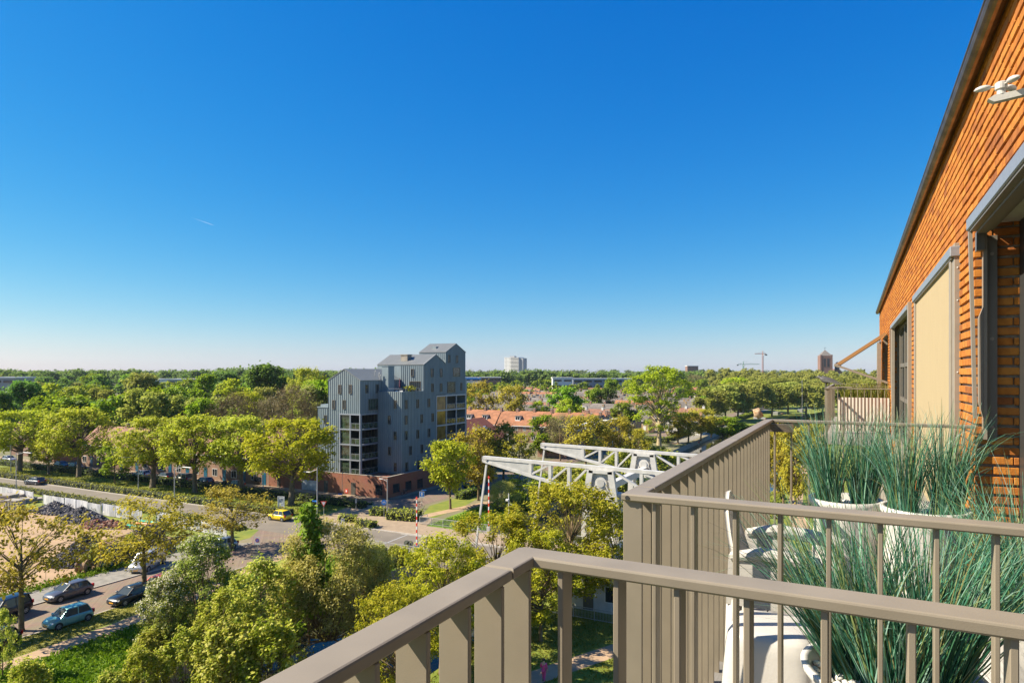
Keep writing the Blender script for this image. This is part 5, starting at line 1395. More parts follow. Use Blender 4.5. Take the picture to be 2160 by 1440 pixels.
# one-way sign
t = sign_post('blue one way sign with a white arrow beside the leaning bicycle', 890, 1072, 2.75)
q = MB(); q.box(-.42, .42, -.06, -.04, 1.75, 2.75); pn = part('sign_plate', q, M['white_paint'], t, local=True)
q = MB(); q.box(-.36, .36, -.066, -.0605, 1.98, 2.70); part('sign_field', q, M['sign_blue'], pn, local=True)
q = MB(); q.prism([(-.08, 2.05), (.08, 2.05), (.08, 2.35), (.22, 2.35), (0, 2.62), (-.22, 2.35), (-.08, 2.35)], 'y', -.072, -.0665); part('arrow', q, M['white_paint'], pn, local=True)
q = MB(); q.box(.0, .75, -.03, -.01, 2.9, 3.05); part('street_plate', q, M['sign_blue'], t, local=True); q = MB(); q.tube([(0, 0, 2.7), (0, 0, 3.06)], .03, 8); part('post_top', q, M['steel'], t, local=True)
# zone board
b = G(593, 1077)
t = thing('zone_board', 'large white board with a struck out parking zone sign on the lawn', 'road sign', (b.x, b.y, 0), .30)
for s in (-1, 1):
    q = MB(); q.bevbox(s*.52-.06, s*.52+.06, -.06, .06, 0, 2.3, .005); part('post', q, M['white_paint'], t, local=True)
q = MB(); q.box(-.46, .46, -.03, .03, .75, 2.3); pn = part('board', q, M['white_paint'], t, local=True)
q = MB(); 
for (x0, x1, z0, z1) in ((-.40, .40, 2.16, 2.20), (-.40, .40, 1.02, 1.06), (-.40, -.36, 1.06, 2.16), (.36, .40, 1.06, 2.16)): q.box(x0, x1, -.036, -.0305, z0, z1)
part('board_border', q, M['dark'], pn, local=True)
q = MB()
for k in range(20):
    a, c = 2*math.pi*k/20, 2*math.pi*(k+1)/20; q.bar((.27*math.cos(a), -.034, 1.66+.27*math.sin(a)), (.27*math.cos(c), -.034, 1.66+.27*math.sin(c)), .05, .006, up=(0, 1, 0))
for o_ in (-.09, 0, .09): q.bar((-.26+o_, -.0345, 1.38-o_*.2), (.24+o_, -.0345, 1.95-o_*.2), .03, .006, up=(0, 1, 0))
part('zone_symbol', q, M['dark'], pn, local=True)
q = MB(); q.box(-.52, .52, -.04, .04, .42, .66); pb_ = part('lower_board', q, M['white_paint'], t, local=True)
q = MB(); q.prism([(-.46, .44), (-.2, .44), (-.05, .64), (-.31, .64)], 'y', -.046, -.0405); q.prism([(.1, .44), (.36, .44), (.5, .64), (.25, .64)], 'y', -.046, -.0405); part('red_stripes', q, M['red'], pb_, local=True)
# small ones
t = sign_post('pole with a blue street name and an orange diversion plate before the brick plinth', 722, 1060, 5.2)
q = MB(); q.box(-.75, -.05, -.05, -.03, 1.35, 1.6); part('street_plate', q, M['sign_blue'], t, local=True)
q = MB(); q.prism([(-.1, .95), (.72, 1.0), (.80, 1.14), (.72, 1.28), (-.1, 1.23)], 'y', -.06, -.04); part('diversion_plate', q, M['sign_orange'], t, local=True)
q = MB(); q.tube([(0, 0, 5.0), (.9, 0, 5.3)], .03, 6); part('arm', q, M['steel'], t, local=True)
t = sign_post('white sign board seen edge-on beside the low rounded bushes', 723, 1116, 1.6)
q = MB(); q.box(-.25, .25, -.06, -.03, .35, 1.55); pn = part('sign_plate', q, M['white_paint'], t, local=True)
q = MB(); q.bar((-.16, -.0625, .6), (.16, -.0625, 1.3), .10, .004, up=(0, 1, 0)); q.box(-.18, .18, -.066, -.0605, 1.38, 1.48); q.box(-.18, .18, -.066, -.0605, .42, .52); part('print', q, M['dark'], pn, local=True)
t = sign_post('short grey post with a box head on the forecourt', 751, 1081, 2.2, 'post')
q = MB(); q.bevbox(-.12, .12, -.1, .1, 1.55, 2.2, .02); part('head', q, M['steel'], t, local=True)
t = sign_post('round traffic sign seen from behind on a striped post by the fence', 356, 1092, 2.4)
q = MB(); disc(q, 0, 2.1, .36, -.03, -.01); part('sign_plate', q, M['sign_back'], t, local=True)
p = G(665, 1088); q = MB(); q.box(-1.0, -.08, -.03, .0, 2.15, 2.4); solo('street_name_plate', q, M['sign_blue'], 'blue street name plate fixed to the lamp by the yield sign', 'sign', (G(669, 1088).x, G(669, 1088).y, 0))
# bins
b = G(541, 1186); t = thing('litter_bin', 'dark grey litter bin beside the sandy path', 'bin', (b.x, b.y, 0), .4)
q = MB(); q.bevbox(-.30, .30, -.28, .28, .0, 1.15, .02); part('body', q, M['sign_back'], t, local=True); q = MB(); q.bevbox(-.33, .33, -.31, .31, 1.152, 1.26, .02); part('lid', q, M['dark'], t, local=True)
b = G(567, 1056); t = thing('litter_bin', 'small dark green bin on the lawn behind the zone board', 'bin', (b.x, b.y, 0))
q = MB(); q.lathe([(.22, 0), (.26, .8), (.26, .95)], 12); part('body', q, mat('bin_green', (.02, .05, .03), .5), t, local=True)
b = G(1329, 1365); t = thing('utility_box', 'small white utility cabinet beside the footpath', 'cabinet', (b.x, b.y, 0), .3)
q = MB(); q.bevbox(-.30, .30, -.25, .25, 0, 1.0, .01); part('body', q, M['panel'], t, local=True); q = MB(); q.bevbox(-.33, .33, -.28, .28, 1.001, 1.08, .01); part('lid', q, M['dark'], t, local=True)
# bicycle
def bicycle(label, loc, rz, m):
    t = thing('bicycle', label, 'bicycle', loc, rz)
    for x in (-.52, .52):
        q = MB()
        for k in range(20):
            a, c = 2*math.pi*k/20, 2*math.pi*(k+1)/20; q.bar((x+.33*math.cos(a), 0, .34+.33*math.sin(a)), (x+.33*math.cos(c), 0, .34+.33*math.sin(c)), .035)
        w = part('wheel', q, M['tyre'], t, local=True)
        q = MB()
        for k in range(8): a = math.pi*k/8; q.bar((x+.32*math.cos(a), 0, .34+.32*math.sin(a)), (x-.32*math.cos(a), 0, .34-.32*math.sin(a)), .006)
        part('spokes', q, M['steel'], w, local=True)
    q = MB()
    for a, b in (((-.52, .34), (-.05, .32)), ((-.52, .34), (-.18, .80)), ((-.18, .85), (-.05, .32)), ((-.05, .32), (.38, .78)), ((-.17, .75), (.36, .85)), ((.34, .98), (.52, .34))): q.tube([(a[0], 0, a[1]), (b[0], 0, b[1])], .018, 6)
    part('frame', q, m, t, local=True)
    q = MB(); q.bevbox(-.32, -.06, -.08, .08, .86, .92, .01); part('saddle', q, M['tyre'], t, local=True)
    q = MB(); q.tube([(.34, -.28, 1.05), (.36, 0, 1.0), (.34, .28, 1.05)], .015, 6); part('handlebar', q, M['steel'], t, local=True)
b = G(886, 1074); bicycle('dark bicycle parked at the foot of the one way sign', (b.x, b.y, .02), R(75), M['dark'])
p = at_x(852, 1042, PX1+.35); bicycle('dark bicycle leaning below a window of the brick plinth', (PX1+.4, p.y, .10), R(90), M['dark'])
b = G(268, 1190); bicycle('bicycle leaning on the container behind the silver van', (b.x, b.y, .1), R(80), M['dark'])

# ================================================================== hedges
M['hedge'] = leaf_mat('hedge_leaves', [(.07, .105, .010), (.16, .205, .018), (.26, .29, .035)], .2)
M['hedge_yellow'] = leaf_mat('yellow_hedge_leaves', [(.13, .17, .012), (.29, .31, .022), (.42, .41, .06)], .25)  # brighter, yellower leaf colours than the plain hedge
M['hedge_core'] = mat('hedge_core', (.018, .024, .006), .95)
def hedge_geo(q, L, Wd, h, dens, s, seed):
    rd = random.Random(seed); A = L*Wd+2*h*(L+Wd); n = int(A*dens)
    for i in range(n):
        k = rd.random()*A
        if k < L*Wd: c = Vector((rd.uniform(-L/2, L/2), rd.uniform(-Wd/2, Wd/2), h)); nn = Vector((0, 0, 1))
        elif k < L*Wd+2*h*L: sg = rd.choice((-1, 1)); c = Vector((rd.uniform(-L/2, L/2), sg*Wd/2, rd.uniform(.05, h))); nn = Vector((0, sg, .2))
        else: sg = rd.choice((-1, 1)); c = Vector((sg*L/2, rd.uniform(-Wd/2, Wd/2), rd.uniform(.05, h))); nn = Vector((sg, 0, .2))
        c += nn*rd.gauss(0, .09)
        bump_ = .10*math.sin(c.x*1.7+seed)+.07*math.sin(c.x*4.1+c.y*3); c += nn*bump_
        nn = (nn*.7+Vector((rd.gauss(-.4, .45), rd.gauss(-.2, .45), rd.gauss(.5, .4)))).normalized()
        t1 = nn.cross(Vector((rd.gauss(0, 1), rd.gauss(0, 1), rd.gauss(0, 1)))).normalized(); t2 = nn.cross(t1); ss = s*rd.uniform(.6, 1.4)
        q.add([c-t1*ss*.6, c+t2*ss*.4, c+t1*ss*.6, c-t2*ss*.4], [(0, 1, 2, 3)])
    return q
def hedge(label, a, b, Wd, h, m, dens=16, s=.22, group=None, seed=0):
    a, b = Vector(a).to_2d(), Vector(b).to_2d(); d = b-a; c = (a+b)/2
    t = thing('hedge', label, 'hedge', (c.x, c.y, 0), math.atan2(d.y, d.x), group); L = d.length
    q = MB(); q.bevbox(-L/2+.1, L/2-.1, -Wd/2+.1, Wd/2-.1, 0, h-.1, .08); part('core', q, M['hedge_core'], t, local=True)
    q = MB(); hedge_geo(q, L, Wd, h, dens, s, seed); part('foliage', q, m, t, local=True, kind='stuff')
    return t
gh = 'clipped hedges'
for i, (xa, xb) in enumerate(((-210, -165), (-165, -130), (-130, -104.2), (-103.8, -77))):
    hedge(('clipped hedge along the far side of the main road at the far left', 'clipped hedge beside the dark car on the main road', 'clipped hedge along the road under the broad trees', 'clipped hedge along the road ending behind the yellow car')[i], (xa, 75.0), (xb, 75.0), 1.8, 1.0, M['hedge_yellow'], 11, .26, gh, i)
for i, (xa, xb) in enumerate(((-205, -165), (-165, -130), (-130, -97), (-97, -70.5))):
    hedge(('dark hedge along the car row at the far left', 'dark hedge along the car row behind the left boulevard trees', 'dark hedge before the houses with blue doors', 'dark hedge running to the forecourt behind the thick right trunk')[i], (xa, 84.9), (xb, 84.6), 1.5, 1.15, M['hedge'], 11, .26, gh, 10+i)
hedge('broad clipped bush bed beside the corner lamp', G(822, 1092), G(884, 1096), 3.0, 1.25, M['hedge_yellow'], 22, .22, gh, 20)
hedge('small clipped bush left of the corner lamp behind the blue disc', G(784, 1084), G(813, 1086), 2.0, 1.0, M['hedge_yellow'], 22, .22, gh, 21)
hedge('rounded low bush on the traffic island, left one', G(716, 1099), G(752, 1099), 1.7, .9, M['hedge_yellow'], 24, .22, gh, 22)
hedge('rounded low bush on the traffic island, right one by the road', G(754, 1109), G(791, 1113), 1.8, .95, M['hedge_yellow'], 24, .22, gh, 23)
hedge('short hedge along the side street beyond the lawn', G(968, 1053), G(1008, 1040), 1.6, 1.2, M['hedge'], 20, .24, gh, 24)
hedge('low weeds under the plinth windows by the side street', G(738, 1062), G(785, 1064), 1.0, .35, M['hedge'], 14, .22, gh, 25)
for i, (xa, xb, ya, yb) in enumerate(((-165, -120, 68.6, 67.6), (-120, -92, 67.6, 66.3), (-92, -76, 66.2, 65.0))):
    hedge(('low yellow green planting behind the white fence at the far left', 'low yellow green planting between the white fence and the road', 'low yellow green planting at the road end of the white fence')[i], (xa, ya), (xb, yb), 1.8, .6, M['hedge_yellow'], 13, .24, gh, 30+i)
hedge('long hedge beside the promenade beyond the bridge', (-53.2, 212), (-52.0, 262), 2.0, 1.2, M['hedge'], 8, .35, gh, 40)
hedge('hedge bordering the park lawn under the plane trees', (-50.0, 275), (-46.5, 360), 2.2, 1.5, M['hedge'], 6, .45, gh, 41)
hedge('rounded dark hedge on the planted corner before the promenade', (-62, 206), (-52, 207), 5.0, 1.6, M['hedge'], 8, .35, gh, 42)
hedge('low yellow green hedge beside the walker in the red jacket', (-64, 196), (-55, 194), 4.0, 1.1, M['hedge_yellow'], 9, .32, gh, 43)

# ================================================================== the fence and the construction yard
M['hoard'] = mat('grey_fence_cloth', (.46, .45, .46), .8, var=.14, scale=1.2, stretch=(3, 3, .7), col2=(.60, .58, .58))
M['scrib'] = mat('black_spray_paint', (.10, .10, .12), .8)
fp = [G(0, 1046), G(90, 1063), G(186, 1082), G(300, 1100), G(396, 1117), G(478, 1133)]
tot = []
for a, b in zip(fp[:-1], fp[1:]):
    n = max(1, round((b-a).length/3.2))
    tot += [a.lerp(b, i/n) for i in range(n)]
tot.append(fp[-1])
fen = thing('site_fence', 'pale grey sheeted site fence with sprayed scribbles along the yard', 'fence', tuple(fp[2]))
random.seed(11)
for i, (a, b) in enumerate(zip(tot[:-1], tot[1:])):
    h = 1.75+random.uniform(-.12, .1); d = (b-a).normalized(); nn = Vector((d.y, -d.x, 0)); ln = random.uniform(-.06, .12)
    if i % 9 == 4: continue
    q = MB(); pts = []
    for k in range(7):
        p = a.lerp(b, k/6); bulge = .06*math.sin(k*1.1+i)
        pts.append((p+nn*bulge+Vector((0, 0, .08)), p+nn*(bulge+ln)+Vector((0, 0, h))))
    vs = [tuple(x) for pr in pts for x in pr] + [tuple(x-nn*.02) for pr in pts for x in pr]
    q.add(vs, [(2*k, 2*k+2, 2*k+3, 2*k+1) for k in range(6)] + [(14+2*k+1, 14+2*k+3, 14+2*k+2, 14+2*k) for k in range(6)] + [(2*k+1, 2*k+3, 14+2*k+3, 14+2*k+1) for k in range(6)])
    part('panel', q, M['hoard'], fen)
    if random.random() < .75:
        q = MB(); x0 = random.uniform(.1, .5)
        pr = None
        for k in range(11):
            s = x0+.04*k; p = a.lerp(b, s)+nn*.07+Vector((0, 0, .45+.5*(.5+.5*math.sin(k*1.9+i*2))+random.uniform(0, .3)))
            p += nn*(ln*.6+.05)
            if pr is not None: q.bar(pr, p, .045, .012)
            pr = p
        part('sprayed_line', q, M['scrib'], fen, kind='stuff')
for p in tot:
    q = MB(); q.tube([p+Vector((.0, -.10, 0)), p+Vector((0, -.05, 2.0))], .03, 6); part('post', q, M['steel'], fen)
M['cobble'] = mat('cobble_stones', (.12, .115, .12), .85, obj_var=.1)
M['cobble'] = leaf_mat('cobble_stones', [(.035, .035, .04), (.08, .078, .088), (.13, .12, .12), (.22, .19, .17)], 0, 0, .8)
M['heap'] = mat('dark_heap_core', (.045, .042, .044), .95)
M['rubble'] = leaf_mat('brick_rubble', [(.12, .05, .03), (.2, .08, .055), (.28, .2, .15)], 0, 0, .9)
def pile(label, c, rx_, ry, h, m, n, s, seed):
    rd = random.Random(seed); t = thing('stone_pile', label, 'stone pile', (c.x, c.y, 0), group='heaps in the construction yard')
    q = MB(); nn = 18; prof = [(1.0, 0), (.82, .30), (.55, .66), (.25, .92), (.02, 1)]
    vs = [(rx_*k*math.cos(2*math.pi*j/nn)*(1+.1*math.sin(j*1.7+seed)), ry*k*math.sin(2*math.pi*j/nn), h*z*.72) for k, z in prof for j in range(nn)]
    q.add(vs, [(i*nn+j, i*nn+(j+1) % nn, (i+1)*nn+(j+1) % nn, (i+1)*nn+j) for i in range(4) for j in range(nn)]); part('heap', q, M['heap'], t, local=True)
    q = MB()
    for i in range(n):
        a = rd.uniform(0, 6.283); k = math.sqrt(rd.random()); z = h*(1-k)**.8*(1+.12*math.sin(a*3)) ; ss = s*rd.uniform(.7, 1.2)
        mm = Matrix.Translation((rx_*k*math.cos(a), ry*k*math.sin(a), z)) @ Matrix.Rotation(rd.uniform(0, 3.14), 4, Vector((rd.gauss(0, 1), rd.gauss(0, 1), rd.gauss(0, 1))).normalized())
        b = MB(); b.box(-ss*.5, ss*.5, -ss*.4, ss*.4, -ss*.35, ss*.35); b.xform(mm); q.add(b.v, b.f)
    part('stones', q, m, t, local=True, kind='stuff')
pile('dark cobble heap near the fence beside the concrete slabs', G(116, 1079), 4.6, 2.2, 1.5, M['cobble'], 700, .30, 1)
pile('large dark cobble heap in the middle of the sand yard', G(172, 1097), 5.2, 2.5, 1.8, M['cobble'], 900, .30, 2)
pile('dark cobble heap behind the blue container', G(186, 1178), 3.6, 4.2, 2.7, M['cobble'], 1100, .25, 3)
pile('reddish rubble heap beside the large cobble heap', G(205, 1110), 3.0, 1.6, .9, M['rubble'], 260, .35, 4)
pile('brown earth heap with rubble behind the green pipes', G(238, 1110), 3.0, 1.5, .8, M['rubble'], 160, .4, 5)
M['slab_c'] = mat('stacked_concrete_slab', (.30, .265, .22), .85, var=.15, scale=2)
for i, (u, v, n) in enumerate(((10, 1062, 4), (28, 1056, 3), (46, 1060, 2), (8, 1052, 2), (60, 1056, 1))):
    b = G(u, v); t = thing('slab_stack', 'stack of concrete slabs ' + ('at the left edge of the yard', 'behind the dark crate', 'on its right side beside the dark crate', 'close to the fence at the left edge', 'low one nearest the cobble heap')[i], 'slab stack', (b.x, b.y, 0), .3+.2*i, 'stacks of concrete slabs')
    for k in range(n):
        q = MB(); q.bevbox(-2.0, 2.0, -.9, .9, .05+k*.42, .38+k*.42, .03); part('slab', q, M['slab_c'], t, local=True); t.children[-1].rotation_euler = (0, 0, random.uniform(-.12, .12))
b = G(31, 1077); t = thing('crate', 'dark grey stacked crate in front of the slabs', 'crate', (b.x, b.y, 0), .2)
q = MB(); q.bevbox(-1.3, 1.3, -.8, .8, 0, 1.7, .03); part('body', q, M['sign_back'], t, local=True)
q = MB(); q.bevbox(-1.35, 1.35, -.85, .85, 1.701, 1.8, .02); part('lid', q, M['slab_c'], t, local=True)
for i in range(5):
    q = MB(); q.box(-1.2+i*.55, -1.1+i*.55, -.83, -.801, .05, 1.65); part('rib', q, M['dark'], t, local=True)
M['bag'] = mat('white_bulk_bag', (.66, .63, .58), .8, var=.1, scale=3)
for i, u in enumerate((228, 243, 258, 272)):
    b = G(u, 1085+i*2); t = thing('bulk_bag', ('white bulk bag by the fence, leftmost of four', 'white bulk bag by the fence, second from the left', 'white bulk bag by the fence, third from the left', 'white bulk bag by the fence, nearest the pipes')[i], 'bag', (b.x, b.y, 0), .3*i, 'white bulk bags')
    q = MB(); vs = []; n = 16
    for (k, z) in ((.75, 0), (.95, .15), (1.0, .5), (.92, .85), (.55, 1.05), (.05, 1.08)):
        for j in range(n):
            a = 2*math.pi*j/n; c_, s_ = math.cos(a), math.sin(a); kk = k*.72*(abs(c_)**3+abs(s_)**3)**(-1/3)*(1+.05*math.sin(5*a+z*6)); vs.append((kk*c_, kk*s_, z))
    q.add(vs, [(a_*n+j, a_*n+(j+1) % n, (a_+1)*n+(j+1) % n, (a_+1)*n+j) for a_ in range(5) for j in range(n)]); part('sack', q, M['bag'], t, local=True, smooth=True)
    for s in (-.5, .5):
        q = MB(); q.tube([(s, -.3, .95), (s*.9, 0, 1.22), (s, .3, .95)], .03, 5); part('loop', q, M['bag'], t, local=True)
M['pipe_green'] = mat('green_pipe', (.02, .30, .20), .4); M['pipe_orange'] = mat('orange_pipe', (.60, .22, .07), .45)
pg = G(293, 1116)
k = 0
for row, (m_, y_, zz, nm) in enumerate((('pipe_green', 0.0, 0, 'green'), ('pipe_orange', 1.2, .1, 'orange'), ('pipe_green', 2.0, .25, 'green'))):
    for i in range(5):
        t = thing('plastic_pipe', nm + ' plastic pipe ' + ('in the front stack of the yard', 'in the stack behind the front one', 'in the rearmost stack under the trees')[row], 'pipe', (pg.x-1+row*.6, pg.y+y_+(i % 3)*.24, .14+zz+(i//3)*.22), .1+.02*i, nm + ' pipes of the stack in row ' + ('front', 'middle', 'rear')[row])
        q = MB(); q.tube([(-2.6, 0, 0), (2.6, 0, 0)], .12, 10); part('tube', q, M[m_], t, local=True, smooth=True)
        q = MB(); q.tube([(2.6, 0, 0), (2.85, 0, 0)], .15, 10); part('socket', q, M[m_], t, local=True)
M['cont_blue'] = mat('blue_container_steel', (.012, .055, .19), .5, var=.15, scale=1.5)
def container(label, fu, fv, ru, rv, h, Wd):
    a, b = G(fu, fv), G(ru, rv); d = (b-a); L = d.length; c = (a+b)/2; t = thing('container', label, 'container', (c.x, c.y, 0), math.atan2(d.y, d.x), 'blue site containers')
    q = MB(); q.box(-L/2, L/2, 0, .06, 0, h); q.box(-L/2, L/2, Wd-.06, Wd, 0, h); q.box(-L/2, -L/2+.06, .06, Wd-.06, 0, h); q.box(L/2-.06, L/2, .06, Wd-.06, 0, h); q.box(-L/2+.06, L/2-.06, .06, Wd-.06, 0, .3); part('body', q, M['cont_blue'], t, local=True)
    q = MB(); x = -L/2+.1
    while x < L/2-.1: q.box(x, x+.12, -.05, -.001, .1, h-.1); x += .28
    part('corrugation', q, M['cont_blue'], t, local=True, kind='stuff')
    for z in (.0, h-.12):
        q = MB(); q.box(-L/2-.02, L/2+.02, -.07, -.051, z, z+.12); part('rail', q, M['cont_blue'], t, local=True)
    return t, L
t, L_ = container('blue steel container filled with timber beside the silver van', 233, 1192, 302, 1168, 2.2, 2.3)
M['timber'] = mat('weathered_timber', (.30, .19, .10), .85, var=.3, scale=2, stretch=(.5, 6, 6))
tb = thing('timber_load', 'long timber beams lying on the blue container', 'timber', (t.location.x, t.location.y, 2.2), t.rotation_euler.z)
for i in range(7):
    q = MB(); q.bevbox(-L_*.52, L_*.62, -.12, .12, -.1, .14, .01); o = part('beam', q, M['timber'], tb, local=True); o.location = (.2*(i % 3), .15+i*.33, .12*(i % 2)); o.rotation_euler = (0, 0, random.uniform(-.03, .03))
container('second blue container farther up the street behind the van', 305, 1163, 350, 1142, 2.2, 2.3)
M['cyan'] = mat('light_blue_pump', (.05, .32, .60), .5)
b = G(224, 1196); t = thing('site_pump', 'light blue and orange site pump unit at the end of the container', 'machine', (b.x, b.y, 0), .9)
q = MB(); q.bevbox(-.6, .6, -.45, .45, .25, 1.3, .03); part('housing', q, M['cyan'], t, local=True)
q = MB(); q.bevbox(-.65, .65, -.5, .5, 1.301, 1.55, .03); part('lid', q, M['sign_orange'], t, local=True)
for i in range(4):
    q = MB(); q.box(-.5+i*.3, -.35+i*.3, -.47, -.451, .4, 1.15); part('vent', q, M['white_paint'], t, local=True)
q = MB(); q.bar((-.55, -.4, 0), (-.55, .4, 0), .1, .5); q.bar((.55, -.4, 0), (.55, .4, 0), .1, .5); part('skid', q, M['dark'], t, local=True)
b = G(212, 1205); t = thing('marker_post', 'thin rusty post with an orange head beside the site pump', 'post', (b.x, b.y, 0))
q = MB(); q.tube([(0, 0, 0), (0, 0, 2.9)], .05, 6); part('pole', q, M['rust'], t, local=True); q = MB(); q.bevbox(-.12, .12, -.12, .12, 2.5, 3.2, .02); part('head', q, M['sign_orange'], t, local=True)
b = G(176, 1208); t = thing('cable_drum', 'wooden cable drums lying by the site fence', 'cable drum', (b.x, b.y, 0), .5)
for x in (-.45, .45):
    q = MB(); q.tube([(x-.05, 0, .75), (x+.05, 0, .75)], .75, 18); part('flange', q, M['timber'], t, local=True)
q = MB(); q.tube([(-.4, 0, .75), (.4, 0, .75)], .45, 14); part('core', q, M['timber'], t, local=True)
# dark hoarding with white painted letters beyond the van
a_, b_ = G(322, 1172), G(402, 1148)
d = (b_-a_).normalized(); t = thing('painted_hoarding', 'dark low hoarding with white painted letters behind the silver van', 'hoarding', tuple((a_+b_)/2), math.atan2(d.y, d.x))
L_ = (b_-a_).length
M['hoard_dark'] = mat('dark_hoarding', (.10, .095, .10), .8, var=.3, scale=1.5)
q = MB(); q.box(-L_/2, L_/2, 0, .08, 0, 1.5); part('boards', q, M['hoard_dark'], t, local=True)
cu = bpy.data.curves.new('lettering', 'FONT'); cu.body = 'FABRI'; cu.size = 1.75; cu.extrude = .012; cu.align_x = 'CENTER'
cu.space_character = 1.25
lt = bpy.data.objects.new('lettering', cu); COL.objects.link(lt); lt.parent = t; lt.location = (.6, -.02, .14); lt.rotation_euler = (R(90), 0, 0); cu.materials.append(M['white_paint'])
bpy.context.view_layer.update(); me_ = bpy.data.meshes.new_from_object(lt.evaluated_get(bpy.context.evaluated_depsgraph_get())); me_.name = 'lettering'; lm_ = (lt.location.copy(), lt.rotation_euler.copy()); bpy.data.objects.remove(lt); lt = link('lettering', me_, t); lt.location, lt.rotation_euler = lm_

# ================================================================== people
def person(label, loc, rz, top, legs, skin=(.50, .30, .20), hair=(.03, .02, .015), h=1.68, stride=.16, bag=False):
    t = thing('person', label, 'person', loc, rz)
    k = h/1.75
    def skinned(name, V, E_, rad, m, root=0):
        me = bpy.data.meshes.new(name); me.from_pydata([tuple(c*k for c in v) for v in V], E_, []); me.materials.append(m)
        o = link(name, me, t); md = o.modifiers.new('skin', 'SKIN'); sv = me.skin_vertices[0].data
        for i, r_ in enumerate(rad): sv[i].radius = (r_*k, r_*k) if not hasattr(r_, '__len__') else (r_[0]*k, r_[1]*k); sv[i].use_root = (i == root)
        md.use_smooth_shade = True; o.modifiers.new('sub', 'SUBSURF').levels = 1; o.modifiers['sub'].render_levels = 1
        return o
    sk = mat('skin', skin, .6); tm = mat('clothing_top', top, .8); lm = mat('clothing_legs', legs, .8)
    V = [(0, 0, .95), (0, 0, 1.15), (0, 0, 1.38), (0, 0, 1.48), (.0, 0, 1.56), (.01, 0, 1.68), (0, .17, 1.42), (.03, .25, 1.16), (.16, .23, .98), (.22, .22, .92), (0, -.17, 1.42), (-.02, -.25, 1.16), (.06, -.26, .93), (.10, -.25, .85),
         (0, .09, .90), (stride*.6, .09, .50), (stride, .09, .10), (stride+.14, .09, .04), (0, -.09, .90), (-stride*.2, -.09, .50), (-stride*1.3, -.09, .12), (-stride*1.3+.13, -.09, .04)]
    E_ = [(0, 1), (1, 2), (2, 3), (3, 4), (4, 5), (2, 6), (6, 7), (7, 8), (8, 9), (2, 10), (10, 11), (11, 12), (12, 13), (0, 14), (14, 15), (15, 16), (16, 17), (0, 18), (18, 19), (19, 20), (20, 21)]
    rad = [.13, .115, .14, .065, .075, .10, .06, .045, .036, .035, .06, .045, .036, .035, .095, .06, .042, .04, .095, .06, .042, .04]
    skinned('body', V, E_, rad, sk)
    V = [(0, 0, .88), (0, 0, 1.12), (0, 0, 1.40), (0, .17, 1.42), (.03, .25, 1.16), (.13, .235, 1.02), (0, -.17, 1.42), (-.02, -.25, 1.16), (.04, -.26, 1.0)]
    skinned('top', V, [(0, 1), (1, 2), (2, 3), (3, 4), (4, 5), (2, 6), (6, 7), (7, 8)], [.155, .14, .155, .075, .062, .055, .075, .062, .055], tm, 1)
    V = [(0, 0, .94), (0, .09, .88), (stride*.6, .09, .50), (stride, .09, .13), (0, -.09, .88), (-stride*.2, -.09, .50), (-stride*1.3, -.09, .15)]
    skinned('trousers', V, [(0, 1), (1, 2), (2, 3), (0, 4), (4, 5), (5, 6)], [.145, .11, .08, .065, .11, .08, .065], lm)
    q = MB(); n = 12
    for_ = [(.112, 1.66), (.118, 1.72), (.10, 1.78), (.05, 1.815), (.002, 1.82)]
    vs = [((-.012 + r_*math.cos(2*math.pi*j/n))*k, r_*math.sin(2*math.pi*j/n)*k, (z-.03*math.cos(2*math.pi*j/n)*-1*(1 if i == 0 else 0))*k) for i, (r_, z) in enumerate(for_) for j in range(n)]
    q.add(vs, [(i*n+j, i*n+(j+1) % n, (i+1)*n+(j+1) % n, (i+1)*n+j) for i in range(4) for j in range(n)]); part('hair', q, mat('hair', hair, .7), t, local=True, smooth=True)
    q = MB(); q.tube([(.095*k, 0, 1.69*k), (.125*k, 0, 1.66*k)], [.012, .018], 6); part('nose', q, sk, t, local=True)
    q = MB(); q.tube([(.07*k, -.03*k, 1.62*k), (.078*k, 0, 1.615*k), (.07*k, .03*k, 1.62*k)], .008, 5); part('mouth', q, mat('lips', (.35, .10, .08)), t, local=True)
    for s in (-1, 1):
        q = MB(); q.tube([(.082*k, s*.04*k, 1.705*k), (.10*k, s*.04*k, 1.705*k)], .011, 6); part('eye', q, M['dark'], t, local=True)
        q = MB(); q.tube([(0, s*.09*k, 1.68*k), (0, s*.11*k, 1.68*k)], .025, 6); part('ear', q, sk, t, local=True)
        hx, hy, hz = ((.22, .22, .90) if s > 0 else (.10, -.25, .83))
        q = MB(); q.bevbox((hx-.02)*k, (hx+.02)*k, (hy-.04)*k, (hy+.04)*k, (hz-.09)*k, hz*k, .01)
        hd = part('hand', q, sk, t, local=True)
        for f in range(4):
            q = MB(); y = hy-.033+.022*f; L_f = (.065, .08, .076, .06)[f]; q.tube([(hx*k, y*k, (hz-.085)*k), ((hx+.008)*k, y*k, (hz-.085-L_f*.55)*k), ((hx+.025)*k, y*k, (hz-.085-L_f)*k)], [.010, .009, .006], 6); part('finger', q, sk, hd, local=True)
        q = MB(); q.tube([((hx+.015)*k, (hy-s*.03)*k, (hz-.03)*k), ((hx+.045)*k, (hy-s*.035)*k, (hz-.075)*k), ((hx+.05)*k, (hy-s*.025)*k, (hz-.10)*k)], [.012, .010, .007], 6); part('thumb', q, sk, hd, local=True)
        q = MB(); fx = (stride if s > 0 else -stride*1.3); q.bevbox((fx-.07)*k, (fx+.20)*k, (s*.09-.05)*k, (s*.09+.05)*k, 0, .09*k, .015); part('shoe', q, M['dark'], t, local=True)
    return t
b = G(1147, 1437)
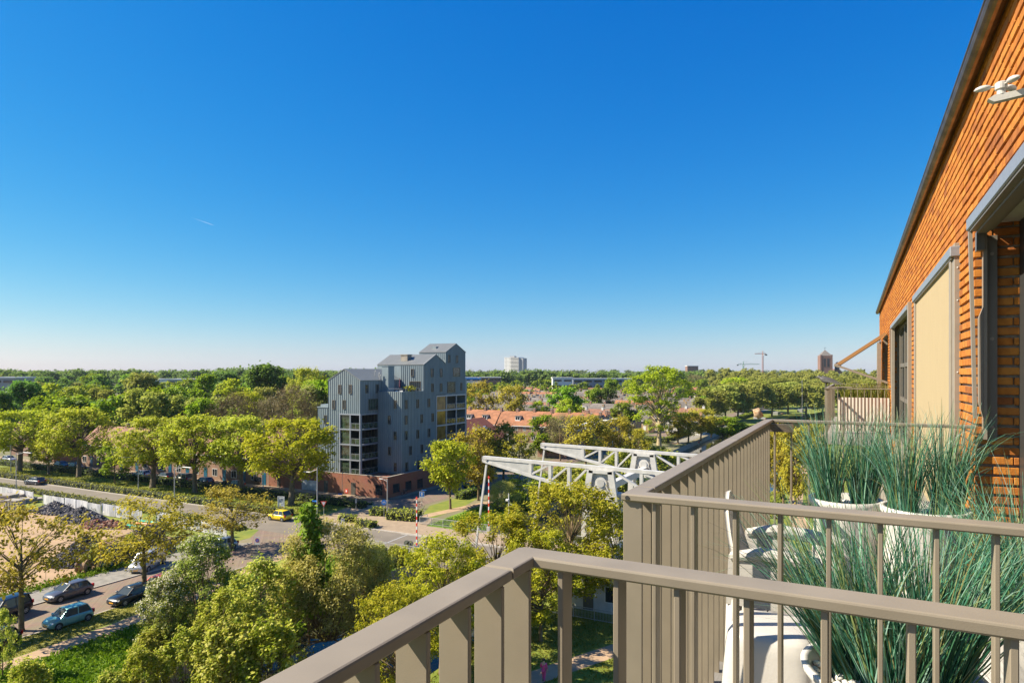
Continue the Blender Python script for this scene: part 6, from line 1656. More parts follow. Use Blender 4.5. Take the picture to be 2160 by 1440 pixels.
person('person in a pink top and pink trousers walking on the path below the balcony', (b.x, b.y, .012), R(100), (.62, .06, .22), (.60, .07, .20), h=1.62)
b = G(1474, 941)
person('distant walker in a red jacket on the path by the hedge', (b.x, b.y, .01), R(60), (.60, .02, .02), (.35, .28, .22), h=1.8)
# boats in the harbour and bollards on the promenade
M['boat_green'] = mat('boat_green', (.01, .30, .14), .4)
b = G(1562, 884, WZ)
for lab, x, y, hull, L_ in (('green barge moored beside the promenade', b.x+1, b.y, M['boat_green'], 14), ('dark barge moored across the harbour basin', -35, 372, M['dark'], 18), ('blue boat moored at the far end of the harbour', -26, 400, M['sign_blue'], 12)):
    t = thing('boat', lab, 'boat', (x, y, WZ), R(80), 'boats moored in the harbour')
    q = MB(); vs = []
    for (xx, w) in ((-.5, .7), (-.42, .95), (0, 1), (.35, .95), (.47, .5), (.5, .06)):
        vs += [(xx*L_, -w*1.9, 1.5+.4*max(0, xx)), (xx*L_, -w*1.6, -.3), (xx*L_, w*1.6, -.3), (xx*L_, w*1.9, 1.5+.4*max(0, xx))]
    q.add(vs, [(4*i+j, 4*i+4+j, 4*i+5+j, 4*i+1+j) for i in range(5) for j in range(3)] + [(4*i+3, 4*i+7, 4*i+4, 4*i) for i in range(5)] + [(3, 2, 1, 0), (20, 21, 22, 23)]); part('hull', q, hull, t, local=True)
    q = MB(); q.bevbox(-L_*.40, -L_*.12, -1.3, 1.3, 1.5, 3.2, .08); cb = part('cabin', q, M['sign_back'], t, local=True)
    for i in range(3):
        q = MB(); q.box(-L_*.38+i*1.2, -L_*.38+i*1.2+.7, -1.33, -1.301, 2.2, 2.8); part('cabin_window', q, M['glass'], cb, local=True)
    q = MB(); q.bevbox(-L_*.08, L_*.33, -1.2, 1.2, 1.5, 2.0, .05); part('hatch', q, M['red'] if hull is M['boat_green'] else M['timber'], t, local=True)
for i, (u, v) in enumerate(((1505, 911), (1514, 903), (1530, 891))):
    b = G(u, v); t = thing('bollard', 'small bollard standing on the promenade', 'bollard', (b.x, b.y, .012), group='promenade bollards')
    q = MB(); q.lathe([(.28, 0), (.28, .55), (.22, .6)], 10); part('post', q, M['dark'], t, local=True); q = MB(); q.lathe([(.30, .601), (.33, .8), (.25, .95), (.02, 1.0)], 10); part('cap', q, M['white_paint'], t, local=True)
# ================================================================== houses
M['wall_white'] = mat('white_render', (.66, .63, .57), .85, var=.06, scale=1)
M['house_yellow'] = brick_mat('yellow_house_brick', (.46, .27, .12), (.52, .33, .16), (.4, .32, .22), .5, obj_var=.1)
def house_proto(w, dp, eave, ridge, wallm, roofm, doorm, dormer, win_rows=2, both=True, chim=True):
    """terrace house; front looks to local -y, ridge along x"""
    r = bpy.data.objects.new('terrace_house', None); COL.objects.link(r); ORG[r] = Vector((0, 0, 0))
    q = MB(); q.prism([(0, 0), (dp, 0), (dp, eave), (dp/2, ridge), (0, eave)], 'x', -w/2, w/2); part('wall', q, wallm, r, local=True)
    k = (ridge-eave)/(dp/2); o_ = .35
    q = MB(); q.prism([(-o_, eave-o_*k+.04), (dp/2, ridge+.04), (dp+o_, eave-o_*k+.04), (dp+o_, eave-o_*k+.22), (dp/2, ridge+.22), (-o_, eave-o_*k+.22)], 'x', -w/2, w/2)
    ro = part('roof', q, roofm, r, local=True)
    q = MB(); q.box(-w/2, w/2, -o_-.12, -o_, eave-o_*k-.05, eave-o_*k+.12); part('gutter', q, M['white_frame'], ro, local=True)
    if chim:
        q = MB(); q.box(w/2-.45, w/2+.35, dp/2-.4, dp/2+.4, ridge-1.0, ridge+.95); ch_ = part('chimney', q, wallm, ro, local=True)
        q = MB(); q.box(w/2-.5, w/2+.4, dp/2-.45, dp/2+.45, ridge+.951, ridge+1.05); q.tube([(w/2-.05, dp/2, ridge+1.05), (w/2-.05, dp/2, ridge+1.4)], .12, 6); part('chimney_cap', q, M['concrete'], ch_, local=True)
    def window(x, z, ww, hh, y=-.04, s=-1):
        q = MB(); q.box(x-ww/2, x+ww/2, min(y, y-s*.04), max(y, y-s*.04), z, z+hh); f = part('window', q, M['white_frame'], r, local=True)
        q = MB(); t = .09
        for i in range(2): q.box(x-ww/2+t+i*(ww/2-t/2), x-ww/2+t+i*(ww/2-t/2)+ww/2-1.5*t, min(y+s*.012, y+s*.002), max(y+s*.012, y+s*.002), z+t, z+hh-t)
        part('pane', q, M['glass'], f, local=True)
    window(-w*.24, .9, 1.5, 1.5); window(-w*.26, eave-1.75, 1.2, 1.2); window(w*.24, eave-1.75, 1.0, 1.2)
    q = MB(); q.box(w*.26-.5, w*.26+.5, -.05, -.001, .05, 2.5); part('door', q, doorm, r, local=True)
    if dormer:
        zb = eave+(ridge-eave)*.30; yf = (zb-eave)/k-.2; x0 = -w*.26 if dormer == 1 else 0; dw = 1.7 if dormer == 1 else w*.72
        q = MB(); q.box(x0-dw/2, x0+dw/2, yf, yf+2.6, zb, zb+1.45); d_ = part('dormer', q, M['white_frame'], r, local=True)
        q = MB()
        for i in range(2 if dormer == 1 else 3):
            n = 2 if dormer == 1 else 3; q.box(x0-dw/2+.14+i*(dw-.14)/n, x0-dw/2+(i+1)*(dw-.14)/n, yf-.02, yf-.002, zb+.35, zb+1.25)
        part('dormer_pane', q, M['glass'], d_, local=True)
        q = MB(); q.box(x0-dw/2-.15, x0+dw/2+.15, yf-.2, yf+2.7, zb+1.451, zb+1.6); part('dormer_roof', q, M['white_frame'] if dormer == 2 else M['roof_grey'], d_, local=True)
    return r
HP = {
 'brown': house_proto(5.6, 8.5, 5.3, 9.0, M['house_brick'], M['roof_brown'], M['blue_door'], 0),
 'orange1': house_proto(6.0, 8.5, 5.4, 9.4, M['house_brick'], M['roof_orange'], M['white_frame'], 1),
 'orange0': house_proto(6.0, 8.5, 5.0, 9.2, M['house_brick'], M['roof_orange'], M['white_frame'], 0),
 'grey2': house_proto(6.4, 8.5, 5.2, 9.0, M['house_brick'], M['roof_grey'], M['white_frame'], 2),
 'grey0': house_proto(6.2, 8.5, 4.6, 8.8, M['house_yellow'], M['roof_grey'], M['white_frame'], 0),
 'brown1': house_proto(6.0, 8.5, 5.0, 9.0, M['wall_white'], M['roof_brown'], M['white_frame'], 1),
}
used_h = set()
def house(kind, x, y, rz, label, group):
    if kind not in used_h: o = HP[kind]; used_h.add(kind)
    else: o = copy_tree(HP[kind])
    o.location = (x, y, 0); o.rotation_euler = (0, 0, rz); return tag(o, label, 'house', group)
random.seed(21)
LAB = {'brown': 'brick house with a brown tiled roof', 'orange1': 'house with an orange tiled roof and a white dormer', 'orange0': 'house with a plain orange tiled roof', 'grey2': 'house with a grey roof and a wide white dormer', 'grey0': 'yellowish brick house with a plain grey roof', 'brown1': 'white walled house with a brown roof and dormer'}
x = -103.4
i = 0
while x > -178:
    if not (-171 < x < -163): house('brown', x, 92.45, 0, LAB['brown'] + ', ' + ORD[i] + ' left of the brick plinth', 'brick houses behind the boulevard trees')
    x -= 5.6; i += 1
p = at_y(62, 965, 92.0); house('brown', p.x-9, 99, R(90), 'brick gable house at the far left with its lit gable end towards the road', 'brick houses behind the boulevard trees')
for i in range(9): house('orange1' if i not in (3, 6) else 'orange0', -117.5+i*6.0, 186.8, 0, LAB['orange1' if i not in (3, 6) else 'orange0'] + ', ' + ORD[i] + ' from the grey building', 'orange roofed terrace behind the grey building')
for i in range(6): house('grey2', -65.0+.4*i, 160+i*6.4, R(90), LAB['grey2'] + ', ' + ORD[i] + ' in the shaded row', 'grey roofed terrace beyond the bridge')
for i in range(7): house('brown', -141+i*5.6, 128+.2*i, 0, LAB['brown'] + ', ' + ORD[i] + ' among the bare trees', 'brown roofed terrace among the bare trees')
gf = 'terrace houses in the middle distance'
rows = [(214, -118, -66, 'grey0 brown1'), (232, -134, -100, 'grey2'), (236, -88, -50, 'grey0 brown1 grey2'), (254, -150, -60, 'grey0 brown grey2'), (274, -150, -112, 'grey2 grey0'), (280, -98, -62, 'orange1 grey0'), (300, -176, -70, 'grey0 grey2'),
        (326, -186, -82, 'grey2 grey0 brown1'), (352, -196, -90, 'grey0'), (382, -214, -96, 'grey2 orange0 grey0 grey0'), (415, -226, -108, 'grey0 grey2'), (455, -248, -120, 'grey0 orange0 grey2'), (500, -268, -126, 'orange0 brown')]
for k, (y, xa, xb, kinds) in enumerate(rows):
    ks = kinds.split(); x = xa; j = 0; gap = 0
    while x < xb:
        kd = ks[(j//4) % len(ks)]
        if (j*7+k*5) % 13 != 12:
            house(kd, x, y+((j//5) % 2)*1.2, 0 if k % 2 == 0 else math.pi*0, LAB[kd] + (' in the nearer rows' if y < 300 else ' in the farther rows'), gf)
        x += 6.2 if y < 440 else 8; j += 1
g4 = 'houses by the harbour promenade'
for lab, kd, x, y, rz in ((' by the promenade, middle one', 'grey2', -76, 330, 0), (' by the promenade, right one', 'grey2', -69.6, 330, 0), (' by the promenade, left one', 'grey2', -82.4, 330, 0), (' turned sideways before the dormer row', 'grey0', -72, 300, 0), (' beside the one turned sideways', 'grey0', -66, 300, 0),
                         (' with its brick gable to the promenade', 'grey0', -68, 262, R(90)), (' behind the gable house by the promenade', 'grey0', -68, 270, R(90))):
    house(kd, x, y, rz, LAB[kd] + lab, g4)
for i in range(6): house('orange0', -150+i*7.5, 560+(i % 2)*14, R(90)*(i % 2), LAB['orange0'] + ' far off', 'far red roofed houses')
for k_, o in HP.items():
    if k_ not in used_h: bpy.data.objects.remove(o)
# white gabled house
# ---------------------------------------------------------------- larger buildings far off
M['far_white'] = mat('white_concrete_facade', (.70, .68, .65), .8)
M['far_grey'] = mat('grey_facade', (.30, .30, .31), .8)
M['far_brick'] = mat('brown_red_brick_facade', (.19, .105, .08), .85, var=.1, scale=.2)
def block(t, name, x0, x1, y0, y1, z0, z1, m): q = MB(); q.box(x0, x1, y0, y1, z0, z1); return part(name, q, m, t)
c = at_d(1080, 785, 1500)
t = thing('tower_flat', 'white high rise tower of flats on the horizon', 'building', (c.x, c.y, 0), TH*.0)
W_ = 19.5
block(t, 'tower', c.x-W_, c.x+W_-2, c.y, c.y+24, 0, 56.0, M['far_white']); block(t, 'plant_room', c.x-8, c.x+4, c.y+4, c.y+14, 56.01, 59, M['far_grey']); block(t, 'side_tower', c.x+W_-1.99, c.x+W_+7, c.y+3, c.y+22, 0, 54, M['far_grey'])
for k in range(17):
    block(t, 'balcony_band', c.x-4, c.x+W_-2.2, c.y-1.2, c.y-.02, 4+k*3.05, 5.2+k*3.05, M['far_white']); block(t, 'window_band', c.x-4, c.x+W_-2.2, c.y-.4, c.y-.03, 5.3+k*3.05, 6.8+k*3.05, M['glass'])
    q = MB()
    for j in range(4): q.box(c.x-W_+1.5+j*3.6, c.x-W_+2.9+j*3.6, c.y-.2, c.y-.01, 5.2+k*3.05, 6.5+k*3.05)
    part('windows', q, M['glass'], t, kind='stuff')
def hall(label, u0, u1, vt, d, bays, m, name='office_building', base=0, cat='building', band=True):
    a = at_d(u0, vt, d); b = at_d(u1, vt, d); t = thing(name, label, cat, (a.x, a.y, 0), TH); L_ = (b-a).length; h = a.z
    q = MB(); q.box(0, L_, 0, 14, 0, h); part('wall', q, m, t, local=True); q = MB(); q.box(-.4, L_+.4, -.4, 14.4, h+.005, h+.7); part('roof_edge', q, M['far_white'], t, local=True)
    n = max(1, int(L_/bays)); fl = max(1, int(h/3.6)) if band else 1
    for f in range(fl):
        q = MB()
        for i in range(n): q.box(i*L_/n+bays*.14, (i+1)*L_/n-bays*.14, -.25, -.01, f*h/fl+h/fl*.42, f*h/fl+h/fl*.74)
        part('windows', q, M['glass'], t, local=True, kind='stuff')
    return t
hall('white low office building with dark window bands, its left wing', 1166, 1208, 797.5, 520, 6.5, M['far_white'])
hall('long white and grey office building, lower right wing', 1209, 1335, 799.5, 545, 7.5, M['far_grey'])
hall('grey brick block of flats at the left edge among the trees', -20, 30, 797.5, 330, 4.5, M['far_grey'])
hall('white modern villa roof showing among the trees at the left', 312, 336, 801, 420, 4, M['far_white'])
hall('long flat white roofed school building among the left trees', 352, 412, 801, 400, 5, M['far_grey'])
hall('reddish brick industrial building with a small roof cabin', 1015, 1056, 796.5, 600, 5, M['far_brick'])
t = hall('industrial hall with a blue roof edge beside the grey building', 975, 1014, 797, 610, 8, M['far_white'])
q = MB(); q.box(0, (at_d(1014, 797, 610)-at_d(975, 797, 610)).length, -1.1, -.5, 15.2, 16.9); part('fascia', q, mat('bright_blue_fascia', (.03, .22, .55), .5), t, local=True)
t = hall('brown brick box building standing above the far trees', 1450, 1473, 772, 1100, 5, M['far_brick'])
# church
c = at_d(1740, 785, 900)
t = thing('church', 'brown brick church tower with a pointed roof above the plane wood', 'church', (c.x, c.y, 0), TH*.6)
hw = 7.4; zt = EYE + (785-750)*900/1400
q = MB(); q.box(-hw, hw, -hw, hw, 0, zt); tw = part('tower', q, M['far_brick'], t, local=True)
q = MB()
for s in (-1, 1): q.box(s*hw*.92-.9, s*hw*.92+.9, -hw-.5, -hw-.02, 0, zt+1.2)
part('corner_pier', q, M['far_brick'], t, local=True, kind='stuff')
q = MB(); q.add([(-hw, -hw, zt), (hw, -hw, zt), (hw, hw, zt), (-hw, hw, zt), (0, 0, zt+8.0)], [(0, 1, 4), (1, 2, 4), (2, 3, 4), (3, 0, 4)]); sp = part('spire_roof', q, M['roof_grey'], t, local=True)
q = MB(); q.bar((0, 0, zt+7.5), (0, 0, zt+11.5), .3); q.bar((-.9, 0, zt+10.5), (.9, 0, zt+10.5), .3); part('cross', q, M['dark'], sp, local=True)
for x in (-3.0, 1.0):
    q = MB(); q.box(x, x+2.2, -hw-.3, -hw-.025, zt-15, zt-4); part('belfry_opening', q, M['dark'], tw, local=True)
q = MB(); q.box(-hw+2, hw-2, -hw-.35, -hw-.31, zt-4, zt-3.2); q.box(-.5, .5, -hw-.4, -hw-.36, zt-15.5, zt-2.5); part('belfry_frame', q, M['far_brick'], tw, local=True)
q = MB(); q.prism([(9, 0), (24, 0), (24, 20), (16.5, 27), (9, 20)], 'y', -2, 40); part('nave', q, M['far_brick'], t, local=True)
q = MB(); q.lathe([(3.2, 24), (3.0, 33), (2.2, 34), (.1, 36.5)], 8, (16.5, 4, 0)); part('turret', q, M['roof_grey'], t, local=True)
q = MB(); q.box(9.5, 23.5, -2.4, -2.02, 17, 20); part('white_cornice', q, M['far_white'], t, local=True)
# tower cranes
def crane(label, u, vt, vj, u0, u1, d, m):
    c = at_d(u, vt, d); t = thing('tower_crane', label, 'crane', (c.x, c.y, 0), TH, 'tower cranes on the horizon'); zj = EYE+(785-vj)*d/1400
    q = MB()
    w = 1.0
    for sx in (-w, w):
        for sy in (-w, w): q.bar((sx, sy, 0), (sx, sy, zj), .35)
    z = 10
    while z < zj-2: q.bar((-w, -w, z), (w, -w, z+2.2), .22); q.bar((w, -w, z+2.2), (-w, -w, z+4.4), .22); z += 4.4
    part('mast', q, m, t, local=True)
    a, b = (u0-u)*d/1400, (u1-u)*d/1400
    q = MB(); q.bar((a, 0, zj), (b, 0, zj), .9, .5); q.bar((a*.98, 0, zj+1.3), (b, 0, zj+1.6), .4, .3)
    n = 14
    for i in range(n): q.bar((a+(b-a)*i/n, 0, zj), (a+(b-a)*(i+.5)/n, 0, zj+1.4), .2); q.bar((a+(b-a)*(i+.5)/n, 0, zj+1.4), (a+(b-a)*(i+1)/n, 0, zj), .2)
    part('jib', q, m, t, local=True)
    q = MB(); q.bar((0, 0, zj), (0, 0, c.z), .8); q.bar((0, 0, c.z), (a*.6, 0, zj+1.4), .18); q.bar((0, 0, c.z), (b*.8, 0, zj+1.4), .18); part('cat_head', q, m, t, local=True)
    s = b if abs(b) < abs(a) else a
    q = MB(); q.box(s-1.5, s+1.5, -1, 1, zj-2.6, zj-.3); part('counterweight', q, M['dark'], t, local=True)
    q = MB(); q.bevbox(.6, 2.4, -2.2, -.4, zj-2.6, zj-.4, .1); part('cab', q, M['far_white'], t, local=True)
M['crane_o'] = mat('orange_crane_paint', (.60, .20, .10), .6); M['crane_g'] = mat('green_crane_paint', (.06, .28, .09), .6)
crane('orange tower crane on the horizon', 1609, 740, 746.5, 1592, 1616, 1200, M['crane_o'])
crane('green tower crane on the horizon, lower and left of the orange one', 1568, 762, 768.5, 1556, 1602, 1400, M['crane_g'])
# ================================================================== trees
LM = {
 'boul':   leaf_mat('spring_leaves_yellow_green', [(0.169, 0.233, 0.011), (0.336, 0.388, 0.016), (0.478, 0.498, 0.023), (0.595, 0.582, 0.065)], .48),
 'olive':  leaf_mat('young_olive_leaves', [(0.216, 0.195, 0.020), (0.404, 0.346, 0.028), (0.548, 0.460, 0.051)], .48),
 'maple':  leaf_mat('maple_leaves', [(0.169, 0.200, 0.011), (0.336, 0.349, 0.016), (0.478, 0.453, 0.023), (0.595, 0.543, 0.065)], .48),
 'green':  leaf_mat('fresh_green_leaves', [(0.107, 0.195, 0.008), (0.216, 0.339, 0.014), (0.332, 0.446, 0.024)], .48, .25),
 'lime':   leaf_mat('lime_leaves', [(0.207, 0.284, 0.013), (0.363, 0.427, 0.021), (0.492, 0.517, 0.039)], .48),
 'dark':   leaf_mat('dark_green_leaves', [(0.060, 0.123, 0.020), (0.116, 0.202, 0.026), (0.188, 0.274, 0.044)], .48, .25),
 'plane':  leaf_mat('plane_tree_leaves', [(0.169, 0.200, 0.029), (0.298, 0.317, 0.052), (0.413, 0.413, 0.084)], .48),
 'willow': leaf_mat('willow_leaves', [(0.216, 0.223, 0.028), (0.418, 0.396, 0.065), (0.576, 0.518, 0.130), (0.620, 0.590, 0.216)], .48),
 'sapling': leaf_mat('sapling_leaves', [(0.104, 0.194, 0.011), (0.207, 0.336, 0.016), (0.363, 0.478, 0.065)], .48),
 'hawthorn': leaf_mat('hawthorn_leaves_and_blossom', [(0.116, 0.158, 0.024), (0.230, 0.281, 0.035), (0.332, 0.367, 0.058), (0.418, 0.432, 0.100)], .48),
 'blossom': leaf_mat('white_blossom', [(.50, .44, .32), (.58, .53, .41)], .2),
 'shrub':  leaf_mat('sycamore_shrub_leaves', [(0.144, 0.195, 0.014), (0.302, 0.360, 0.024), (0.518, 0.504, 0.058), (0.620, 0.604, 0.172)], .48),
 'twig':   leaf_mat('bare_twigs_and_buds', [(.13, .10, .05), (.21, .16, .075), (.24, .205, .055)], .1),
 'far':    leaf_mat('far_wood_leaves', [(0.072, 0.123, 0.024), (0.137, 0.202, 0.034), (0.202, 0.260, 0.048)], .48, .2),
}
def leaves_mesh(name, P, N, S, m, asp=.62, seed=0):
    rg = np.random.default_rng(seed); n = len(P)
    N = N/np.maximum(1e-6, np.linalg.norm(N, axis=1, keepdims=True))
    rnd = rg.normal(size=(n, 3)); t1 = np.cross(N, rnd); t1 /= np.maximum(1e-6, np.linalg.norm(t1, axis=1, keepdims=True)); t2 = np.cross(N, t1)
    S = S[:, None]; V = np.empty((n, 4, 3), np.float32)
    V[:, 0] = P - t1*S*.62 - N*S*.10; V[:, 1] = P + t2*S*asp*.62; V[:, 2] = P + t1*S*.62 - N*S*.10; V[:, 3] = P - t2*S*asp*.62
    me = bpy.data.meshes.new(name); me.vertices.add(4*n); me.vertices.foreach_set('co', V.reshape(-1))
    me.loops.add(4*n); me.loops.foreach_set('vertex_index', np.arange(4*n, dtype=np.int32))
    me.polygons.add(n); me.polygons.foreach_set('loop_start', np.arange(0, 4*n, 4, dtype=np.int32)); me.polygons.foreach_set('loop_total', np.full(n, 4, np.int32))
    me.materials.append(m); me.update(calc_edges=True); return me
def clump_points(rg, C, Rr, n, upbias=.25, flat=.8, stray=.2):
    """leaves on and in the clusters; returns positions and outward normals"""
    k = len(C); w = Rr**2; idx = rg.choice(k, size=n, p=w/w.sum())
    d = rg.normal(size=(n, 3)); d[:, 2] += upbias; d /= np.linalg.norm(d, axis=1, keepdims=True)
    rad = Rr[idx]*(rg.random(n)**.42)*rg.uniform(.7, 1.12, n)*np.where(rg.random(n) < stray, 1.55, 1.0)
    P = C[idx] + d*rad[:, None]*np.array([1, 1, flat])
    Nn = d*.55 + rg.normal(size=(n, 3))*.45 + np.array([-.50, -.26, .70])
    return P, Nn
M['mossy'] = mat('mossy_bark', (.12, .10, .045), .9, var=.3, scale=2.5, bump=.4, bscale=8)
TREES = {}
def tree_proto(key, h, cr, z0, ncl, clr, nleaf, ls, lm, bark, tr, shape='dome', fork=.3, seed=1, nm='tree', sides=6, asp=.62, curve=.25, extra=None, inner=0.15, vert=.8):
    rg = np.random.default_rng(seed); C = []
    while len(C) < ncl:
        a = rg.uniform(0, 2*math.pi); t = rg.random()
        if shape == 'cone': z = z0+(h-z0)*t**1.2; R_ = cr*(1-t**1.15)*.95+.15
        elif shape == 'column': z = z0+(h-z0)*t; R_ = cr*(math.sin(math.pi*min(1, .12+.88*t))**.6)
        elif shape == 'umbrella': z = z0+(h-z0)*(t**.8); R_ = cr*(1-max(0, (t-.45)/.55)**2.0)**.5*(.72+.28*min(1, t*3))
        elif shape == 'bush': z = h*(.08+.92*t); R_ = cr*(1-t**2.2)**.5
        else: z = z0+(h-z0)*t; R_ = cr*math.sqrt(max(.02, 1-(2*t-1)**2))*(1.0 if t > .5 else .95)
        rr = R_*math.sqrt(rg.uniform(inner, 1.0))
        c = np.array([rr*math.cos(a), rr*math.sin(a), min(z, h-clr*.55)])
        if len(C) and len(C) < ncl*.8 and min(np.linalg.norm((np.array(C)-c)*np.array([1, 1, 1.25]), axis=1)) < clr*.62: 
            if rg.random() < .8: continue
        C.append(c)
    C = np.array(C); Rr = clr*rg.uniform(.65, 1.3, ncl)
    r = bpy.data.objects.new(nm, None); COL.objects.link(r); ORG[r] = Vector((0, 0, 0))
    q = MB(); fz = h*fork
    lean = rg.normal(size=2)*.02*h
    top = Vector((lean[0], lean[1], max(fz*1.2, h*.72)))
    if shape != 'bush':
        pts = [Vector((0, 0, -.1)), Vector((0, 0, .25)), Vector((lean[0]*.3, lean[1]*.3, fz))]
        if shape in ('cone', 'column'): pts += [Vector((lean[0]*.6, lean[1]*.6, (fz+h)/2)), Vector((lean[0], lean[1], h*.95))]; rads = [tr*1.35, tr, tr*.75, tr*.45, tr*.1]
        else: pts.append(top); rads = [tr*1.4, tr*1.02, tr*.82, tr*.30]
        q.tube(pts, rads, sides)
    for c in C[::1 if ncl < 70 else 2]:
        c = Vector(c); t = min(.98, max(.0, (c.z-fz)/(max(h-fz, .1)))*.98) if shape not in ('cone', 'column') else None
        if shape == 'bush': s = Vector((c.x*.12, c.y*.12, 0)); r0 = tr*.5
        elif t is None: s = Vector((lean[0]*.5, lean[1]*.5, max(fz*.7, c.z-abs(Vector((c.x, c.y)).length)*.7))); r0 = tr*.22
        else: s = Vector((lean[0]*.3, lean[1]*.3, fz*.92)).lerp(top, t*.8); r0 = tr*(.40-.25*t)
        mid = s.lerp(c, .5)+Vector((0, 0, -curve*abs((c-s).length)*.22)) + Vector(rg.normal(size=3)*.06*(c-s).length)
        if shape in ('dome', 'umbrella', 'round'): mid = s.lerp(c, .5)+Vector((0, 0, (c-s).length*curve*.25))+Vector(rg.normal(size=3)*.05*(c-s).length)
        q.tube([s, s.lerp(mid, .5)*.5+(s.lerp(mid, .5))*.5, mid, c], [r0, r0*.8, r0*.55, r0*.16], 5, cap=False)
        for _ in range(3):
            e = c+Vector(rg.normal(size=3)*clr*.6); q.tube([mid.lerp(c, .5), e], [r0*.28, r0*.08], 4, cap=False)
    if q.v: part('trunk', q, bark, r, local=True, smooth=True)
    P, Nn = clump_points(rg, C, Rr, nleaf, flat=vert, stray=.2 if clr < 1.3 else .04)
    ok = P[:, 2] > .05; P, Nn = P[ok], Nn[ok]
    S = ls*rg.uniform(.6, 1.35, len(P))
    o = link('crown', leaves_mesh('crown', P, Nn, S, lm, asp, seed), r); o['kind'] = 'stuff'
    if extra:
        em, frac, es = extra; k = int(len(P)*frac); sel = rg.choice(len(P), k, replace=False); top_ = P[sel]
        sel = sel[(top_[:, 0]*-.5+top_[:, 2]*.6+rg.normal(size=k)*.8) > np.median(top_[:, 0]*-.5+top_[:, 2]*.6)]
        o = link('blossom', leaves_mesh('blossom', P[sel]+np.array([0, 0, .06]), Nn[sel]+np.array([0, 0, .6]), es*rg.uniform(.7, 1.2, len(sel)), em, .8, seed+5), r); o['kind'] = 'stuff'
    TREES[key] = dict(o=r, h=h, w=2*(cr+clr*.55), used=False)
def put(key, x, y, h, w, label, group=None, z=0, rz=None, cat='tree', name=None):
    T = TREES[key]
    o = T['o'] if not T['used'] else copy_tree(T['o']); T['used'] = True
    o.location = (x, y, z); o.rotation_euler = (0, 0, random.uniform(-.7, .7) if rz is None else rz)
    o.scale = (w/T['w'], w/T['w'], h/T['h'])
    if name: o.name = name
    return tag(o, label, cat, group)
def T(key, u, vb, vt, wpx, label, group=None, z=0, **k):
    b = G(u, vb, z); d = gdist(u, vb, z); return put(key, b.x, b.y, (vb-vt)*d/F, wpx*d/F, label, group, z, **k)
def TD(key, u, vt, d, wpx, label, group=None, **k):
    c = at_d(u, vt, d); return put(key, c.x, c.y, max(2, c.z), wpx*d/F, label, group, **k)
random.seed(5)
B, BL, BT = M['bark'], M['bark_light'], M['bark_twig']
for i in range(3): tree_proto('boul%d' % i, 14, 7.0, 4.6, 115, 1.15, 10500, .36, LM['boul'], B, .50, 'umbrella', .24, 40+i)
for i in range(2): tree_proto('sparse%d' % i, 9.5, 4.4, 3.2, 70, .95, 4300, .25, LM['olive'], M['mossy'], .22, 'umbrella', .30, 50+i, curve=.5)
for i in range(3): tree_proto('olive%d' % i, 11, 4.2, 3.0, 50, 1.15, 4200, .34, LM['olive'], BT, .22, 'dome', .28, 60+i)
tree_proto('golden', 11, 4.2, 3.4, 46, 1.25, 6200, .34, LM['boul'], BT, .20, 'dome', .30, 66)
for i in range(3): tree_proto('maple%d' % i, 12, 5.6, 2.2, 165, .72, 16000, .21, LM['maple'], BT, .24, 'dome', .20, 70+i)
for i in range(2): tree_proto('willow%d' % i, 8, 5.2, .5, 150, .80, 26000, .16, LM['willow'], BT, .12, 'bush', .1, 80+i, nm='bush', asp=.5, inner=.4)
tree_proto('sapling', 9, 1.5, 1.2, 44, .55, 3800, .24, LM['sapling'], BT, .09, 'cone', .1, 84, asp=.75)
tree_proto('hawthorn', 8, 3.6, .6, 110, .62, 14000, .17, LM['hawthorn'], BT, .10, 'bush', .1, 85, nm='bush', extra=(LM['blossom'], .30, .15))
for i in range(3): tree_proto('shrub%d' % i, 5, 2.4, .3, 85, .34, 6500, .18, LM['shrub'], BT, .07, 'bush', .1, 90+i, nm='shrub', asp=.8, vert=2.3)
for i in range(2): tree_proto('leafy%d' % i, 9, 3.0, 1.2, 90, .46, 7500, .18, LM['shrub'], BT, .12, 'column', .2, 95+i, asp=.75, vert=1.5)
tree_proto('poplar', 24, 8.2, 5, 130, 1.05, 8500, .42, LM['lime'], BL, .55, 'dome', .12, 100, curve=.5, inner=.05)
for i in range(3): tree_proto('green%d' % i, 16, 6.0, 3, 42, 2.2, 4200, .75, LM['green'], B, .35, 'dome', .2, 110+i)
tree_proto('lime', 16, 5.5, 2.5, 40, 2.0, 4200, .70, LM['lime'], B, .32, 'dome', .2, 115)
for i in range(2): tree_proto('dark%d' % i, 17, 6.5, 2.5, 42, 2.3, 4600, .75, LM['dark'], B, .4, 'dome', .2, 117+i)
tree_proto('tall', 22, 4.5, 2, 48, 1.9, 4600, .70, LM['green'], B, .35, 'column', .15, 120)
for i in range(2): tree_proto('plane%d' % i, 15, 6.2, 4.2, 40, 2.0, 4600, .70, LM['plane'], B, .38, 'umbrella', .25, 122+i)
for i in range(2): tree_proto('twig%d' % i, 14, 6.0, 4, 70, 1.9, 5200, .62, LM['twig'], BT, .30, 'umbrella', .22, 126+i, asp=.10)
tree_proto('birch', 10, 3.2, 2.0, 50, .95, 6000, .26, LM['lime'], M['white_paint'], .10, 'dome', .5, 130, curve=-.8)
tree_proto('young', 6, 2.2, 1.5, 26, .75, 2600, .28, LM['green'], BT, .07, 'dome', .2, 131)
gb_ = 'broad trees along the boulevard lawn'
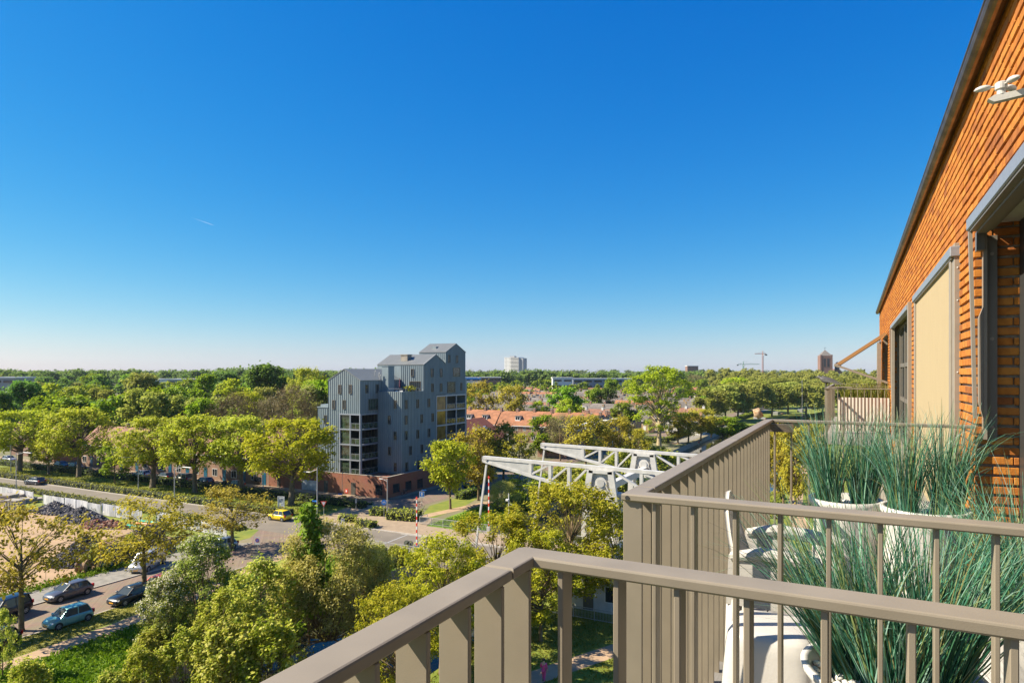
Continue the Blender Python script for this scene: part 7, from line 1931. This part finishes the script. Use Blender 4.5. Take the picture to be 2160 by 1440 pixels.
for k, (u, vb, vt, w, lab) in enumerate(((41, 993, 866, 165, 'broad yellow green boulevard tree at the left edge, forked trunk'), (103, 1000, 925, 85, 'smaller boulevard tree between the first two broad ones'), (166, 1006, 862, 160, 'broad yellow green boulevard tree before the brown roof, third trunk'),
        (322, 1028, 880, 190, 'broad boulevard tree over the silver hatchback'), (411, 1039, 878, 175, 'broad boulevard tree with its trunk before the compact van'), (508, 1041, 880, 170, 'broad boulevard tree left of the thick right trunk'), (614, 1065, 884, 215, 'broadest boulevard tree beside the grey building'))):
    T('boul%d' % (k % 3), u, vb, vt, w, lab, gb_)
T('young', 242, 1020, 940, 80, 'young fresh green tree on the boulevard lawn')
T('sparse0', 45, 1330, 1062, 275, 'sparse leafed street tree at the left edge over the parked cars', 'sparse street trees'); T('sparse1', 305, 1250, 1048, 235, 'sparse leafed street tree with a mossy trunk beside the black hatchback', 'sparse street trees'); T('sparse0', 490, 1160, 1028, 170, 'sparse leafed street tree by the street mouth', 'sparse street trees')
T('golden', 950, 1073, 928, 125, 'golden leafed tree on the small lawn before the grey building'); T('olive0', 1009, 1055, 902, 125, 'slender olive leafed tree behind the golden one by the gold mini car')
go = 'olive leafed trees beyond the bridge'
for k, (u, vt, d, w, lab) in enumerate(((1062, 893, 135, 115, 'left of the far balance beam tip'), (1095, 915, 128, 80, 'close behind the near balance beam'), (1235, 874, 150, 115, 'before the shaded terrace, left one'), (1305, 880, 158, 120, 'before the shaded terrace, right one'), 
        (1345, 905, 150, 70, 'left of the tall pale trunked tree'), (1452, 868, 208, 95, 'above the planted corner'), (1478, 862, 214, 85, 'above the walker in red'), (1430, 872, 205, 80, 'right beside the tall pale trunked tree'), (1500, 880, 225, 70, 'next to the promenade hedge'))):
    TD('olive%d' % (k % 3), u, vt, d, w, 'olive leafed tree ' + lab, go)
TD('twig0', 1182, 872, 165, 75, 'thin brown tree before the orange gable'); TD('green1', 1152, 876, 172, 85, 'fresh green tree before the orange terrace')
TD('birch', 1112, 985, 112, 120, 'birch with hanging twigs behind the near balance beam'); TD('willow0', 1062, 1015, 106, 85, 'grey green willow bush at the far end of the bridge', cat='bush')
T('poplar', 1390, 940, 772, 168, 'tall airy tree with pale forked trunk above the far balance beam')
TD('green0', 1525, 880, 215, 90, 'bushy green tree beside the promenade', cat='tree'); TD('lime', 1240, 1000, 105, 60, 'low lime green shrub seen between the two balance beams'); TD('shrub0', 1310, 955, 120, 110, 'green shrub below the far balance beam', cat='shrub'); TD('shrub1', 1390, 945, 150, 130, 'dark shrubs at the foot of the tall pale tree', cat='shrub'); TD('shrub2', 1200, 985, 118, 120, 'shrubs between the rods of the bridge', cat='shrub')
gp = 'plane trees in the harbour park'
for k, (u, vt, d, w) in enumerate(((1502, 822, 290, 80), (1530, 812, 300, 85), (1556, 808, 305, 85), (1592, 804, 318, 90), (1628, 808, 330, 85), (1662, 806, 345, 85), (1700, 810, 330, 85), (1735, 806, 350, 85), (1770, 808, 345, 80), (1812, 804, 360, 85), (1850, 806, 350, 80),
        (1545, 800, 380, 70), (1600, 797, 400, 75), (1645, 797, 410, 75), (1690, 798, 420, 75), (1740, 797, 425, 75), (1790, 797, 430, 75), (1840, 797, 430, 75))):
    TD('plane%d' % (k % 2), u, vt, d, w, ORD[k] + ' round plane tree in the front row by the harbour' if k < 11 else 'round plane tree in the back row of the harbour park', gp)
TD('lime', 1562, 796, 365, 110, 'bright green broad tree at the left end of the plane trees')
for k, (u, vb, vt, w, lab) in enumerate(((1652, 1080, 898, 115, 'olive leafed tree beside the towpath, left trunk behind the far railing'), (1678, 1092, 905, 95, 'olive leafed tree beside the towpath, right trunk behind the far railing'), (1622, 1060, 905, 80, 'olive leafed tree at the water edge behind the finned railing'), (1720, 1010, 890, 70, 'olive leafed tree farther along the towpath'))):
    T('olive%d' % (k % 3), u, vb, vt, w, lab, 'trees along the towpath')
gm = 'trees in the left middle distance'
for k, (key, u, vt, d, w, lab) in enumerate((('dark0', 50, 804, 215, 100, 'dark round tree left among the yellow ones'), ('dark1', 0, 826, 200, 70, 'dark tree cut by the left edge'), ('lime', 108, 810, 240, 75, 'pale lime tree right of the dark round one'), ('lime', 165, 815, 245, 90, 'second pale lime tree'), ('plane0', 215, 820, 250, 80, 'greyish green tree right of the lime ones'),
     ('green0', 150, 838, 185, 130, 'fresh green tree behind the third boulevard tree'), ('green1', 245, 836, 180, 110, 'fresh green tree behind the gap in the boulevard'), ('green2', 305, 818, 190, 115, 'full green tree behind the brick houses'), ('green0', 362, 818, 195, 100, 'full green tree left of the poplar like one'), ('tall', 435, 790, 235, 72, 'tall columnar tree left of the brown trees'),
     ('green1', 395, 800, 260, 70, 'green tree behind the columnar one'), ('dark0', 560, 770, 262, 120, 'tallest dark green tree on the left skyline'), ('lime', 492, 800, 245, 80, 'yellowish tree left of the tallest one'), ('boul1', 520, 828, 215, 90, 'golden green tree above the brown roofs'), ('boul0', 645, 776, 250, 95, 'bright yellow green tree near the grey building'), ('green2', 690, 800, 205, 110, 'rich green tree touching the grey building'),
     ('dark1', 470, 785, 330, 90, 'dark tree on the skyline left of the tallest'), ('green2', 605, 795, 300, 80, 'green tree right of the tallest'), ('lime', 660, 802, 230, 70, 'light green tree by the grey gable'), ('green1', 430, 842, 170, 80, 'green tree over the flat brick house'))):
    TD(key, u, vt, d, w, lab, gm)
gt = 'bare brown trees left of the grey building'
for u, vt, d, w, lab in ((497, 828, 160, 120, 'left of the two large ones'), (618, 814, 158, 130, 'largest, beside the grey building'), (568, 838, 165, 85, 'small one in between'), (645, 835, 155, 80, 'close to the zinc wall')): TD('twig%d' % (int(u) % 2), u, vt, d, w, 'bare brown twiggy tree, ' + lab, gt)
gc = 'trees among the terrace houses'
for key, u, vt, d, w, lab in (('olive1', 1012, 806, 232, 90, 'broad olive tree right beside the grey building'), ('olive2', 1080, 812, 226, 85, 'thin brownish tree behind the orange terrace'), ('green0', 1185, 818, 262, 85, 'full green tree in the middle of the houses'), ('lime', 1200, 842, 222, 62, 'bright green round tree behind the orange terrace'), ('green1', 1252, 820, 300, 55, 'dark green tree of a pair among the roofs, left one'), ('dark0', 1280, 818, 300, 50, 'dark green tree of a pair among the roofs, right one'),
      ('green2', 1288, 797, 430, 36, 'green tree right of the white office'), ('lime', 1322, 805, 410, 30, 'bright small tree at the end of the white office'), ('green0', 1310, 850, 225, 60, 'green tree left of the tall pale one'), ('lime', 1140, 846, 230, 50, 'light green tree over the orange ridge'), ('green1', 1480, 800, 560, 40, 'dark round tree above the red roofs'), ('twig1', 1465, 790, 640, 50, 'brownish tree above the red roofs')):
    TD(key, u, vt, d, w, lab, gc)
rd = random.Random(9)
for i in range(38):
    d = rd.uniform(235, 560); u = rd.uniform(985, 1490); hh = rd.uniform(6.5, 10.5) if d < 400 else rd.uniform(7, 11)
    vt = 785+(EYE-hh)*F/d; k = rd.choice(('green0', 'green1', 'green2', 'lime', 'lime', 'olive0', 'dark1'))
    TD(k, u, vt, d, hh*rd.uniform(.65, .95)*F/d, {'g': 'small green garden tree among the terrace roofs', 'l': 'small lime green garden tree among the terrace roofs', 'o': 'small olive garden tree among the terrace roofs', 'd': 'small dark garden tree among the terrace roofs'}[k[0]], 'small garden trees among the roofs')
for i in range(62):
    d = rd.uniform(170, 520); u = rd.uniform(-40, 690); hh = rd.uniform(11, 18) if d < 260 else rd.uniform(14, 22)
    vt = max(781, 785+(EYE-hh)*F/d); k = rd.choice(('green0', 'green1', 'green2', 'lime', 'dark0', 'dark1', 'plane0', 'plane1'))
    TD(k, u, vt, d, hh*rd.uniform(.75, 1.0)*F/d, {'g': 'green tree in the wooded quarter at the left', 'l': 'lime green tree in the wooded quarter at the left', 'd': 'dark tree in the wooded quarter at the left', 'p': 'greyish plane tree in the wooded quarter at the left'}[k[0]], 'trees of the wooded quarter at the left')
# foreground along the canal
T('willow0', 695, 1345, 1100, 300, 'large olive grey willow bush filling the bank before the bridge', cat='bush'); T('willow1', 770, 1330, 1150, 190, 'willow bush on the right flank of the large one', cat='bush'); T('willow1', 610, 1330, 1190, 150, 'lower willow bush on the left flank of the large one', cat='bush')
T('sapling', 652, 1356, 1062, 118, 'bright green pointed sapling rising out of the willow bush')
T('hawthorn', 425, 1335, 1130, 190, 'hawthorn bush dusted with white blossom beside the street', cat='bush', rz=0); T('hawthorn', 350, 1370, 1215, 130, 'smaller flowering hawthorn over the sandy path', cat='bush', rz=1.0)
T('leafy0', 552, 1400, 1185, 190, 'leafy young sycamore with a straight stem left of the willow'); T('leafy1', 470, 1450, 1250, 150, 'leafy young sycamore below the hawthorn')
for k, (key, u, vb, vt, w, lab) in enumerate((('shrub0', 300, 1500, 1375, 110, 'pale sycamore shoots at the bottom left of the thicket'), ('shrub1', 390, 1470, 1335, 140, 'sycamore shrub beside the lush grass'), ('shrub2', 480, 1500, 1330, 190, 'sycamore shrub at the bottom of the thicket'), ('shrub0', 570, 1490, 1320, 180, 'sycamore shrub at the water edge'), ('shrub2', 230, 1530, 1425, 90, 'low shrub at the lower left corner'),
      ('leafy1', 985, 1420, 1200, 150, 'leafy sycamore under the corner of the near railing'), ('shrub0', 60, 1530, 1400, 120, 'leafy shrub at the bottom left edge'), ('leafy1', 5, 1430, 1290, 70, 'leafy shoots under the left street tree'))):
    T(key, u, vb, vt, w, lab, 'sycamore shrubs along the canal', cat='shrub' if key[0] == 's' else 'tree')
gmp = 'maples on the right canal bank'
for k, (u, vb, vt, w, lab) in enumerate(((1190, 1298, 1022, 320, 'highest maple under the balance beams'), (1045, 1330, 1085, 280, 'maple before the bridge barrier'), (930, 1420, 1130, 240, 'maple leaning over the water above the railing'), (1290, 1285, 1075, 150, 'maple at the foot of the bridge tower'), (1140, 1352, 1120, 210, 'maple with its crown just behind the railing corner'), (830, 1500, 1235, 220, 'lowest maple beside the long railing'))):
    T('maple%d' % (k % 3), u, vb, vt, w, lab, gmp)
for i in range(16):
    y = rd.uniform(30, 62); x = CL-rd.uniform(.2, 3)
    put('shrub%d' % (i % 3), x, y, rd.uniform(1.4, 2.6), rd.uniform(2.5, 3.6), 'wild shrub on the left canal bank', 'wild bank shrubs', cat='shrub')
for i in range(10):
    y = rd.uniform(90, 135); x = CL-rd.uniform(.5, 6)
    put(('shrub%d' % (i % 3)), x, y, rd.uniform(1.5, 3.0), rd.uniform(3, 5), 'wild shrub on the bank behind the bridge', 'wild shrubs behind the bridge', cat='shrub')
for i in range(7): put('shrub%d' % (i % 3), -12.2+rd.uniform(-.5, .8), 108+i*8, rd.uniform(1.0, 1.8), 3.5, 'low green shrub along the water edge of the towpath', 'low shrubs along the towpath', cat='shrub')
p = G(205, 1200); put('shrub1', p.x, p.y, 2.6, 3.6, 'bright green bush at the site pump', cat='shrub'); p = G(275, 1180); put('shrub2', p.x, p.y, 2.8, 2.6, 'climbing bush on the blue container', cat='shrub')
for k_ in list(TREES):
    if not TREES[k_]['used']:
        o = TREES[k_]['o']
        for c in list(o.children): bpy.data.objects.remove(c)
        bpy.data.objects.remove(o)
# far woods: one mass each
def wood(name, label, items, m, nq, seed, fs=1.0):
    rg = np.random.default_rng(seed); PP, NN, SS = [], [], []
    for (u, vt, d, wpx) in items:
        c = at_d(u, vt, d); h = max(6, c.z); w = wpx*d/F/2; k = 7
        C = np.array([[c.x, c.y, 0]])+np.column_stack([rg.normal(size=k)*w*.42, rg.normal(size=k)*w*.42, h*rg.uniform(.42, .80, k)]); C[0] = [c.x, c.y, h*.80]
        Rr = np.full(k, w*.52)*rg.uniform(.75, 1.15, k); Rr = np.minimum(Rr, h-C[:, 2]*1.0+.1) if False else Rr
        C[:, 2] = np.minimum(C[:, 2], h-Rr*.8)
        P, Nn = clump_points(rg, C, Rr, nq, .5, .85, 0); PP.append(P); NN.append(Nn); SS.append(np.full(nq, w*.30*fs)*rg.uniform(.6, 1.3, nq))
    P = np.concatenate(PP); ok = P[:, 2] > 0
    o = link(name, leaves_mesh(name, P[ok], np.concatenate(NN)[ok], np.concatenate(SS)[ok], m, .7, seed)); return tag(o, label, 'wood', kind='stuff')
it = []
for k in range(230):
    u = -60+k*9.3+rd.uniform(-4, 4)
    if u > 1500: continue
    it.append((u, 777+3.5*math.sin(u*.021)+rd.uniform(-3, 5)+(4 if u > 960 else 0)+ (3 if 180 < u < 330 else 0), rd.uniform(640, 820), rd.uniform(34, 62)))
wood('distant_wood', 'dark green wood closing the horizon left and centre', it, LM['far'], 520, 31, .62)
it = []
for k in range(150): u = -80+k*14+rd.uniform(-6, 6); it.append((u, 780+rd.uniform(-2.0, 2), rd.uniform(1500, 2300), rd.uniform(22, 40)))
wood('distant_wood', 'bluish wood along the far horizon', it, LM['far'], 150, 32)
it = []
for k in range(110): u = 1495+rd.random()*420; d = rd.uniform(470, 720); it.append((u, 772+(720-d)*.055+rd.uniform(-2, 6), d, rd.uniform(26, 40)))
wood('plane_wood', 'olive green plane wood behind the harbour park', it, LM['plane'], 520, 33, .7)
it = []
for k in range(120):
    d = rd.uniform(430, 640); u = rd.uniform(960, 1500); it.append((u, 785+(EYE-rd.uniform(10, 17))*F/d, d, rd.uniform(18, 30)))
wood('distant_wood', 'green wood behind the terrace rows', it, LM['green'], 200, 34)
it = []
for k in range(130):
    d = rd.uniform(380, 640); u = rd.uniform(-60, 720); it.append((u, 785+(EYE-rd.uniform(14, 22))*F/d, d, rd.uniform(24, 40)))
wood('distant_wood', 'green wood beyond the left quarter', it, LM['dark'], 260, 35)
# grass blades on the near banks
def tufts(name, label, poly_fn, n, s, m, seed):
    rg = np.random.default_rng(seed); P = poly_fn(rg, n); k = len(P)
    Nn = rg.normal(size=(k, 3)); Nn[:, 2] *= .35
    o = link(name, leaves_mesh(name, P, Nn, s*rg.uniform(.5, 1.4, k), m, .35, seed)); return tag(o, label, 'grass', kind='stuff')
M['tuft'] = leaf_mat('grass_tufts', [(.07, .14, .006), (.15, .25, .010), (.24, .32, .02)], .35)
M['tuft_dry'] = leaf_mat('mown_grass_tufts', [(.14, .16, .012), (.25, .245, .025), (.34, .30, .06)], .35)
tufts('grass', 'lush long grass on the bank by the sandy path', lambda rg, n: np.column_stack([rg.uniform(-55.5, CL, n), rg.uniform(12, 60, n), rg.uniform(.03, .25, n)]), 26000, .30, M['tuft'], 1)
tufts('grass', 'short grass between the street and the sandy path', lambda rg, n: (lambda A: A[(A[:, 0] < -57.6-np.maximum(0, (A[:, 1]-30)/30)*2.4)])(np.column_stack([rg.uniform(-61.3, -57.0, n), rg.uniform(12, 56, n), rg.uniform(.01, .06, n)])), 15000, .14, M['tuft_dry'], 2)
tufts('grass', 'long grass on the bank behind the bridge', lambda rg, n: np.column_stack([rg.uniform(-54, CL, n), rg.uniform(80, 130, n), rg.uniform(.03, .25, n)]), 12000, .34, M['tuft'], 3)
tufts('grass', 'grass below the balcony beside the footpath', lambda rg, n: (lambda A: A[np.abs(A[:, 0]+19.2-(A[:, 1]-46)*.5) > 1.2])(np.column_stack([rg.uniform(-27, -10, n), rg.uniform(36, 57, n), rg.uniform(.02, .10, n)])), 12000, .18, M['tuft_dry'], 4)
tufts('grass', 'mown boulevard lawn with tree shade', lambda rg, n: np.column_stack([rg.uniform(-175, -74, n), rg.uniform(76, 84, n), rg.uniform(.01, .06, n)]), 16000, .26, M['tuft_dry'], 5)
tufts('weeds', 'weeds along the foot of the site fence and the footway', lambda rg, n: np.column_stack([rg.normal(-73.6, .5, n), rg.uniform(18, 52, n), np.abs(rg.normal(.1, .25, n))]), 6000, .26, M['tuft'], 6)
# ================================================================== thin haze over the far woods
hz = MB(); hz.box(-2600, 2600, -300, 3400, -4, 75)
hm = bpy.data.materials.new('thin_haze'); hm.use_nodes = True; hm.node_tree.nodes.clear()
ho = hm.node_tree.nodes.new('ShaderNodeOutputMaterial'); pv = hm.node_tree.nodes.new('ShaderNodeVolumePrincipled')
pv.inputs['Color'].default_value = (.74, .90, 1, 1); pv.inputs['Density'].default_value = 0.00005; pv.inputs['Anisotropy'].default_value = .1
hm.node_tree.links.new(pv.outputs[0], ho.inputs['Volume'])
struct('haze', hz, hm, 'thin summer haze over the town', 'stuff')

# thin contrail high in the sky, far beyond the town
q = MB(); a_, b_ = at_d(404, 459, 7600), at_d(450, 475, 7000)
q.tube([a_.lerp(b_, i/8) for i in range(9)], [.15, .25, .35, .45, .55, .7, .9, 1.05, .5], 6)
solo('contrail', q, mat('ice_cloud_white', (.5, .55, .6), 1.0), 'short thin white contrail in the blue sky', 'contrail', (0, 0, 0))
